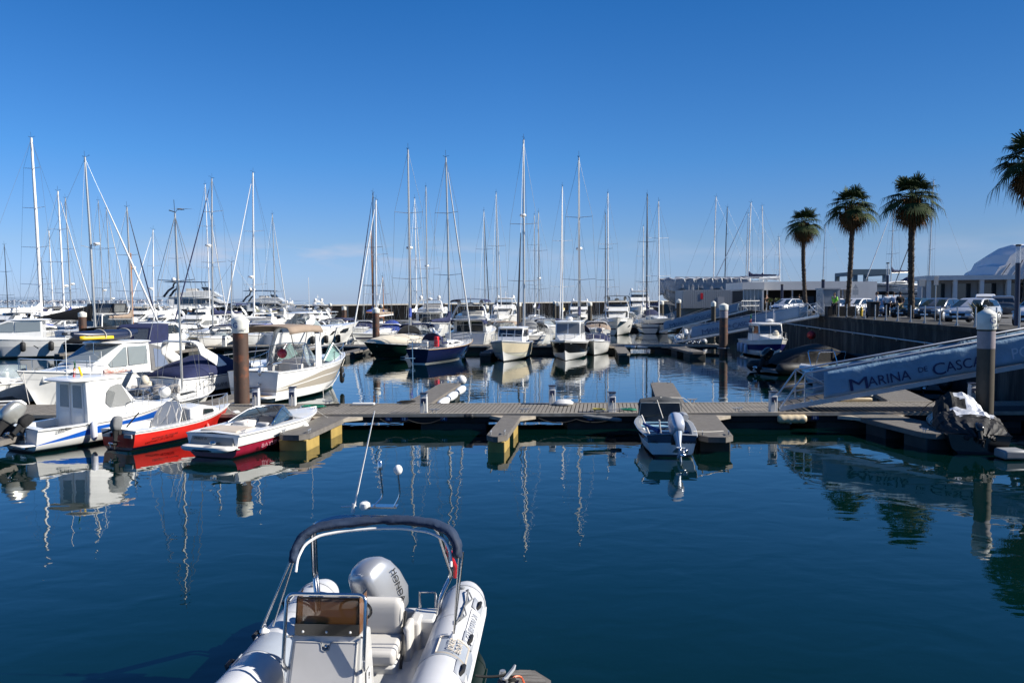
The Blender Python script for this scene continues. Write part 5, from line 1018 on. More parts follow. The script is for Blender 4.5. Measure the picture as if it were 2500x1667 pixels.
# hull, floor, transom
hl = MB(); rings = []
for x, w_, zk in ((-.95, .85, -.1), (0, .85, -.12), (1.5, .85, -.1), (2.8, .7, .05), (3.7, .3, .3)): rings.append([Vector((x, -.09 + w_, .34)), Vector((x, -.09 + w_ * .9, .1)), Vector((x, -.09, zk - .12)), Vector((x, -.09 - w_ * .9, .1)), Vector((x, -.09 - w_, .34))])
hl.loft(rings, closed=True).build('hull', ribg, RB)
MB().box(-.9, 2.9, -.86, .66, .20, .24).build('floor', mat('floor_grey', (.28, .29, .31), .6, var=.08), RB)
b = MB(); b.box(-.62, -.50, -.85, .66, .2, .62); b.box(-.52, -.12, .36, .66, .2, .66); b.box(-.52, -.12, -.85, -.70, .2, .66); b.build('transom', ribg, RB, bevel=.03)
b = MB(); b.box(-.46, -.10, -.72, .20, .24, .58); b.build('stern_locker', ribg, RB, bevel=.04)
b = MB(); b.tube([(-.5, .42, .66), (-.5, .42, .86), (-.5, .62, .86), (-.5, .62, .66)], .016, 6); b.build('ski_rail', steel, RB)
# seat
b = MB(); b.box(.06, .62, -.62, .34, .24, .44); b.build('seat_base', ribg, RB, bevel=.04)
b = MB(); b.box(.14, .70, -.64, .34, .46, .62); b.build('seat_cushion', vinyl, RB, bevel=.05, bseg=4)
b = MB()
b.loft([ring((.12, y, .80), .10, .22, 3, 20, ((1, 0, 0), (0, 0, 1))) if abs(y) < 9 else None for y in (-.62, .24)] + [ring((.12, .30, .80), .095, .21, 3, 20, ((1, 0, 0), (0, 0, 1))), ring((.12, .335, .80), .06, .15, 3, 20, ((1, 0, 0), (0, 0, 1)))]); b.build('seat_back', vinyl, RB, smooth=50)
b = MB(); b.tube([(.12, .345 - .0, .80)], .01, 4) if False else b.tube([Vector((.12 + .085 * math.cos(q), .312, .80 + .195 * math.sin(q))) for q in [i * PI / 12 for i in range(24)]], .008, 4, closed=True); b.build('piping', grey, RB)
b = MB(); b.box(-.02, .30, .36, .44, .30, .74); b.box(-.30, .0, .36, .50, .3, .68); b.build('side_cushion', vinyl, RB, bevel=.035, bseg=3)
b = MB(); b.tube([(.12, .36, .86), (.45, .37, .45), (.50, .37, .35)], .018, 6); b.build('seat_hinge', rubber, RB)
# console
pr = [(1.0, .24), (1.02, 1.06), (1.34, 1.10), (1.36, 1.04), (1.74, .24)]
cab(RB, 'console', pr, lambda x, z: 0.37 + .04 * (1.1 - z), ribg, .025).location = (0, -.205, 0)
def fpt(u, v, o=0):      # on the sloping front of the console
    A_, B_ = Vector((1.365, 0, 1.03)), Vector((1.72, 0, .28)); p_ = A_.lerp(B_, v); n2 = Vector((.904, 0, .428)); return p_ + n2 * o + Vector((0, -.205 + u, 0))
out_ = [(-.325, 0), (-.06, 0), (-.045, .02), (-.035, .085), (0, .105), (.035, .085), (.045, .02), (.06, 0), (.325, 0), (.335, 1.0), (-.335, 1.0)]
b = MB(); b.prism(out_, lambda u, v: fpt(u, v, .05), lambda u, v: fpt(u, v, -.01)); fixn(b.build('front_cushion', vinyl, RB, bevel=.018, bseg=3))
b = MB(); b.tube([fpt(u, v + (.012 if v < .9 else 0), .052) for u, v in out_], .0045, 4, closed=True); b.build('cushion_piping', grey, RB)
MB().ball(fpt(0, .055, .02), .022, 10).build('latch', steel, RB)
b = MB(); b.add([(1.36, -.535, 1.10), (1.36, .125, 1.10), (1.30, .115, 1.46), (1.30, -.525, 1.46), (1.08, -.555, 1.10), (1.06, -.545, 1.46), (1.08, .145, 1.10), (1.06, .135, 1.46)], [(0, 1, 2, 3), (0, 3, 5, 4), (1, 6, 7, 2)]); b.build('windscreen', amber, RB, smooth=0, thick=.006)
b = MB(); b.tube([(1.06, -.545, 1.46), (1.30, -.525, 1.46), (1.30, .115, 1.46), (1.06, .135, 1.46)], .011, 6); b.tube([(1.36, -.535, 1.1), (1.30, -.525, 1.46)], .007, 5); b.tube([(1.36, .125, 1.1), (1.30, .115, 1.46)], .007, 5); b.build('screen_frame', black, RB)
b = MB(); b.box(1.367, 1.375, -.535, .125, 1.095, 1.215); b.build('screen_base', black, RB)
b = MB(); [b.ball((1.376, y, 1.135), .014, 8) for y in (-.45, -.205, .04)]; b.build('screw_cap', white, RB)
b = MB(); b.box(1.02, 1.33, -.52, .11, 1.06, 1.17); b.box(1.06, 1.3, -.34, .06, 1.15, 1.25); b.build('dashboard', black, RB, bevel=.03)
Mw = Matrix.Translation((1.0, .0, 1.22)) @ Matrix.Rotation(R(-62), 4, 'Y')
b = MB(); b.tube([Mw @ Vector((.165 * math.cos(q), .165 * math.sin(q), 0)) for q in [i * PI / 14 for i in range(28)]], .016, 8, closed=True); [b.tube([Mw @ Vector((0, 0, 0)), Mw @ Vector((.16 * math.cos(q), .16 * math.sin(q), 0))], .012, 6) for q in (0.5, 2.6, 4.7)]; b.ball(Mw @ Vector((0, 0, 0)), .035); b.build('steering_wheel', black, RB)
def rnd_path(P_, r_, n=5):
    o = [Vector(P_[0])]
    for i in range(1, len(P_) - 1):
        a, p_, c = Vector(P_[i - 1]), Vector(P_[i]), Vector(P_[i + 1]); u = (a - p_).normalized(); v = (c - p_).normalized()
        for k in range(n + 1): t = k / n; o.append((p_ + u * r_ * (1 - t)).lerp(p_ + v * r_ * t, t) * .5 + (p_ + (u * (1 - t) ** 2 + v * t ** 2) * r_) * .5)
    o.append(Vector(P_[-1])); return o
b = MB(); b.tube(rnd_path([(1.44, -.57, .78), (1.56, -.60, .84), (1.36, -.615, 1.52), (1.36, .205, 1.52), (1.56, .215, .84), (1.44, .19, .78)], .09), .019, 10); b.tube([(1.42, -.605, 1.10), (1.36, -.56, 1.08)], .012, 6); b.tube([(1.42, .205, 1.10), (1.36, .15, 1.08)], .012, 6); b.build('console_rail', steel, RB, smooth=70)
text('!', .10, ink, RB, (1.30, .205, .62), (-1, 0, 0), (0, .05, 1)); b = MB(); b.add([(1.40, .205, .45), (1.18, .205, .50), (1.20, .195, .72), (1.36, .195, .72)], [(0, 1, 2, 3)]); b.build('warning_label', mat('label_grey', (.5, .5, .5), .5), RB, smooth=0, thick=.004)
# steel arch and folded navy bimini
for dx in (0, .085):
    b = MB(); b.tube(rnd_path([(-.34 - dx, .66, .58), (-.38 - dx, .70, .85), (-.52 - dx, .82, 1.08), (.36 - dx, .78, 1.93), (.30 - dx, .5, 2.0), (.30 - dx, -.4, 2.0), (.36 - dx, -.66, 1.93), (-.50 - dx, -.92, 1.08), (-.38 - dx, -.86, .85), (-.34 - dx, -.84, .58)], .10), .026, 10); b.build('arch', steel, RB, smooth=70)
cp = [(.66, -.78, 1.60), (.61, -.775, 1.73), (.52, -.72, 1.86), (.42, -.58, 1.935), (.33, -.28, 1.965), (.28, .1, 1.985), (.28, .4, 1.99), (.33, .74, 1.965), (.42, .94, 1.91), (.53, 1.03, 1.80), (.60, 1.04, 1.66)]
dense = []
for i in range(len(cp) - 1):
    for k in range(5): dense.append(Vector(cp[i]).lerp(Vector(cp[i + 1]), k / 5))
dense.append(Vector(cp[-1])); g = random.Random(5)
for _ in range(2): dense = [dense[0]] + [(dense[i - 1] + dense[i] * 2 + dense[i + 1]) / 4 for i in range(1, len(dense) - 1)] + [dense[-1]]
rings = []
for i, p_ in enumerate(dense):
    t_ = (dense[min(i + 1, len(dense) - 1)] - dense[max(i - 1, 0)]).normalized(); u = Vector((1, 0, 0)); u = (u - t_ * u.dot(t_)).normalized(); v = t_.cross(u); k = .92 if i not in (0, len(dense) - 1) else .7
    if 24 <= i <= 26: k *= .82
    rings.append([p_ + u * (.105 * k * (1 + g.uniform(-.12, .12)) * math.cos(q)) + v * (.056 * k * (1 + g.uniform(-.14, .14)) * math.sin(q)) for q in [2 * PI * j / 18 for j in range(18)]])
MB().loft(rings).build('folded_bimini', mat('navy_bimini', (.012, .028, .065), .75, var=.3, bump=.012, bs=14), RB, smooth=60)
b = MB(); b.tube([p_ + Vector((.07, 0, -.075)) + Vector((0, (.0 - p_.y) * .06, 0)) for p_ in dense], .017, 8); b.build('bimini_bow', whitem, RB, smooth=70)
b = MB()
for (a_, c_) in (((.66, -.80, 1.64), (.50, -1.22, .80)), ((.62, -.84, 1.60), (.40, -1.22, .80)), ((.60, 1.06, 1.70), (.58, .99, .80)), ((.54, 1.10, 1.72), (.46, .98, .80)), ((.66, -.78, 1.62), (.46, -1.10, .80))): MB().tube([a_, c_], .011, 8).build('bimini_strut', steel, RB, smooth=70)
for p_ in ((.47, -1.2, .74), (.54, .98, .74)): MB().lathe([(.06, 0), (.05, .02), (.02, .05), (.02, .08)], p_, 12).build('strut_mount', whitem, RB)
b = MB(); b.box(-.10, -.06, .84, .88, 1.40, 1.52); b.build('clip', grey, RB); b = MB(); b.box(-.16, -.08, .84, .90, 1.44, 1.50); b.tube([(-.2, .86, 1.42), (-.3, .90, 1.25), (-.38, .88, 1.1)], .025, 6); b.build('kill_cord', redp, RB)
# aerials
b = MB(); b.tube([(.22, -.22, 2.05), (.25, .06, 3.24)], [.013, .006], 6); b.tube([(.22, -.22, 2.05), (.22, -.21, 2.16)], .022, 6); b.tube([(.22, -.36, 2.12), (.22, -.18, 2.13)], .01, 5); b.build('whip_aerial', whitem, RB)
MB().lathe([(.055, 0), (.065, .03), (.06, .07), (.03, .09)], (.2, -.08, 2.09), 14).build('gps_dome', whitem, RB)
b = MB(); b.box(.12, .26, -.02, .30, 2.115, 2.13); b.build('aerial_bracket', steel, RB); b = MB(); b.tube(rnd_path([(.2, .02, 2.13), (.2, .13, 2.24), (.2, .10, 2.56)], .05), .011, 6); b.tube(rnd_path([(.2, .26, 2.13), (.2, .33, 2.26), (.2, .31, 2.50)], .05), .011, 6); b.build('light_pole', steel, RB)
MB().lathe([(.028, 0), (.028, .09), (.02, .10)], (.2, .10, 2.55), 12).build('stern_light', steel, RB); MB().ball((.2, .31, 2.55), .052, 14, (1, 1, 1.15)).build('aerial_dome', whitem, RB)
# outboard
Mo = Matrix.Translation((-.60, -.08, .33)) @ Matrix.Rotation(R(13), 4, 'X') @ Matrix.Rotation(PI - R(26), 4, 'Z') @ Matrix.Rotation(R(-14), 4, 'Y')
cowl = mat('big_silver_cowling', (.45, .46, .48), .30, .6, var=.04); ob = outboard(RB, Mo, 1.22, cowl, grey, name='outboard_motor')
K = 1.22; S_ = lambda p: Mo @ (Vector(p) * K); ax_ = lambda v: Mo.to_3x3() @ Vector(v)
text('HONDA', .105, ink, ob, S_((.26, -.203, .54)), ax_((-.12, 0, -1)), ax_((1, 0, -.12)), sx=1.15)
b = MB(); b.box(.30, .31, -.05, .05, .5, .55); g_ = MB()
for k in range(4): g_.add([S_((-.04 - .0 * k, -.10 + .0, .26 + .03 * k)), S_((-.045, -.02, .275 + .03 * k)), S_((-.052, -.02, .287 + .03 * k)), S_((-.047, -.10, .272 + .03 * k))], [(0, 1, 2, 3)])
g_.build('vent', ink, ob, smooth=0, thick=.01)
g_ = MB(); g_.loft([ring(S_((-.03 - .003 * k, .03 - .06, .47)), .055 * K * s2, .028 * K * s2, 4, 12, (ax_((0, 1, 0)), ax_((.15, 0, 1)))) for k, s2 in ((0, 1.), (12, .75))]); g_.build('cowl_latch', steel, ob)
g_ = MB(); g_.add([S_((-.073, -.12, .10)), S_((-.073, -.03, .10)), S_((-.073, -.03, .17)), S_((-.073, -.12, .17))], [(0, 1, 2, 3)]); g_.build('cowl_label', inkw, ob, thick=.004, smooth=0)
b = MB(); b.tube([(-.5, -.3, .62), (-.42, -.34, .78), (-.3, -.32, .60)], .018, 8); b.build('fuel_hose', rubber, RB)
b = MB(); b.tube([(-.60, .05, .60), (-.45, .20, .74), (-.3, .24, .66), (-.25, .2, .5)], .025, 8); b.build('control_cable', rubber, RB)
nf = finger('rounded tip of the near finger pontoon at the bottom edge beside the inflatable boat', .12, 8.42, -.15, 3.5, .56, floats=(.1, .6), fm=conc, chamfer=.22, cl=False)
b = MB(); b.lathe([(.03, 0), (.04, .05), (.03, .1)], (-.12, 8.2, .50), 8); cleat(b, -.05, 8.12, .5, 1.2, 1.1); tag(b.build('cleat', galv), 'steel cleat with black line at the bottom edge by the inflatable boat', 'cleat')
line('black mooring line from the inflatable boat to the near finger', [(-.40, 8.05, .62), (-.05, 8.12, .60)], ropeb, .014, sag=.02)
b = MB(); coil(b, -.05, 8.1, .52, .05, 3, .013, 2); tag(b.build('rope', ropeb), 'turns of black rope round the cleat at the bottom edge', 'rope')
line('orange line lying on the near finger at the bottom edge', [(-.02, 8.1, .56), (.08, 8.18, .53), (.12, 7.9, .53)], orangep, .012, sag=-.02)
# ================================================================ THE OTHER BOATS
rnd = random.Random(21)
# --- near side of the second pontoon, bows or sterns towards us
T, Hh, dd = express('dark green motorboat under a cream tonneau cover at the second pontoon', (-8.7, 62.6), 213, L=6.4, B=2.4, zb=1.35, zs=1.0, hb=bands_plain(green, None, None, green), arch=False, ws=False, seats=False, cover=None, rails=False, platform=False, portl=0)
tonneau(T, Hh, .0, .97, .72, creamc, 'tonneau_cover', .5)
SB = sailboat('navy-hulled sailing yacht with stern to us and a red locker on deck', 1097, 387, 60.5, 68, L=9.2, hm=navy, cover=navyc, mm=alu, r=.085, furl=whitec, dodger=navyc, spr=[.36, .70], zb=1.35, beam=2.9)
b = MB(); b.box(-3.3, -3.0, -.95, -.65, 1.15, 1.9); b.build('life_raft', redp, SB, bevel=.05); b = MB(); b.box(-3.6, -3.2, -.3, .2, 1.1, 1.55); b.build('cockpit_box', vinyl, SB, bevel=.04)
b = MB(); b.tube([(-4.55, .35, -.3), (-4.6, .35, 1.6)], .05, 6); b.box(-4.7, -4.5, .1, .9, .4, .45); b.build('stern_ladder', steel, SB)
T, Hh, dd = pilothouse('cream-hulled fishing boat with bow pointing straight at us', (-.15, 60.2), -99, L=7.6, B=2.9, zb=1.6, zs=1.2, hb=[(('a', 0.), bottom), (('a', .08), bottom), (('c',), white), (('f', .38), mat('cream_lower', (.60, .60, .50), .35)), (('f', .42), grey), (('f', .9), cream), (('f', .93), grey), (('f', 1.), white)], roofz=2.3, hx=(-.30, -.02), trunk=False, rakef=.05)
T, Hh, dd = pilothouse('black and white pilothouse boat with bow pointing at us at the second pontoon', (4.35, 60.8), -99, L=7.6, B=2.9, zb=1.55, zs=1.25, hb=[(('a', 0.), bottom), (('a', .04), bottom), (('c',), white), (('f', .38), white), (('f', .40), black), (('f', .90), black), (('f', 1.), white)], roofz=2.75, hx=(-.22, .12), winm=mat('grey_screens', (.16, .165, .17), .1, spec=.8), front=2, rakef=.04)
MB().lathe([(.1, 0), (.26, .05), (.28, .15), (.2, .28), (.03, .3)], (-.5, 0, 2.85), 14).build('radar', white, T)
T, Hh, dd = pilothouse('navy and white fishing boat with radar and fenders moored near the quay wall', (19.6, 61.2), -90, L=7.2, B=2.75, zb=1.55, zs=1.2, hb=[(('a', 0.), bottom), (('a', .12), black), (('c',), white), (('f', .40), white), (('f', .42), mat('deep_blue', (.01, .012, .09), .3)), (('f', .74), mat('deep_blue', (.01, .012, .09), .3)), (('f', 1.), white)], roofz=2.5, hx=(-.18, .14), front=2, rakef=.03)
MB().lathe([(.1, 0), (.30, .05), (.30, .16), (.2, .24), (.03, .26)], (0, .2, 2.63), 14).build('radar', white, T); b = MB(); [b.tube([(x, y, 2.55), (x, y, 2.55 + h)], .014, 5) for x, y, h in ((-.6, -.7, 1.7), (-.2, .0, 1.2), (-.3, .6, 1.1), (-.6, .8, .8))]; b.build('aerial', white, T); MB().ball((1.35, .25, 1.75), .26, 12, (.7, 1, 1.2)).build('anchor_buoy', creamc, T)
MB().tube([(-.9, -.95, 2.45), (-.9, -.95, 3.15)], .012, 5).build('flagpole', steel, T); flag(T, (-.9, -.95, 3.25), .75, ((mat('flag_green', (0, 0, 0)), 0, .5), (mat('flag_red', (0, 0, 0)), .5, 1)), w=.6)
for i, tt in enumerate((.12, .26, .42)): fender_on('pale blue fender %s on the navy and white fishing boat' % ('aft', 'amidships', 'forward')[i], T, Hh, tt, -1, mat('pale_blue_fender', (.35, .42, .55), .5), .15, .75, .2)
# --- the packed left side
def S(label, px, yt, Y, hd=83.5, **k): return sailboat(label, px, yt, Y, hd, **k)
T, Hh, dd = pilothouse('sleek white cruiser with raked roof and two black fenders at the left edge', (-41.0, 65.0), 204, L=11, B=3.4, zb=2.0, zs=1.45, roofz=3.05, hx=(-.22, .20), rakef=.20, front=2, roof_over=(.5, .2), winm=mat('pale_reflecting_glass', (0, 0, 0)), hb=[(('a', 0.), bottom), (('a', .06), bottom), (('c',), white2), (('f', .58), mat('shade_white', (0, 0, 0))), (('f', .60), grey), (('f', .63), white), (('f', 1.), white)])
sidewin(T, [(-2.2, .78), (-1.9, 1.02), (3.5, 1.08), (3.8, .86), (3.0, .76)], lambda x, z: Hh.w(x / 11 + .5, z), glass, name='hull_window', off=.02)
for i, tt in enumerate((.22, .40)): fender_on('black fender with white top, %s of two on the left-edge cruiser' % ('right', 'left')[i], T, Hh, tt, 1, rubber, .2, .8, .55)
T, Hh, dd = pilothouse('dark-windowed trawler yacht with white roof behind the slim brown pile', (-39.4, 76.5), -97, L=10.5, B=3.7, zb=1.8, zs=1.3, roofz=3.35, hx=(-.25, .18), rakef=.02, front=3, roofm=white, hb=bands_plain(white), sw=.44)
cab(T, 'flybridge_enclosure', [(-2.2, 3.4), (-2.0, 4.35), (.1, 4.35), (.7, 3.4)], 1.35, mat('black_frame_canvas', (.02, .02, .022), .7), .05); sidewin(T, [(-1.8, 3.55), (-1.7, 4.2), (-.1, 4.2), (.2, 3.55)], 1.35, clearv, name='enclosure_window'); facewin(T, (.7, 3.4), (.1, 4.35), 1.35, ((-.9, -.05), (.05, .9)), (.1, .9), clearv)
T, Hh, dd = express('black-hulled tender with dark cover beside the slim brown pile', (-36.4, 66.2), 175, L=5.6, B=2.2, zb=1.3, zs=1.1, hb=bands_plain(black, None, None, black), arch=False, ws=False, seats=False, cover=blackc, rails=False, portl=0)
T, Hh, dd = pilothouse('white cruiser with navy canvas cockpit enclosure left of the blue-striped yacht', (-28.6, 64.6), 84, L=9.2, B=3.2, zb=1.7, zs=1.3, roofz=2.75, hx=(-.12, .2), rakef=.14, front=2, hb=bands_plain(white), roof_over=(.2, .3))
cab(T, 'cockpit_enclosure', [(-4.0, 1.25), (-3.6, 2.55), (-3.0, 2.75), (-1.1, 2.75), (-1.1, 1.2)], 1.4, navyc, .06); facewin(T, (-3.6, 2.55), (-4.0, 1.25), 1.4, ((-.85, -.1), (.1, .85)), (.1, .7), clearv, name='enclosure_window')
S('cream sailing yacht with blue stripe and bow turned to the left', 563, 640, 76, 196, L=9.5, hm=cream, stripe=blue, cover=whitec, nsp=1, r=.06)
T, Hh, dd = express('white hardtop sports cruiser pointing right with black fenders and dark cabin opening', (-19.4, 78.2), 52, L=11.2, B=3.5, zb=2.3, zs=1.55, hardtop=white, archz=3.25, archx=(-.22, -.1), wsh=.8, archm=white)
sidewin(T, [(.6, 1.1), (1.0, 1.5), (3.6, 1.75), (3.4, 1.35)], lambda x, z: Hh.w(x / 11.2 + .5, z), glass, name='hull_window', off=.02)
for i, tt in enumerate((.35, .5, .66)): fender_on('black fender %s on the right-pointing hardtop cruiser' % ('aft', 'amidships', 'forward')[i], T, Hh, tt, -1, rubber, .22, .8, .35)
S('large sailing yacht with thick white mast, farthest left of the tall ones', 100, 339, 76, 76, L=16, cover=whitec, mm=whitem, r=.15, nsp=3, spr=[.22, .42, .63, .84])
S('sailing yacht with white mast leaning slightly, second tall mast from the left', 156, 468, 86, 84, L=13, cover=whitec, mm=whitem, r=.10, spr=[.25, .48, .72], furl=whitec, radar=.3)
S('sailing yacht with slim white mast right of the thick one', 129, 564, 118, 84, L=11, mm=whitem, r=.09, nsp=2, cover=navyc)
S('sailing yacht with tan mast and radar, third mast from the left', 173, 485, 100, 84, L=12, mm=alu, r=.09, spr=[.28, .6], radar=.32, cover=bluec)
sb = S('sailing yacht with dark reefed sail on its boom and white radar on the mast', 230, 384, 72, 8, L=13.5, mm=alu, r=.12, spr=[.48], radar=.50, furl=whitec, beam=4.0, furlr=.10, furlh=.8, boom=False)
b = MB(); rings = []
for k in range(12):
    t_ = k / 11; hh = .62 * (1 - t_) + .12; rings.append(ring((.55 - 4.6 * t_, 0, 2.95 + hh * .75 - .0 * t_), .22 * (1 - .6 * t_), hh, 2.2, 12, ((0, 1, 0), (0, 0, 1))))
b.loft(rings).build('sail_cover', blackc, sb); MB().tube([(.8, 0, 2.9), (-4.0, 0, 2.95)], .10, 8).build('boom', alu, sb)
S('sailing yacht with thin dark mast beside the reefed black sail', 252, 491, 112, 84, L=12, mm=alu, r=.07, spr=[.28, .6], radar=.26, cover=tanc)
S('sailing yacht with thin grey mast left of the wooden one', 271, 511, 106, 84, L=11, mm=alu, r=.07, radar=.22, cover=whitec, furl=whitec)
S('sailing yacht with varnished wooden lower mast', 321, 507, 76, 84, L=11, mm=alu, mx2=.68, r=.10, spr=[.33, .62], radar=.52, furl=navyc, cover=tanc)
S('sailing yacht with white mast right of the wooden one', 374, 561, 101, -112, L=11, mm=whitem, r=.08, spr=[.25, .62], radar=.38, furl=whitec, cover=whitec)
S('sailing yacht with short thin mast left of the tallest mast by the navy cruiser', 434, 553, 122, 84, L=11, mm=alu, r=.06, cover=whitec)
S('sailing yacht with navy furled jib in front of the black superyacht', 518, 435, 80, -112, L=12.5, mm=alu, r=.10, spr=[.44, .78], radar=.55, furl=navyc, cover=navyc, dodger=whitec)
S('sailing yacht whose pale mast stands just behind the navy-jib one', 512, 452, 106, 84, L=12, mm=whitem, r=.07, spr=[.4, .7], furl=whitec, cover=whitec)
S('sailing yacht with olive sail cover left of the beige bimini', 619, 421, 86, -108, L=12.5, mm=whitem, r=.10, spr=[.27, .62], radar=.32, furl=whitec, cover=olivec)
S('sailing yacht with thin mast right of the olive-covered one', 672, 524, 112, 84, L=11, mm=alu, r=.08, spr=[.28], furl=whitec, cover=navyc)
S('small far sailing yacht with dark mast at the left edge', 19, 598, 116, 84, L=10, mm=darkm, r=.06, radar=.12, cover=whitec)
S('far sailing yacht with short black mast between white ones at the left', 106, 631, 150, 84, L=10, mm=darkm, r=.07, cover=whitec)
# superyachts and cruisers beyond
T, Hh, dd = flybridge('big superyacht with black hull, white decks and dark radar mast', (-58, 150), 12, L=23, B=6.4, zb=4.0, zs=3.0, hm=black, flytop=black, ext=1.0, domes=True, archd=black)
T, Hh, dd = flybridge('second black-hulled superyacht with dark hardtop and radar mast', (-44.5, 148), 5, L=17, B=5.4, zb=3.7, zs=2.6, hm=black, flytop=black, archd=black)
for i, (px, Y, hd, L_, kw, lab) in enumerate((
    (175, 118, 84, 12, dict(), 'white motor yacht beyond the pile at the left, sterns to us'),
    (345, 120, -97, 12, dict(flytop=white), 'white motor yacht between the wooden mast and its neighbour'),
    (555, 118, -97, 11, dict(bim=navyc), 'white flybridge yacht with navy bimini right of the black superyacht'),
    (660, 84, 84, 10, dict(cocktop=bluec), 'white flybridge yacht with blue awning behind the olive cover'),
    (765, 104, -97, 10, dict(bim=blackc), 'white flybridge yacht with black bimini above the hardtop cruiser'),
    )): flybridge(lab, (WY(px, 731, Y).x, Y), hd, L=L_, B=L_ * .33, zb=L_ * .16, zs=L_ * .115, **kw)
for i, (px, Y, hd, L_, kw, lab) in enumerate((
    (20, 74, -98, 9, dict(top=navyc), 'white cruiser with navy bimini peeking above the raked left-edge cruiser'),
    (165, 78, -98, 8.5, dict(cover=blackc), 'low white cruiser with black cover just left of the slim pile'),
    (285, 73, 84, 8.5, dict(top=blackc), 'white cruiser with black bimini behind the kayak roof'),
    (345, 92, -98, 9.5, dict(cover=navyc), 'white cruiser under navy cover below the pale mast'),
    (400, 74, -98, 8.5, dict(top=whitec), 'small cruiser with white bimini right of the navy enclosure'),
    (470, 86, 84, 9, dict(cover=blackc), 'cruiser under black cover beyond the blue-striped yacht'),
    (535, 74, -98, 8, dict(top=navyc), 'small cruiser with navy bimini left of the thick rusty pile'),
    (600, 88, 84, 9, dict(cover=navyc), 'cruiser with navy cover right of the thick rusty pile cap'),
    (715, 90, -98, 9, dict(top=blackc), 'cruiser with black bimini above the arch of the beige-topped cruiser'),
    (770, 92, 84, 9, dict(cover=blackc), 'dark-covered cruiser above the right-pointing hardtop cruiser'),
    (815, 100, -98, 9, dict(top=navyc), 'cruiser with navy top at the right end of the left-hand group'),
    (950, 80, -98, 9, dict(cover=bluec), 'white cruiser with blue cover between the left-centre pair and the green hull'),
    (1030, 78, 84, 9, dict(top=navyc), 'white cruiser with navy bimini behind the navy sailing yacht'),
    (1160, 90, -98, 9, dict(cover=whitec), 'white cruiser with white cover right of the folded navy bimini yacht'),
    (1300, 78, 84, 8.5, dict(top=blackc), 'white cruiser with dark bimini between the two bow-on fishing boats'),
    )): express(lab, (WY(px, 731, Y).x, Y), hd, L=L_, B=L_ * .34, zb=L_ * .17, zs=L_ * .125, **kw)
T, Hh, dd = flybridge('white stepped motor yacht with aft tower behind the second superyacht', (-34.5, 132), -8, L=11.5, B=3.9, zb=2.2, zs=1.6, flytop=None)
for i, (px, Y, hd, L_, kw, lab) in enumerate((
    (25, 98, -100, 11, dict(), 'white motor cruiser with navy stripe near the left edge beyond the raked cruiser'),
    (85, 92, 86, 10, dict(bim=navyc), 'white flybridge boat with navy awning at the left, beyond the raked cruiser'),
    (140, 100, -97, 10.5, dict(bim=whitec), 'white flybridge boat with pale awning left of the trawler'),
    (300, 97, 84, 10, dict(), 'white cruiser with rounded roof right of the dark trawler'),
    (395, 104, -97, 11, dict(cocktop=tanc), 'white cruiser with tan cockpit awning beyond the navy enclosure'),
    (480, 95, -97, 11, dict(glassm=clearv), 'white cruiser with clear-screened cockpit before the black superyacht'),
    (690, 100, 84, 11, dict(bim=greyc), 'white cruiser with grey awning above the beige bimini'),
    (735, 118, 170, 13, dict(), 'white motor yacht pointing left beyond the hardtop cruiser'),
    )): flybridge(lab, (WY(px, 731, Y).x, Y), hd, L=L_, B=L_ * .33, zb=L_ * .16, zs=L_ * .115, **kw)
for i, (px, Y, hd, L_, kw, lab) in enumerate((
    (50, 82, -98, 9, dict(cover=navyc), 'white open cruiser with navy cover behind the left-edge cruiser'),
    (105, 84, 84, 8.5, dict(top=bluec), 'small white cruiser with blue bimini between masts at the left'),
    (255, 84, -98, 9, dict(cover=creamc), 'white cruiser under a cream cover right of the trawler'),
    (430, 80, 84, 9, dict(top=creamc), 'white cruiser with cream canopy behind the tall thin mast'),
    (505, 100, 84, 9, dict(cover=tanc), 'white cruiser under a tan cover near the black superyacht'),
    (580, 97, -98, 9.5, dict(top=whitec), 'white cruiser with pale canopy just above the rusty pile'),
    (640, 76, -98, 9, dict(cover=olivec), 'small white cruiser under an olive cover above the beige bimini'),
    (-5, 110, 84, 11, dict(), 'white cruiser cut by the left edge, far behind'),
    )): express(lab, (WY(px, 731, Y).x, Y), hd, L=L_, B=L_ * .34, zb=L_ * .17, zs=L_ * .125, **kw)
# --- centre
S('white sailing yacht with tan sail cover and dark mast, far left of the centre group', 911, 470, 100, -106, L=12, mm=darkm, r=.085, spr=[.28, .58], furl=navyc, cover=tanc)
S('white sailing yacht with pale mast crossing the dark one left of centre', 918, 488, 78, -106, L=11.5, mm=whitem, r=.09, spr=[.27, .58], furl=whitec, cover=tanc, dodger=bluec, stripe=navy)
S('sailing yacht with short wooden mast between the two left-centre ones', 910, 564, 116, 84, L=10, mm=wood, r=.10, spr=[.4], cover=bluec)
S('sailing yacht with small wooden mizzen-sized mast right of the left-centre pair', 936, 676, 96, 84, L=8, mm=wood, r=.06, nsp=1, cover=bluec)
S('sailing yacht with blue sail cover, dark furled jib and tall pale mast', 1001, 368, 68, 96, L=11.5, mm=alu, r=.10, spr=[.30, .66], radar=.47, furl=navyc, cover=bluec, dodger=greyc)
S('sailing yacht with thin pale mast just right of the blue-covered one', 1017, 486, 106, 84, L=11.5, mm=whitem, r=.07, spr=[.25, .5, .76], cover=whitec, furl=whitec)
S('sailing yacht with grey cover raised at the mast left of the navy-hulled one', 1043, 458, 97, 96, L=12, mm=alu, r=.09, spr=[.4], radar=.42, furl=whitec, cover=greyc)
S('sailing yacht with thin mast and dark jib right of the blue bimini yacht', 1184, 516, 112, 84, L=11.5, mm=alu, r=.08, spr=[.28, .65], furl=darkm, cover=navyc)
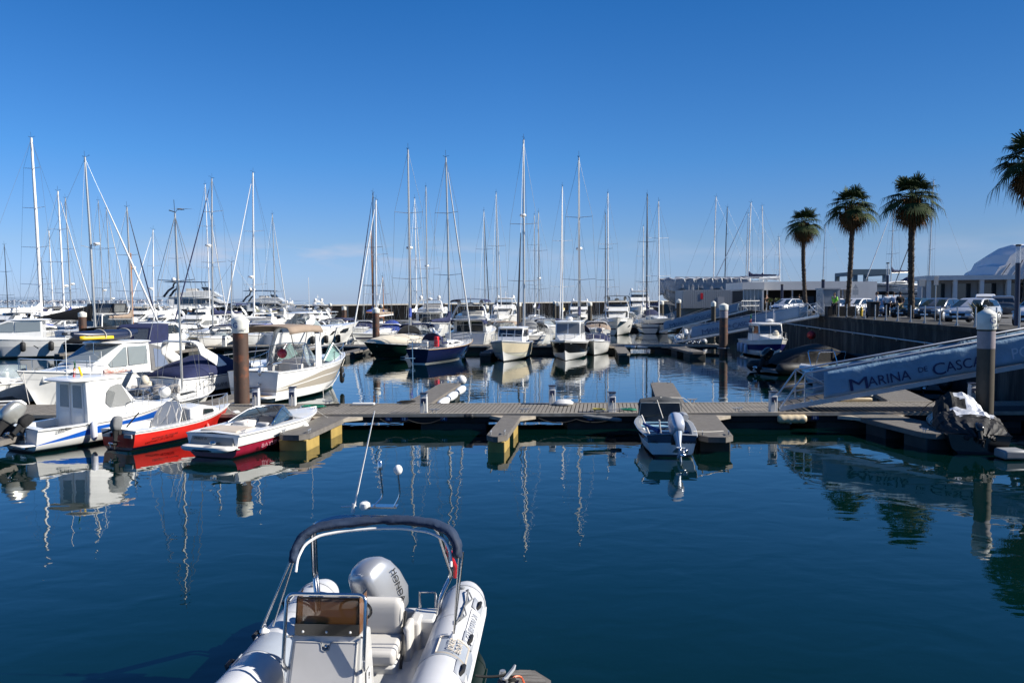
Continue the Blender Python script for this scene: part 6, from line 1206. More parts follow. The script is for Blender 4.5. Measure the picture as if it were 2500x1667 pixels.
S('sailing yacht with plain pale mast left of the tallest centre mast', 1214, 472, 112, 84, L=12.5, mm=alu, r=.09, spr=[.25, .58], furl=whitec, cover=whitec)
S('sailing yacht with the tallest centre mast, dark below and white radar', 1279, 340, 71, -97, L=12, mm=alu, r=.115, spr=[.26, .56], radar=.60, cover=None, dodger=greyc, boom=False, furl=darkm, furlr=.09, furlh=.5)
S('distant sailing yacht, left of the thin pair right of the tallest mast', 1306, 525, 140, 84, L=12, mm=alu, r=.08, spr=[.3, .7], cover=whitec)
S('distant sailing yacht with radar, right of the thin pair beyond the tallest mast', 1316, 519, 114, 84, L=12, mm=alu, r=.09, spr=[.28, .64], radar=.38, cover=navyc)
S('sailing yacht with yellow sail cover and slim pale mast', 1373, 455, 97, -97, L=12, mm=whitem, r=.08, spr=[.26, .60], furl=whitec, cover=mat('yellow_canvas', (.62, .50, .22), .85, var=.15))
S('sailing yacht with tall mast, radar and upright navy cover behind the pilothouse boat', 1414, 387, 70, 84, L=11.5, mm=alu, r=.10, spr=[.30, .66], radar=.48, furl=darkm, cover=navyc, dodger=navyc)
S('sailing yacht with dark mast just left of the white motor yacht', 1478, 521, 124, 84, L=11, mm=darkm, r=.08, cover=tanc)
S('sailing yacht with pale mast touching the dark one left of the white motor yacht', 1484, 473, 104, 84, L=12, mm=whitem, r=.09, spr=[.26, .6], furl=whitec, cover=tanc)
S('sailing yacht with dark mast right of the white motor yacht', 1579, 475, 108, 84, L=12, mm=darkm, r=.10, spr=[.3, .62], cover=navyc)
S('distant sailing yacht with thin pale mast behind the dark one', 1570, 553, 140, 84, L=12, mm=whitem, r=.08, cover=whitec)
S('white sailing yacht with bow to us and striped flag near the second gangway', 1609, 491, 104, -84, L=12.5, mm=whitem, r=.08, spr=[.35, .68], cover=navyc, zb=2.1, dodger=navyc, beam=4.1)
T, Hh, dd = flybridge('white motor yacht with bow to us, dark windows and flybridge at right of centre', (13.4, 101.5), -97, L=12, B=4.1, zb=2.3, zs=1.7, flytop=None, bim=blackc)
T, Hh, dd = flybridge('flybridge yacht with folded navy bimini and navy cockpit awning behind the navy sailing yacht', (-3.6, 76.5), 84, L=11.5, B=4.0, zb=2.1, zs=1.5, bim=navyc, cocktop=navyc)
T, Hh, dd = flybridge('white flybridge yacht with twin domes beyond the navy sailing yacht', (-9.7, 100), 84, L=13, B=4.3, zb=2.4, zs=1.7)
T, Hh, dd = flybridge('white flybridge yacht with dark windows left of the tallest mast', (-1.2, 118), -96, L=13, B=4.4, zb=2.5, zs=1.8, flytop=white)
T, Hh, dd = flybridge('large white yacht with glass upper saloon far behind the white motor yacht', (24, 150), -97, L=16, B=5.2, zb=3.2, zs=2.4, flytop=white)
T, Hh, dd = flybridge('tall white trawler with tubular radar frame behind the pilothouse boat', (10.6, 125), -97, L=11, B=4.2, zb=2.4, zs=1.7, flytop=white)
T, Hh, dd = express('small white cabin cruiser tucked behind the black and white pilothouse boat', (6.9, 65.6), -99, L=6.4, B=2.3, zb=1.25, zs=.95, cover=navyc, arch=False)
T, Hh, dd = express('white sports boat with navy cover behind the cream-hulled boat', (2.3, 77), -99, L=9, B=3, zb=1.5, zs=1.1, cover=greyc)
for i, (px, Y, hd, L_, kw, lab) in enumerate((
    (885, 92, -97, 9, dict(cover=navyc), 'white cruiser under navy cover behind the green-hulled boat'),
    (1000, 88, 84, 9, dict(top=greyc), 'white cruiser with dark windows and grey top between blue covers'),
    (1235, 84, 84, 9, dict(top=tanc), 'white cruiser with tan top left of the tallest mast'),
    (1335, 90, -97, 10, dict(top=navyc), 'white cruiser with blue hood right of the tallest mast'),
    (1395, 96, -97, 9, dict(cover=creamc), 'cruiser under cream cover beneath the yellow sail cover'),
    (1455, 84, -97, 9, dict(cover=tanc), 'pale cruiser with tan cover left of the white motor yacht'),
    (1530, 135, 84, 10, dict(hardtop=white), 'distant hardtop cruiser beyond the white motor yacht'),
    (1700, 100, -97, 8.5, dict(hardtop=white, hb=None), 'white-roofed workboat between the second and third gangways'),
    )): express(lab, (WY(px, 731, Y).x, Y), hd, L=L_, B=L_ * .34, zb=L_ * .17, zs=L_ * .125, **kw)
# boats in the shade by the quay
def rib_thing(label, loc, hd, L, B, r, m, nm='inflatable_boat', n_ob=2, obm=white, frame=False, cover=None):
    t = thing(nm, label, 'inflatable boat', (*loc, 0), R(hd)); rib_tubes(t, L, B, r, m, z=.38); MB().box(-L / 2, L * .3, -B / 2 + .1, B / 2 - .1, .1, .3).build('floor', greyc, t)
    for k in range(n_ob): outboard(t, Matrix.Translation((-L / 2 + .05, (k - (n_ob - 1) / 2) * .55, .72)) @ Matrix.Rotation(PI, 4, 'Z') @ Matrix.Rotation(R(-35), 4, 'Y'), 1.15, obm, dark)
    MB().box(-L * .12, L * .05, -.35, .35, .3, 1.1).build('console', whitec if not cover else blackc, t, bevel=.05)
    if cover: cab(t, 'cover', [(-L * .45, .4), (-L * .3, 1.1), (0, 1.55), (L * .25, 1.0), (L * .42, .5)], B * .42, cover, .1, .15)
    return t
rib_thing('grey inflatable with three white outboards under the second gangway', (17.6, 79), 82, 6.2, 2.3, .3, greyhull, n_ob=3)
rib_thing('dark covered inflatable boat lying in the shade of the quay wall', (18.6, 48.5), 20, 7.5, 2.7, .34, rubber, n_ob=1, obm=black, cover=blackc)
rib_thing('black covered launch in the shadow close under the quay', (19.6, 41.0), 84, 6.8, 2.5, .32, rubber, n_ob=1, obm=black, cover=blackc)
tag(MB().ball((0, 0, 0), .32, 16).build('buoy', mat('big_red_buoy', (.30, .015, .02), .6), loc=(WY(1981, 818, 60).x, 60, 1.68)), 'large red ball buoy hanging in the shade by the quay wall', 'buoy')
BT = thing('small_boat', 'light blue and white runabout with a bare bimini frame behind the lettered gangway', 'small boat', (16.1, 41.3, 0), R(97))
Ht = hull(BT, 4.4, 1.75, .9, .65, bands_plain(white, None, blue, skyb), tw=.85, rake=.6, cockpit=(.08, .6, .25), deckm=white, n=16)
b = MB(); [b.tube(rnd_path([(x, .75, .65), (x2, .72, 1.75), (x2, -.72, 1.75), (x, -.75, .65)], .12), .022, 6) for x, x2 in ((-.6, -1.1), (-.5, .1))]; b.build('bimini_frame', steel, BT)
for k in (-.28, .28): outboard(BT, Matrix.Translation((-2.2, k, .6)) @ Matrix.Rotation(PI, 4, 'Z'), .75, black, dark)
# clutter under the near gangway
b = MB(); b.box(0, .5, 0, .35, 0, .55); tag(b.build('locker', whitec, bevel=.03, loc=(13.2, 31.6, .57)), 'white dock locker half hidden under the lettered gangway', 'locker')
tag(MB().lathe([(.2, 0), (.24, .1), (.24, .5), (.2, .6)], n=14).build('drum', fend, loc=(14.2, 31.7, .57)), 'white drum standing under the lettered gangway', 'drum')
tag(MB().box(-.6, .6, -.1, .1, 0, .12).build('dock_step', mat('cream_bumper', (0, 0, 0)), bevel=.03, loc=(13.0, 30.0, .58)), 'low cream edge fender on the pontoon under the gangway', 'edge fender')
# a gliding gull and a distant sail
g_ = MB(); gp = WY(442, 511, 60)
g_.tube([gp + Vector((.25, 0, -.03)), gp, gp + Vector((-.3, 0, .05))], [.02, .07, .03], 6); g_.add([gp + Vector((.05, 0, .02)), gp + Vector((.1, .1, .06)), gp + Vector((.95, .1, .0)), gp + Vector((.4, -.1, .03)), gp + Vector((-.05, 0, .02)), gp + Vector((-.9, -.1, -.0)), gp + Vector((-.35, .1, .05))], [(0, 1, 2, 3), (4, 5, 6)])
tag(g_.build('gull', mat('gull_grey', (.18, .18, .19), .8)), 'gull gliding just above the thin tall mast', 'gull')
# ================================================================ QUAY SIDE
rnd = random.Random(99)
def onq(px, py, z=QZ): p = W(px, py, z); return p
# railing posts along the edge
pst = None; nn = 0
ORD = 'zeroth first second third fourth fifth sixth seventh eighth ninth tenth eleventh twelfth thirteenth fourteenth fifteenth sixteenth seventeenth eighteenth nineteenth twentieth twenty-first twenty-second twenty-third twenty-fourth twenty-fifth twenty-sixth twenty-seventh twenty-eighth twenty-ninth thirtieth thirty-first thirty-second'.split()
ys = []; y = 33.5
while y < 92: ys.append(y); y += 1.95
for y in ys:
    if pst is None:
        pst = thing('railing_post', 'steel stanchion standing along the edge of the quay', 'post', (0, 0, QZ), 0, 'steel stanchions along the quay edge')
        MB().tube([(0, 0, 0), (0, 0, .95)], .035, 8).build('post', galv, pst); b = MB(); b.add([(-.12, -.015, 0), (.12, -.015, 0), (0, -.015, .22), (-.12, .015, 0), (.12, .015, 0), (0, .015, .22)], [(0, 1, 2), (5, 4, 3), (0, 2, 5, 3), (1, 4, 5, 2)]); b.build('foot', galv, pst); o = pst
    else: o = copy_tree(pst)
    o.location = (QX(y) + .35, y, QZ); nn += 1; o['label'] = 'steel railing stanchion on the quay edge, %s counted from the near end' % ORD[nn]
# people
def person(label, loc, rz, pose, top, legs, hair=(.03, .02, .015), sc_=1., skinc=None, bare_legs=False, extra=None):
    """skinned single-body figure; pose: dict of joint offsets"""
    t = thing('person', label, 'person', loc, rz)
    P_ = dict(pel=(0, 0, .95), sp=(0, 0, 1.15), ch=(.01, 0, 1.38), nk=(.02, 0, 1.5), hd=(.04, 0, 1.64), ls=(0, .19, 1.42), rs=(0, -.19, 1.42), le=(-.02, .25, 1.13), re=(-.02, -.25, 1.13), lh=(.06, .24, .88), rh=(.06, -.24, .88), lk=(.03, .10, .52), rk=(.03, -.10, .52), lf=(0, .10, .08), rf=(0, -.10, .08), lt=(.16, .12, .04), rt=(.16, -.12, .04), lp=(0, .09, .90), rp=(0, -.09, .90)); P_.update(pose)
    ed = [('pel', 'sp'), ('sp', 'ch'), ('ch', 'nk'), ('nk', 'hd'), ('ch', 'ls'), ('ls', 'le'), ('le', 'lh'), ('ch', 'rs'), ('rs', 're'), ('re', 'rh'), ('pel', 'lp'), ('lp', 'lk'), ('lk', 'lf'), ('lf', 'lt'), ('pel', 'rp'), ('rp', 'rk'), ('rk', 'rf'), ('rf', 'rt')]
    rad = dict(pel=(.15, .11), sp=(.145, .10), ch=(.165, .11), nk=(.055, .055), hd=(.05, .05), ls=(.06, .06), rs=(.06, .06), le=(.042, .042), re=(.042, .042), lh=(.03, .03), rh=(.03, .03), lp=(.095, .095), rp=(.095, .095), lk=(.062, .062), rk=(.062, .062), lf=(.042, .042), rf=(.042, .042), lt=(.035, .03), rt=(.035, .03))
    def body(name, keys, m, k=1., add=0.):
        ks = [q for q in P_ if q in keys]; es = [(ks.index(a), ks.index(b_)) for a, b_ in ed if a in ks and b_ in ks]
        me = bpy.data.meshes.new(name); me.from_pydata([Vector(P_[q]) * sc_ for q in ks], es, []); o = bpy.data.objects.new(name, me); COL.objects.link(o); o.parent = t; KIDS.setdefault(t.name, []).append(o); me.materials.append(m)
        md = o.modifiers.new('skin', 'SKIN'); md.use_smooth_shade = True
        for i, q in enumerate(ks): me.skin_vertices[0].data[i].radius = ((rad[q][0] * k + add) * sc_, (rad[q][1] * k + add) * sc_); me.skin_vertices[0].data[i].use_root = (i == 0)
        s_ = o.modifiers.new('sub', 'SUBSURF'); s_.levels = 1; s_.render_levels = 2; return o
    sk = mat('skin_%s' % label[:3] if skinc else 'skin', skinc or (.45, .26, .18), .6)
    body('body', set(P_), sk, .86)
    body('shirt', {'pel', 'sp', 'ch', 'ls', 'rs', 'le', 're'}, top, 1.05, .03)
    body('trousers', {'pel', 'lp', 'rp', 'lk', 'rk'} | (set() if bare_legs else {'lf', 'rf'}), legs, 1.03, .028)
    h = Vector(P_['hd']) * sc_; MB().ball(h + Vector((.01, 0, .04)) * sc_, .098 * sc_, 14, (1.05, .82, 1.22)).build('head', sk, t)
    MB().ball(h + Vector((-.02, 0, .07)) * sc_, .104 * sc_, 14, (1.0, .88, 1.12)).build('hair', mat('hair_%d' % int(hair[0] * 1000), hair, .8), t)
    fc = MB(); f0 = h + Vector((.11, 0, .03)) * sc_; fc.ball(f0, .018 * sc_, 6); fc.build('nose', sk, t)
    for s in (-1, 1):
        hd_ = Vector(P_['lh' if s > 0 else 'rh']) * sc_; el = Vector(P_['le' if s > 0 else 're']) * sc_; dv = (hd_ - el).normalized(); hb_ = MB(); hb_.tube([hd_, hd_ + dv * .09 * sc_], [.035 * sc_, .032 * sc_], 8); sd_ = dv.cross(Vector((0, 1, 0))).normalized() if abs(dv.y) < .9 else Vector((1, 0, 0))
        for q in range(4): o_ = sd_ * (q - 1.5) * .018 * sc_; hb_.tube([hd_ + dv * .08 * sc_ + o_, hd_ + dv * (.13 + .01 * (q in (1, 2))) * sc_ + o_, hd_ + dv * (.16 + .012 * (q in (1, 2))) * sc_ + o_ + Vector((.01, 0, -.01))], [.010 * sc_, .009 * sc_, .007 * sc_], 5)
        hb_.tube([hd_ + dv * .03 * sc_ + sd_ * .03 * sc_, hd_ + dv * .09 * sc_ + sd_ * .06 * sc_], [.011 * sc_, .008 * sc_], 5); hb_.build('hand', sk, t)
        ft = Vector(P_['lf' if s > 0 else 'rf']) * sc_; tt_ = Vector(P_['lt' if s > 0 else 'rt']) * sc_; MB().tube([ft + Vector((-.05, 0, -.03)), ft + Vector((.02, 0, -.01)), tt_ + Vector((.02, 0, 0))], [.04, .05, .035], 8).build('shoe', extra or dark, t)
    return t
wsh = mat('white_shirt', (.68, .68, .70), .9, var=.06); bsh = mat('black_shirt', (.012, .012, .015), .9); brs = mat('brown_shorts', (.20, .10, .06), .9); kh = mat('khaki_trousers', (.40, .30, .17), .9); blt = mat('black_trousers', (.01, .01, .012), .9); gsh = mat('grey_shirt', (.16, .16, .17), .9); blu = mat('blue_jeans', (.02, .06, .2), .9); grn = mat('hi_vis_green', (.25, .65, .05), .8)
walk = dict(lk=(.16, .09, .53), lf=(.22, .09, .09), lt=(.38, .1, .05), rk=(-.05, -.09, .52), rf=(-.25, -.09, .14), rt=(-.1, -.1, .05), lh=(-.05, .25, .9), rh=(.18, -.22, .95))
stand2 = dict(lh=(.12, .18, .98), rh=(.05, -.24, .88))
wsp = mat('white_shoe', (.6, .6, .6), .7)
for lab, px, py, rz, pose, tp_, lg, hr, bl, sh in (
    ('man in a white shirt and brown shorts leaning toward the black bin', 2141, 774, 150, walk, wsh, brs, (.08, .05, .03), True, wsp),
    ('person in a white shirt and black trousers, second in the walking group', 2165, 774, 80, stand2, wsh, blt, (.02, .015, .012), False, wsp),
    ('person in a pale shirt and black trousers walking between the white and black shirts', 2181, 772, 80, walk, mat('pale_shirt', (.55, .58, .66), .9), blt, (.05, .03, .02), False, wsp),
    ('person in a black top and khaki trousers, rightmost of the walking group', 2197, 774, 85, walk, bsh, kh, (.015, .012, .01), False, dark)):
    p = onq(px, py); person(lab, (p.x, p.y, QZ), R(rz), pose, tp_, lg, hr, bare_legs=bl, extra=sh)
photo = dict(le=(.14, .24, 1.28), lh=(.20, .08, 1.55), re=(.14, -.24, 1.28), rh=(.20, -.08, 1.55))
for lab, px, py, rz, pose, tp_, lg, bl in (
    ('person in grey raising both hands to take a picture by the white building', 1863, 756, 230, photo, gsh, blt, False),
    ('person in black standing behind the one taking a picture', 1873, 757, 210, stand2, bsh, mat('grey_trousers', (.2, .2, .2), .9), False),
    ('person in a grey shirt and light trousers in front of the dark shopfront', 1933, 756, 100, walk, gsh, mat('light_trousers', (.4, .38, .34), .9), False),
    ('person in a black shirt and pale shorts right of the grey-shirted one', 1951, 756, 90, walk, bsh, mat('pale_shorts', (.5, .48, .44), .9), True)):
    p = onq(px, py); person(lab, (p.x, p.y, QZ), R(rz), pose, tp_, lg, bare_legs=bl)
p = onq(2047, 773); person('person in a hi-vis green top standing by the dark planter', (p.x + .2, p.y + 1.2, QZ), R(200), stand2, grn, blt)
person('man in pale shirt and blue trousers standing on the second pontoon', (WY(1463, 840, 67.9).x, 67.6, .57), R(60), stand2, mat('floral_shirt', (.5, .45, .42), .9, var=.4, vs_=20), blu)
# cars
def car(label, px, py, hd, paint, L=4.15, Wd=1.78, Hc=1.46, tall=False, group='cars parked on the quay'):
    p = onq(px, py, QZ - .1) if isinstance(px, (int, float)) and py > 100 else Vector((px, py, 0)); t = thing('parked_car', label, 'car', (p.x, p.y, QZ - .11), R(hd), group)
    k = L / 4.15; w = Wd / 2; hh = Hc
    # body from cross-section rings along x (front = +x)
    st = [(-2.07, .42, .80, .80), (-2.0, .25, .98, .93), (-1.6, .20, 1.00, .99), (-.8, .18, .98, 1.), (.3, .18, .96, 1.), (1.0, .18, .92, 1.), (1.5, .20, .84, .97), (1.85, .24, .74, .90), (2.02, .30, .60, .78), (2.07, .38, .5, .66)]
    rings = []
    for x, z0, z1, f in st:
        r = []
        for y, z in ((-.86, z0), (-1., z0 + .12), (-1., z0 + .6 * (z1 - z0)), (-.90, z1), (-.45, z1 + .035), (0, z1 + .045), (.45, z1 + .035), (.90, z1), (1., z0 + .6 * (z1 - z0)), (1., z0 + .12), (.86, z0)): r.append(Vector((x * k, y * w * f, z * (hh / 1.46))))
        rings.append(r)
    MB().loft(rings).build('body', paint, t, smooth=50, sub=1)
    zt = hh; gr = []
    cabp = [(-1.75, .96), (-1.45, 1.30), (-1.0, 1.43), (.05, 1.45), (.35, 1.36), (1.12, .93)] if not tall else [(-1.95, .98), (-1.85, 1.35), (-1.4, 1.46), (.2, 1.46), (.55, 1.36), (1.2, .95)]
    sc2 = hh / 1.46; wf = lambda x, z: w * (.93 - .42 * max(0, z / sc2 - .9) ** 1.1)
    cabp = [(x * k, z * sc2) for x, z in cabp]
    cab(t, 'cabin', cabp + [(cabp[-1][0], .8), (cabp[0][0], .8)], wf, paint, .05, .03)
    b_ = MB(); sidewin(t, [(cabp[0][0] + .25, .99 * sc2), (cabp[1][0] + .1, 1.33 * sc2), (-.32 * k, 1.38 * sc2), (-.32 * k, .98 * sc2)], wf, glass, .012); sidewin(t, [(-.24 * k, .98 * sc2), (-.24 * k, 1.38 * sc2), (cabp[4][0] - .12, 1.34 * sc2), (.88 * k, .97 * sc2)], wf, glass, .012)
    cg = mat('car_windscreen', (.03, .05, .055), .03, spec=1.)
    facewin(t, cabp[5], cabp[4], wf, ((-.9, .9),), (.06, .97), cg); facewin(t, cabp[1], cabp[0], wf, ((-.85, .85),), (.1, .9), glass, name='rear_window')
    for x in (-1.28, 1.30):
        for s in (-1, 1):
            wh = MB(); Mx = Matrix.Translation((x * k, s * (w - .10), .33)) @ Matrix.Rotation(PI / 2, 4, 'X'); wh.lathe([(.2, -.1), (.31, -.1), (.33, -.06), (.33, .06), (.31, .1), (.2, .1)], (0, 0, 0), 20, Mx); o = wh.build('wheel', rubber, t)
            rm = MB(); Mx = Matrix.Translation((x * k, s * (w - .10) + s * .105, .33)) @ Matrix.Rotation(PI / 2, 4, 'X'); rm.lathe([(.05, -.01), (.205, -.01), (.22, 0), (.205, .015), (.05, .01)], (0, 0, 0), 16, Mx)
            for q in range(5): a = q * 1.2566; rm.tube([Mx @ Vector((.04 * math.cos(a), .04 * math.sin(a), .0)), Mx @ Vector((.21 * math.cos(a), .21 * math.sin(a), 0))], .02, 4)
            rm.build('rim', galv, o)
    for s in (-1, 1):
        hl = MB(); hl.loft([ring((1.93 * k + dx, s * (.66 * w) , .68 * sc2), .20 * e_, .07 * e_, 3, 12, ((-.35 * s * 0 - .3 * s * s, s * 1, 0), (0, 0, 1))) for dx, e_ in ((-.12, 1), (.055, .95), (.075, .6))]); hl.build('headlight', mat('headlight_glass', (.5, .52, .55), .05, spec=1.), t)
        m_ = MB(); m_.ball((.72 * k, s * (w + .07), .98 * sc2), .09, 8, (.7, 1, .8)); m_.build('wing_mirror', paint, t)
    g2 = MB(); g2.box(2.02 * k, 2.085 * k, -.42, .42, .44, .60); g2.box(2.0 * k, 2.08 * k, -.62, .62, .26, .34); g2.build('grille', dark, t, bevel=.01)
    g2 = MB(); g2.box(2.08 * k, 2.10 * k, -.24, .24, .36, .46); g2.build('number_plate', inkw, t, smooth=0); MB().ball((2.09 * k, 0, .58), .055, 8, (.3, .8, 1)).build('badge', steel, t)
    return t
silv = mat('car_silver', (.50, .52, .55), .25, .3, coat=.6); cwh = mat('car_white', (.66, .66, .66), .25, coat=.6); cdk = mat('car_dark_green', (.02, .045, .05), .2, coat=.7); cgr = mat('car_grey', (.10, .11, .125), .22, .3, coat=.6); cbl = mat('car_blue', (.03, .06, .13), .22, coat=.6)
car('silver hatchback with front turned to the water, behind the spiky plant', 27.0, 46.6, -143, silv)
car('white car at the right edge partly hidden by the lamp post', 27.2, 40.6, -143, cwh, L=4.5, Hc=1.62)
car('dark green car just left of the silver hatchback', 28.4, 52.9, -143, cgr)
car('black-green car with glinting windscreen right of the walking group', 29.2, 57.8, -143, cdk)
car('dark car half hidden behind the walking group', 29.7, 63.2, -143, cbl)
car('small white car behind the man in the white shirt', 29.9, 69.0, -143, cwh)
car('white car near the bicycle with a pale roof', 30.0, 75.0, -143, cwh)
car('silver car with the brightest sun glint by the glass kiosk', 27.5, 79.5, -143, silv)
car('blue-grey car parked farther back behind the dark cars', 36.0, 58.5, 60, cgr, Hc=1.6)
car('white van-like car farther back near the shopfront', 38, 64, 60, cwh, Hc=1.75, L=4.6)
car('dark car parked farther back right of the third palm', 33.5, 66, 60, cdk)
# street furniture
p = onq(2131, 776); t = thing('wheelie_bin', 'black wheelie bin standing beside the man in brown shorts', 'bin', (p.x, p.y, QZ)); b = MB(); b.add([(-.26, -.26, .08), (.26, -.26, .08), (.26, .26, .08), (-.26, .26, .08), (-.33, -.33, 1.05), (.33, -.33, 1.05), (.33, .33, 1.05), (-.33, .33, 1.05)], [(3, 2, 1, 0), (4, 5, 6, 7), (0, 1, 5, 4), (1, 2, 6, 5), (2, 3, 7, 6), (3, 0, 4, 7)]); b.build('bin_body', rubber, t, bevel=.02); MB().box(-.36, .36, -.36, .36, 1.05, 1.13).build('lid', rubber, t, bevel=.02); [MB().lathe([(.09, -.03), (.09, .03)], (s * .3, .2, .09), 12, Matrix.Rotation(PI / 2, 4, 'Y')).build('wheel', dark, t) for s in (-1, 1)]
p = onq(2092, 776); t = thing('bicycle', 'dark bicycle leaning by the railing left of the bin', 'bicycle', (p.x, p.y, QZ), R(-5))
for x in (-.52, .52): b = MB(); b.tube([(x + .33 * math.cos(q), 0, .34 + .33 * math.sin(q)) for q in [i * PI / 12 for i in range(24)]], .022, 6, closed=True); [b.tube([(x, 0, .34), (x + .32 * math.cos(q), 0, .34 + .32 * math.sin(q))], .003, 3) for q in [i * PI / 5 for i in range(10)]]; b.build('wheel', rubber, t)
b = MB(); [b.tube(q, .018, 6) for q in ([(-.52, 0, .34), (-.05, 0, .32), (.35, 0, .78), (-.2, 0, .80), (-.05, 0, .32)], [(-.52, 0, .34), (-.2, 0, .80)], [(.52, 0, .34), (.36, 0, .95)], [(-.2, 0, .8), (-.22, 0, .92)])]; b.build('frame', dark, t)
MB().ball((-.23, 0, .95), .1, 8, (1.4, .7, .35)).build('saddle', dark, t); b = MB(); b.tube([(.4, -.26, 1.0), (.36, 0, .97), (.4, .26, 1.0)], .014, 6); b.build('handlebar', dark, t)
b = MB(); b.box(-1.1, 1.1, -.35, .35, 0, .75); p = onq(2060, 772); t = thing('planter', 'dark rectangular planter on the quay edge by the hi-vis person', 'planter', (p.x, p.y + .6, QZ)); b.build('trough', dark, t, bevel=.02)
def tuft(mb, c, n, h, sp, seed, wd=.03):
    g = random.Random(seed)
    for i in range(n):
        a = g.uniform(0, 2 * PI); l = h * g.uniform(.6, 1.1); tl = g.uniform(.15, 1.) * sp; c0 = Vector(c) + Vector((g.uniform(-.1, .1), g.uniform(-.1, .1), 0)); d = Vector((math.cos(a), math.sin(a), 0)); s = Vector((-d.y, d.x, 0)) * wd
        p1 = c0 + d * tl * .45 + Vector((0, 0, l * .65)); p2 = c0 + d * tl + Vector((0, 0, l * (.9 if g.random() > .3 else .55))); mb.add([c0 - s, c0 + s, p1 + s * .8, p1 - s * .8, p2], [(0, 1, 2, 3), (3, 2, 4)])
lf = mat('spiky_leaf', (.06, .085, .03), .6, var=.4, vs_=12, c2=(.20, .17, .07), thr=(.5, .8))
p = onq(2390, 792); t = thing('spiky_plant', 'spiky brown-green plant growing at the quay edge before the silver car', 'plant', (p.x, p.y, QZ)); b = MB(); tuft(b, (0, 0, .0), 150, 1.25, .85, 1, .04); b.build('leaves', lf, t, smooth=0); MB().lathe([(.25, 0), (.2, .3), (.1, .5)], n=10).build('stem', wood, t)
for i, (px, lab) in enumerate(((1823, 'black planter with yellow-green shrub beside the glass front'), (1898, 'black planter with dark shrub left of the dark post'), (1880, 'tall black planter behind the picture-taking person'))):
    p = onq(px, 757); t = thing('planter', lab, 'planter', (p.x, p.y, QZ)); MB().box(-.45, .45, -.3, .3, 0, .8).build('trough', dark, t, bevel=.02); b = MB(); tuft(b, (0, 0, .75), 90, .75, .55, i + 3, .05); b.build('shrub', (mat('yellow_green_leaf', (.25, .28, .03), .7, var=.3, vs_=9), mat('dull_green_leaf', (.08, .1, .03), .7, var=.4, vs_=9), mat('dull_green_leaf', (0, 0, 0)))[i], t, smooth=0)
def lamp_post(label, px, Y, ytop, yglass, dia=.2, z0=QZ):
    x = WY(px, 731, Y).x; zt = WY(px, ytop, Y).z; zg = WY(px, yglass, Y).z; t = thing('lamp_post', label, 'lamp post', (x, Y, z0)); r = dia / 2
    MB().lathe([(r, 0), (r, zg - z0)], n=16).build('post', mat('dark_blue_post', (.012, .018, .05), .4), t); MB().lathe([(r * .98, zg - z0), (r * .98, zt - z0 - .08)], n=16).build('glass_tube', mat('lamp_glass', (.6, .63, .66), .08, alpha=.35), t); MB().lathe([(r * 1.1, zt - z0 - .08), (r * 1.1, zt - z0)], n=16).build('cap', dark, t)
lamp_post('tall lamp post with clear glass top at the right edge by the white car', 2483, 38.5, 597, 642, .22)
lamp_post('lamp post with glass top in front of the hoisted sailing boat', 2166, 62, 641, 672, .2)
for px, Y, yt, lab in ((1909, 88, 697, 'plain dark post in front of the low white building'), (2009, 70, 686, 'short dark lamp post beside the glass kiosk')):
    x = WY(px, 731, Y).x; t = thing('dark_post', lab, 'post', (x, Y, QZ)); MB().lathe([(.14, 0), (.14, WY(px, yt, Y).z - QZ)], n=14).build('post', mat('dark_blue_post', (0, 0, 0)), t); MB().lathe([(.15, 0), (.15, .12)], (0, 0, WY(px, yt, Y).z - QZ), n=14).build('cap', dark, t)
def sign(label, px, Y, y0, y1, wpx, pole_r=.03, tri=False):
    x = WY(px, 731, Y).x; za = WY(px, y0, Y).z - QZ; zb_ = WY(px, y1, Y).z - QZ; w = wpx / FPX * Y / 2; t = thing('road_sign', label, 'sign', (x, Y, QZ)); MB().tube([(0, 0, 0), (0, 0, za)], pole_r, 8).build('pole', galv, t); m = mat('sign_back', (.33, .34, .35), .5, .4)
    if tri: b = MB(); zm = za - (za - zb_) * .42; b.add([(-w, -.03, zm), (w, -.03, zm), (0, -.03, za), (-w, -.02, zm), (w, -.02, zm), (0, -.02, za)], [(0, 1, 2), (5, 4, 3), (0, 3, 4, 1)]); b.build('triangle_plate', m, t, smooth=0); MB().box(-w, w, -.03, -.02, zb_, zm - .08).build('square_plate', m, t)
    else: MB().box(-w, w, -.035, -.02, zb_, za).build('plate', m, t, bevel=.004)
sign('square road sign on a pole behind the dark cars, seen from its back', 2250, 60, 682, 699, 16); sign('tall narrow road sign on a pole by the silver hatchback, seen from its back', 2284, 48, 674, 696, 11); sign('triangular and square road signs seen from behind near the travel lift', 2088, 72, 694, 720, 14, tri=True)
p = onq(2117, 772); t = thing('hydrant', 'small yellow hydrant beside the bin', 'hydrant', (p.x, p.y + 1, QZ)); b = MB(); b.lathe([(.08, 0), (.08, .5), (.11, .52), (.1, .62), (.04, .7)], n=12); b.tube([(-.16, 0, .4), (.16, 0, .4)], .05, 8); b.build('hydrant_body', yellowp, t)
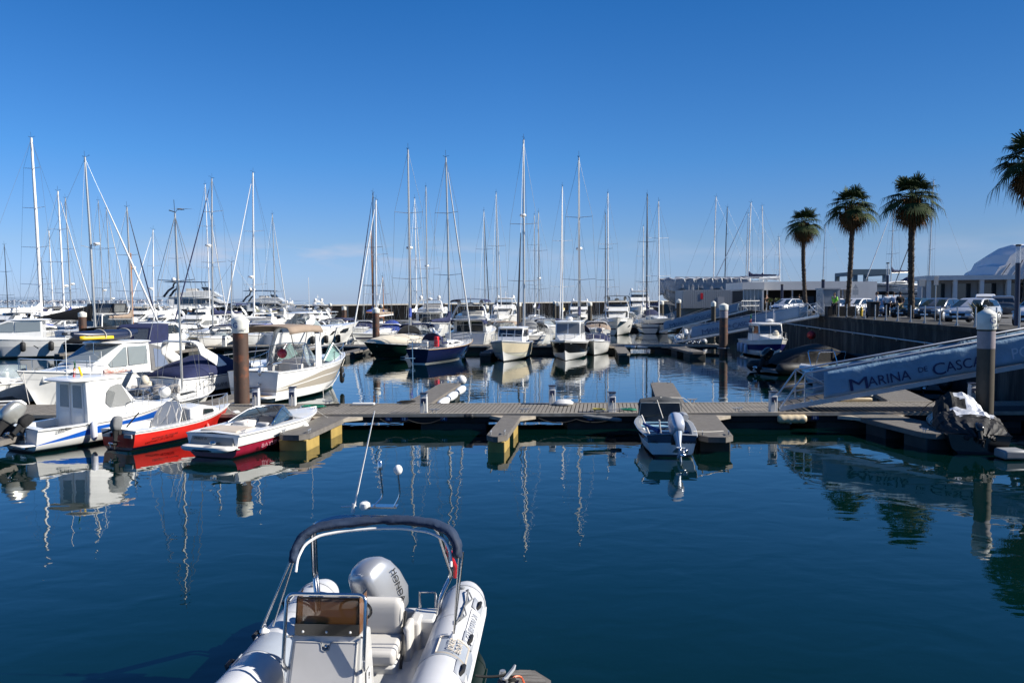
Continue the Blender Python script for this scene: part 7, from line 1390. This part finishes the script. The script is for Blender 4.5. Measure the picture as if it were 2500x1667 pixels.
# palms
def palm(label, px, Y, ytop, ybase_crown, r=.21, seed=0, spread=1.5, pxw=None):
    x = WY(px, 731, Y).x; zt = WY(px, ytop, Y).z; zc = zt - spread * 1.0; g = random.Random(seed); t = thing('palm_tree', label, 'palm', (x, Y, QZ), 0, 'fan palms along the quay')
    H_ = zc - QZ; tr = MB(); n = 46; rings = []; LN = (.1, -.35, .3, -.12, .4, .1)[seed]
    for i in range(n + 1):
        f = i / n; rr = r * (1.25 - .3 * min(1, f * 6)) * (1 + .07 * (-1) ** i); rings.append([Vector((rr * (1 + g.uniform(-.08, .08)) * math.cos(q) + LN * math.sin(f * 2), rr * math.sin(q), H_ * f)) for q in [2 * PI * k / 12 for k in range(12)]])
    tr.loft(rings)
    for i in range(260):
        a = g.uniform(0, 2 * PI); z = g.uniform(.3, H_); rr = r * .92; c = Vector((rr * math.cos(a) + LN * math.sin(z / H_ * 2), rr * math.sin(a), z)); d = Vector((math.cos(a), math.sin(a), 0)); s = Vector((-d.y, d.x, 0)) * .06; tr.add([c - s, c + s, c + d * g.uniform(.06, .13) + Vector((0, 0, g.uniform(.06, .2)))], [(0, 1, 2)])
    tr.build('trunk', mat('palm_trunk', (.075, .055, .04), .95, var=.5, vs_=6), t, smooth=0)
    top = Vector((LN * math.sin(2), 0, H_)); cr = MB(); dead = MB()
    def fan(mb, a, el, pl, fl, droop, nb=22):
        d = Vector((math.cos(a) * math.cos(el), math.sin(a) * math.cos(el), math.sin(el))); side = Vector((-math.sin(a), math.cos(a), 0)); e = top + d * pl * .5 + Vector((0, 0, .04)); e2 = top + d * pl - Vector((0, 0, droop * pl * .25)); mb.tube([top, e, e2], [.03, .018, .012], 4)
        ax = (e2 - e).normalized(); nrm = side.cross(ax).normalized()
        for k in range(nb):
            q = (k / (nb - 1) - .5) * 2 * R(98) + g.uniform(-.04, .04); dv = ax * math.cos(q) + side * math.sin(q); l = fl * (1 - .25 * abs(math.sin(q * .5)) ** 2) * g.uniform(.82, 1.1); wv = (dv.cross(nrm)).normalized() * (.040 * l / .9)
            m1 = e2 + dv * l * .5 + nrm * .10 * l; m2 = e2 + dv * l * .82 - Vector((0, 0, droop * l * .14)) + nrm * .05; tip = e2 + dv * l * .98 - Vector((0, 0, droop * l * g.uniform(.35, .75)))
            mb.add([e2 - wv * .3, e2 + wv * .3, m1 + wv, m1 - wv, m2 + wv * .6, m2 - wv * .6, tip], [(0, 1, 2, 3), (3, 2, 4, 5), (5, 4, 6)])
    s = spread / 1.5
    for i in range(32):
        f = i / 31; a = i * 2.39996 + g.uniform(-.2, .2); el = R(80 - 88 * f) + g.uniform(-.12, .12); fan(cr, a, el, (.80 + .30 * f) * s * g.uniform(.85, 1.15), .88 * s * g.uniform(.75, 1.2), .5 + f * .9)
    for i in range(44):
        a = i * 2.39996; el = R(-22 - 60 * (i / 43)) + g.uniform(-.08, .08); fan(dead, a, el, g.uniform(.5, .8) * s, .8 * s * g.uniform(.8, 1.1), 1.2, 14)
    for i in range(420):
        a = g.uniform(0, 2 * PI); z0 = g.uniform(-.9, .1) * s; rr = (r + .34 * s * (1 + z0 / (1.3 * s))) * g.uniform(.8, 1.1); c = top + Vector((rr * math.cos(a), rr * math.sin(a), z0)); w_ = Vector((-math.sin(a), math.cos(a), 0)) * .035; ln = g.uniform(.4, .8) * s
        dead.add([c - w_, c + w_, c + Vector((-.15 * math.cos(a) * s * .8, -.15 * math.sin(a) * s * .8, -ln))], [(0, 1, 2)])
    cr.build('crown', mat('palm_leaf', (.03, .05, .014), .8, var=.5, vs_=2.5, spec=.2), t, smooth=0); dead.build('dead_leaf_skirt', mat('dead_palm_leaf', (.15, .075, .028), .9, var=.6, vs_=3, spec=.15), t, smooth=0)
palm('smallest fan palm, leftmost of the row above the low white building', 1968, 80, 503, 600, .20, 1, 1.75)
palm('middle fan palm with a full crown, second from the left', 2068, 66, 447, 570, .20, 2, 1.85)
palm('tall fan palm in front of the hoisted boats, third from the left', 2226, 56, 415, 560, .21, 3, 1.9)
palm('fan palm cut off by the right edge of the view', 2500, 47, 303, 520, .21, 4, 2.1)
palm('fan palm standing beyond the right edge, mirrored in the water', 2740, 40, 240, 420, .21, 5, 2.0)
# buildings
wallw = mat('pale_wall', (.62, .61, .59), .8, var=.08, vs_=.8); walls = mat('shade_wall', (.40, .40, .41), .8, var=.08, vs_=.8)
bA = thing('low_building', 'long low white building with deep dark terrace beyond the second gangway', 'building', (28.0, 96, QZ))
def BX(par, nm, x0, x1, y0, y1, z0, z1, m, bev=0.): return MB().box(x0, x1, y0, y1, z0, z1).build(nm, m, par, smooth=0, bevel=bev)
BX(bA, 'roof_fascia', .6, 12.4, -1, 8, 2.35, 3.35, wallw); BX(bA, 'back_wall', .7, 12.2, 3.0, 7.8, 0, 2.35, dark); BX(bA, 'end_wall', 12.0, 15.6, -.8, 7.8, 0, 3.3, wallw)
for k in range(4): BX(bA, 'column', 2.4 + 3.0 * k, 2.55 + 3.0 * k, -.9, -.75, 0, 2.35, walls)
text('marina', .5, grey, bA, (4.2, 2.98, .9), (1, 0, 0), (0, 0, 1))
BX(bA, 'shop_poster', 6.5, 9.5, 2.95, 2.99, .5, 1.6, mat('poster_blue', (.02, .06, .12), .5))
bK = thing('glass_pavilion', 'pale glass-fronted pavilion at the head of the third gangway', 'building', (26.6, 93, QZ)); BX(bK, 'roof', -.3, 2.2, -2, 5, 2.4, 3.2, wallw)
for k in range(6): BX(bK, 'mullion', -.15 + .42 * k, -.08 + .42 * k, -1.85, -1.78, 0, 2.4, wallw)
BX(bK, 'glazing', -.1, 2.0, -1.80, -1.76, .05, 2.4, mat('pavilion_glass', (.15, .2, .23), .05, spec=.9)); BX(bK, 'side_wall', 2.02, 2.2, -1.9, 5, 0, 2.4, wallw)
bk2 = thing('glass_kiosk', 'small pale glass kiosk at the head of the middle gangway', 'kiosk', (26.35, 66.5, QZ)); BX(bk2, 'roof', -.75, .75, -.8, .8, 2.1, 2.2, walls); BX(bk2, 'corner_post', -.7, -.62, -.75, -.67, 0, 2.1, walls); BX(bk2, 'corner_post', .5, .72, -.75, -.6, 0, 2.1, walls); BX(bk2, 'pane', -.62, .5, -.72, -.70, .1, 2.1, mat('kiosk_glass', (.30, .34, .38), .08, alpha=.55)); BX(bk2, 'side_pane', -.70, -.68, -.67, .7, .1, 2.1, mat('kiosk_glass', (0, 0, 0))); BX(bk2, 'counter', -.6, .5, -.6, -.3, .9, 1.0, walls); BX(bk2, 'back_pane', -.62, .7, .70, .72, 0, 2.1, mat('kiosk_glass', (0, 0, 0)))
# containers beside the third gangway
bC = thing('container_office', 'grey ribbed container office behind the second gangway', 'container', (27.4, 112, QZ)); bC.scale = (1, 1, .72); b = MB(); 
for k in range(34): b.box(-3.3 + .26 * k, -3.3 + .26 * k + .2, -.06, 0, .1, 3.5)
b.build('ribbed_front', mat('container_grey', (.30, .32, .34), .6, .2), bC, smooth=0); BX(bC, 'container_shell', -3.4, 5.6, 0, 5, 0, 3.6, mat('container_grey', (0, 0, 0))); BX(bC, 'door', 1.5, 2.4, -.1, -.06, .1, 2.2, walls); BX(bC, 'red_panel', -.9, -.55, -.10, -.06, 1.8, 3.0, redp)
rl = MB(); [rl.tube([(26.0 + .5 * k, 90.2 + .2 * k, QZ), (26.0 + .5 * k, 90.2 + .2 * k, QZ + 1.1)], .03, 5) for k in range(6)]; [rl.tube([(26.0, 90.2, QZ + h), (28.5, 91.2, QZ + h)], .025, 5) for h in (.55, 1.1)]
tag(rl.build('guard_rail', gangm), 'white guard rail at the top of the third gangway', 'railing')
# shrink-wrapped yacht
bS = thing('wrapped_yacht', 'large yacht under torn grey shrink wrap behind the gangways', 'wrapped yacht', (27.2, 124, QZ)); bS.scale = (.8, 1, .66); wrap = mat('torn_wrap', (.34, .345, .36), .5, var=.3, vs_=1.2, bump=.12, bs=1.6); g = random.Random(8)
hb_ = MB(); rings = []
for x, w_, z0, z1 in ((-5.0, .3, 4.2, 6.0), (-4.2, 1.2, 2.2, 6.0), (-2, 2.2, .8, 5.9), (2, 2.6, .4, 5.8), (8, 2.6, .4, 5.7), (11, 2.4, .6, 5.6)): rings.append([Vector((x, -w_ * .7, z0)), Vector((x, -w_, z0 + 1.2)), Vector((x, -w_, z1)), Vector((x, w_, z1)), Vector((x, w_, z0 + 1.2)), Vector((x, w_ * .7, z0))])
hb_.loft(rings).build('hull', mat('yacht_grey', (.33, .34, .36), .5, var=.15), bS)
hb_ = MB()
hb_.grid(lambda u, v: (-5.6 + 17 * u, -2.75 - .12 * math.sin(u * 60) * v - .2 * (1 - u) * 0 + (2.6 * max(0, .18 - u) / .18), 3.9 + 2.9 * v * (1 - .12 * abs(math.sin(u * 28))) + .35 * math.sin(u * 33) * (1 - v) - (1.2 * (1 - v) if u < .06 else 0)), 70, 6)
hb_.grid(lambda u, v: (-5.6 + 17 * u, -2.75 + 5.4 * v + (2.6 * max(0, .18 - u) / .18) * (1 - 2 * v), 6.8 * (1 - .05 * abs(math.sin(u * 28))) + .35 * math.sin(v * PI) + .12 * math.sin(u * 47 + v * 9)), 70, 4); hb_.build('shrink_wrap', wrap, bS, thick=.02)
hb_ = MB(); [hb_.tube([(x, -2.9, 5.8), (x, -2.9, 7.1)], .04, 4) for x in range(-3, 11, 2)]; hb_.tube([(-3, -2.9, 7.1), (11, -2.9, 7.0)], .05, 4); [hb_.tube([(x, -3.0, .2), (x, -3.0, 5.2)], .06, 4) for x in (-.4, .5, 1.4)]; hb_.build('scaffold', galv, bS)
# right-hand shops
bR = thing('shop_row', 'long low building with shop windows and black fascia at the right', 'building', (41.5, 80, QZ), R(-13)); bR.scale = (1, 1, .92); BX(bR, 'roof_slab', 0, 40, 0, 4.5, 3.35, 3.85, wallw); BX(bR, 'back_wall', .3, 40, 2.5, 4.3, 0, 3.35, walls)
for k in range(9): BX(bR, 'pillar', .2 + 2.4 * k, .55 + 2.4 * k, .15, .5, 0, 3.35, wallw)
for k in range(6): BX(bR, 'shop_window', .7 + 2.4 * k, 2.4 + 2.4 * k, 2.3, 2.45, .2, 3.0, mat('shop_glass', (.03, .045, .055), .05, spec=.9))
BX(bR, 'dark_fascia', 9.7, 40, -.12, .1, 2.55, 3.7, mat('shop_fascia', (.02, .012, .015), .5)); BX(bR, 'corner_panel', 9.7, 10.5, -.1, .6, 0, 2.55, mat('shop_fascia', (0, 0, 0)))
for k in range(5): BX(bR, 'shop_window', 10.7 + 3.2 * k, 13.7 + 3.2 * k, .2, .28, .3, 2.4, mat('blue_shop_glass', (.07, .10, .13), .05, spec=.9))
text('IMO', .62, mat('gold_lettering', (.45, .36, .25), .5), bR, (14.6, -.14, 2.85), (1, 0, 0), (0, 0, 1)); b = MB(); b.tube([(11.0, -.15, 2.9), (11.5, -.15, 3.15), (12.0, -.15, 2.9)], .05, 4); b.build('logo', mat('gold_lettering', (0, 0, 0)), bR)
hg_ = MB(); g = random.Random(2)
for k in range(34): tuft(hg_, (7 + k * .75, -1.2 + g.uniform(-.2, .2), 0), 26, 1.0, .6, k, .07)
hg_.build('hedge', mat('dull_green_leaf', (0, 0, 0)), bR, smooth=0)
# white tent dome behind
bD = thing('wrapped_dome', 'huge white wrapped dome rising behind the right-hand shops', 'wrapped structure', (71.0, 108, QZ)); bD.scale = (.86, 1, .84); tw_ = mat('white_wrap', (.66, .66, .67), .6, var=.08, vs_=.4, bump=.1, bs=.6)
prof = [(-9.8, .0), (-9.2, 4.6), (-6.6, 5.2), (-5.9, 6.4), (-4.9, 6.8), (-4.2, 8.2), (-1.8, 9.8), (-.5, 9.9), (.6, 9.2), (3.0, 10.2), (8, 10.3), (14, 9.6), (15, 0)]
b = MB(); rings = []
for j, (y_, s_) in enumerate(((0, 1.), (.2, 1.01), (3, 1.04), (6, 1.0), (9, .9), (11, .7))): rings.append([Vector((x * (1 if s_ > .95 else s_), y_, z * s_)) for x, z in prof])
b.loft(rings); fixn(b.build('wrap', tw_, bD, smooth=25)); b = MB()
for x0, z0, x1, z1 in ((-7.5, 2.2, -4.2, 7.0), (-5.2, 2.6, -2.2, 7.6), (-3, 3.0, -.2, 8.6)): b.tube([(x0, -.08, z0), (x1, -.08, z1)], .05, 4)
b.tube([(-9, -.1, 3.4), (2, -.1, 4.2)], .05, 4); b.tube([(2, -.2, 9.3), (5, -.2, 10.2), (12, -.2, 10.1)], .08, 4); b.build('guy_line', darkm, bD)
b = MB(); b.box(0, 14, -1.2, -.2, 4.0, 4.2); [b.tube([(.5 + 1.6 * k, -1.2, 4.2), (.5 + 1.6 * k, -1.2, 5.5)], .05, 4) for k in range(9)]; b.tube([(.5, -1.2, 5.5), (13.5, -1.2, 5.5)], .05, 4); b.build('walkway_rail', whitem, bD)
# travel lift with hoisted yacht
tl = thing('travel_lift', 'blue-grey travel lift frame standing beyond the palms', 'boat hoist', (WY(2120, 731, 128).x, 128, QZ)); blm = mat('lift_blue', (.09, .14, .17), .5); 
for s in (-2.2, 2.6):
    for d in (0, 7): BX(tl, 'leg', s - .3, s + .3, d - .3, d + .3, .5, 5.4, blm)
BX(tl, 'cross_beam', -3.2, 3.2, -.4, .4, 5.0, 5.9, blm); BX(tl, 'side_beam', -2.6, -1.9, 0, 7, 4.9, 5.5, blm); BX(tl, 'side_beam', 2.3, 3.0, 0, 7, 4.9, 5.5, blm)
for s in (-2.2, 2.6):
    for d in (0, 7): MB().lathe([(.5, -.25), (.55, -.2), (.55, .2), (.5, .25)], (s, d, .5), 14, Matrix.Rotation(PI / 2, 4, 'Y')).build('wheel', rubber, tl)
Hs = lambda lab, px, yt, Y, hd, z0, **k: sailboat(lab, px, yt, Y, hd, z0=z0, group='sailing yachts ashore on the hard', **k)
Hs('white sailing yacht held above the car park with red fender, under the lift', 2174, 500, 118, 195, QZ + 2.2, L=10.5, mm=alu, r=.09, cover=navyc, dodger=navyc, hm=white, furl=whitec)
Hs('sailing yacht ashore whose tall mast rises right of the third palm', 2266, 441, 112, 170, QZ + 1.0, L=11, mm=alu, r=.10, furl=greyc, boom=True)
Hs('sailing yacht ashore with mast leftmost above the wrapped yacht', 1741, 481, 132, 172, QZ + 1.6, L=12, mm=whitem, r=.10, furl=None, nsp=2, cover=None)
Hs('sailing yacht ashore with dark mast above the wrapped yacht', 1769, 506, 140, 172, QZ + 1.6, L=12, mm=darkm, r=.09, cover=None)
Hs('sailing yacht ashore with navy boom cover above the low building', 1826, 495, 126, 174, QZ + 1.6, L=13, mm=whitem, r=.11, cover=navyc, furl=whitec)
Hs('sailing yacht ashore with slim mast right of the navy-covered boom', 1820, 521, 140, 172, QZ + 1.5, L=11, mm=alu, r=.08, cover=None)
Hs('sailing yacht ashore with slanting dark backstay above the low building', 1863, 503, 130, 8, QZ + 1.6, L=12, mm=whitem, r=.09, cover=navyc)
Hs('sailing yacht ashore with short white mast left of the first palm', 1903, 579, 120, 10, QZ + 1.4, L=10, mm=whitem, r=.10, cover=whitec, furl=None)
Hs('sailing yacht ashore with thin mast right of the first palm', 2008, 551, 150, 172, QZ + 1.0, L=11, mm=alu, r=.08, cover=whitec)
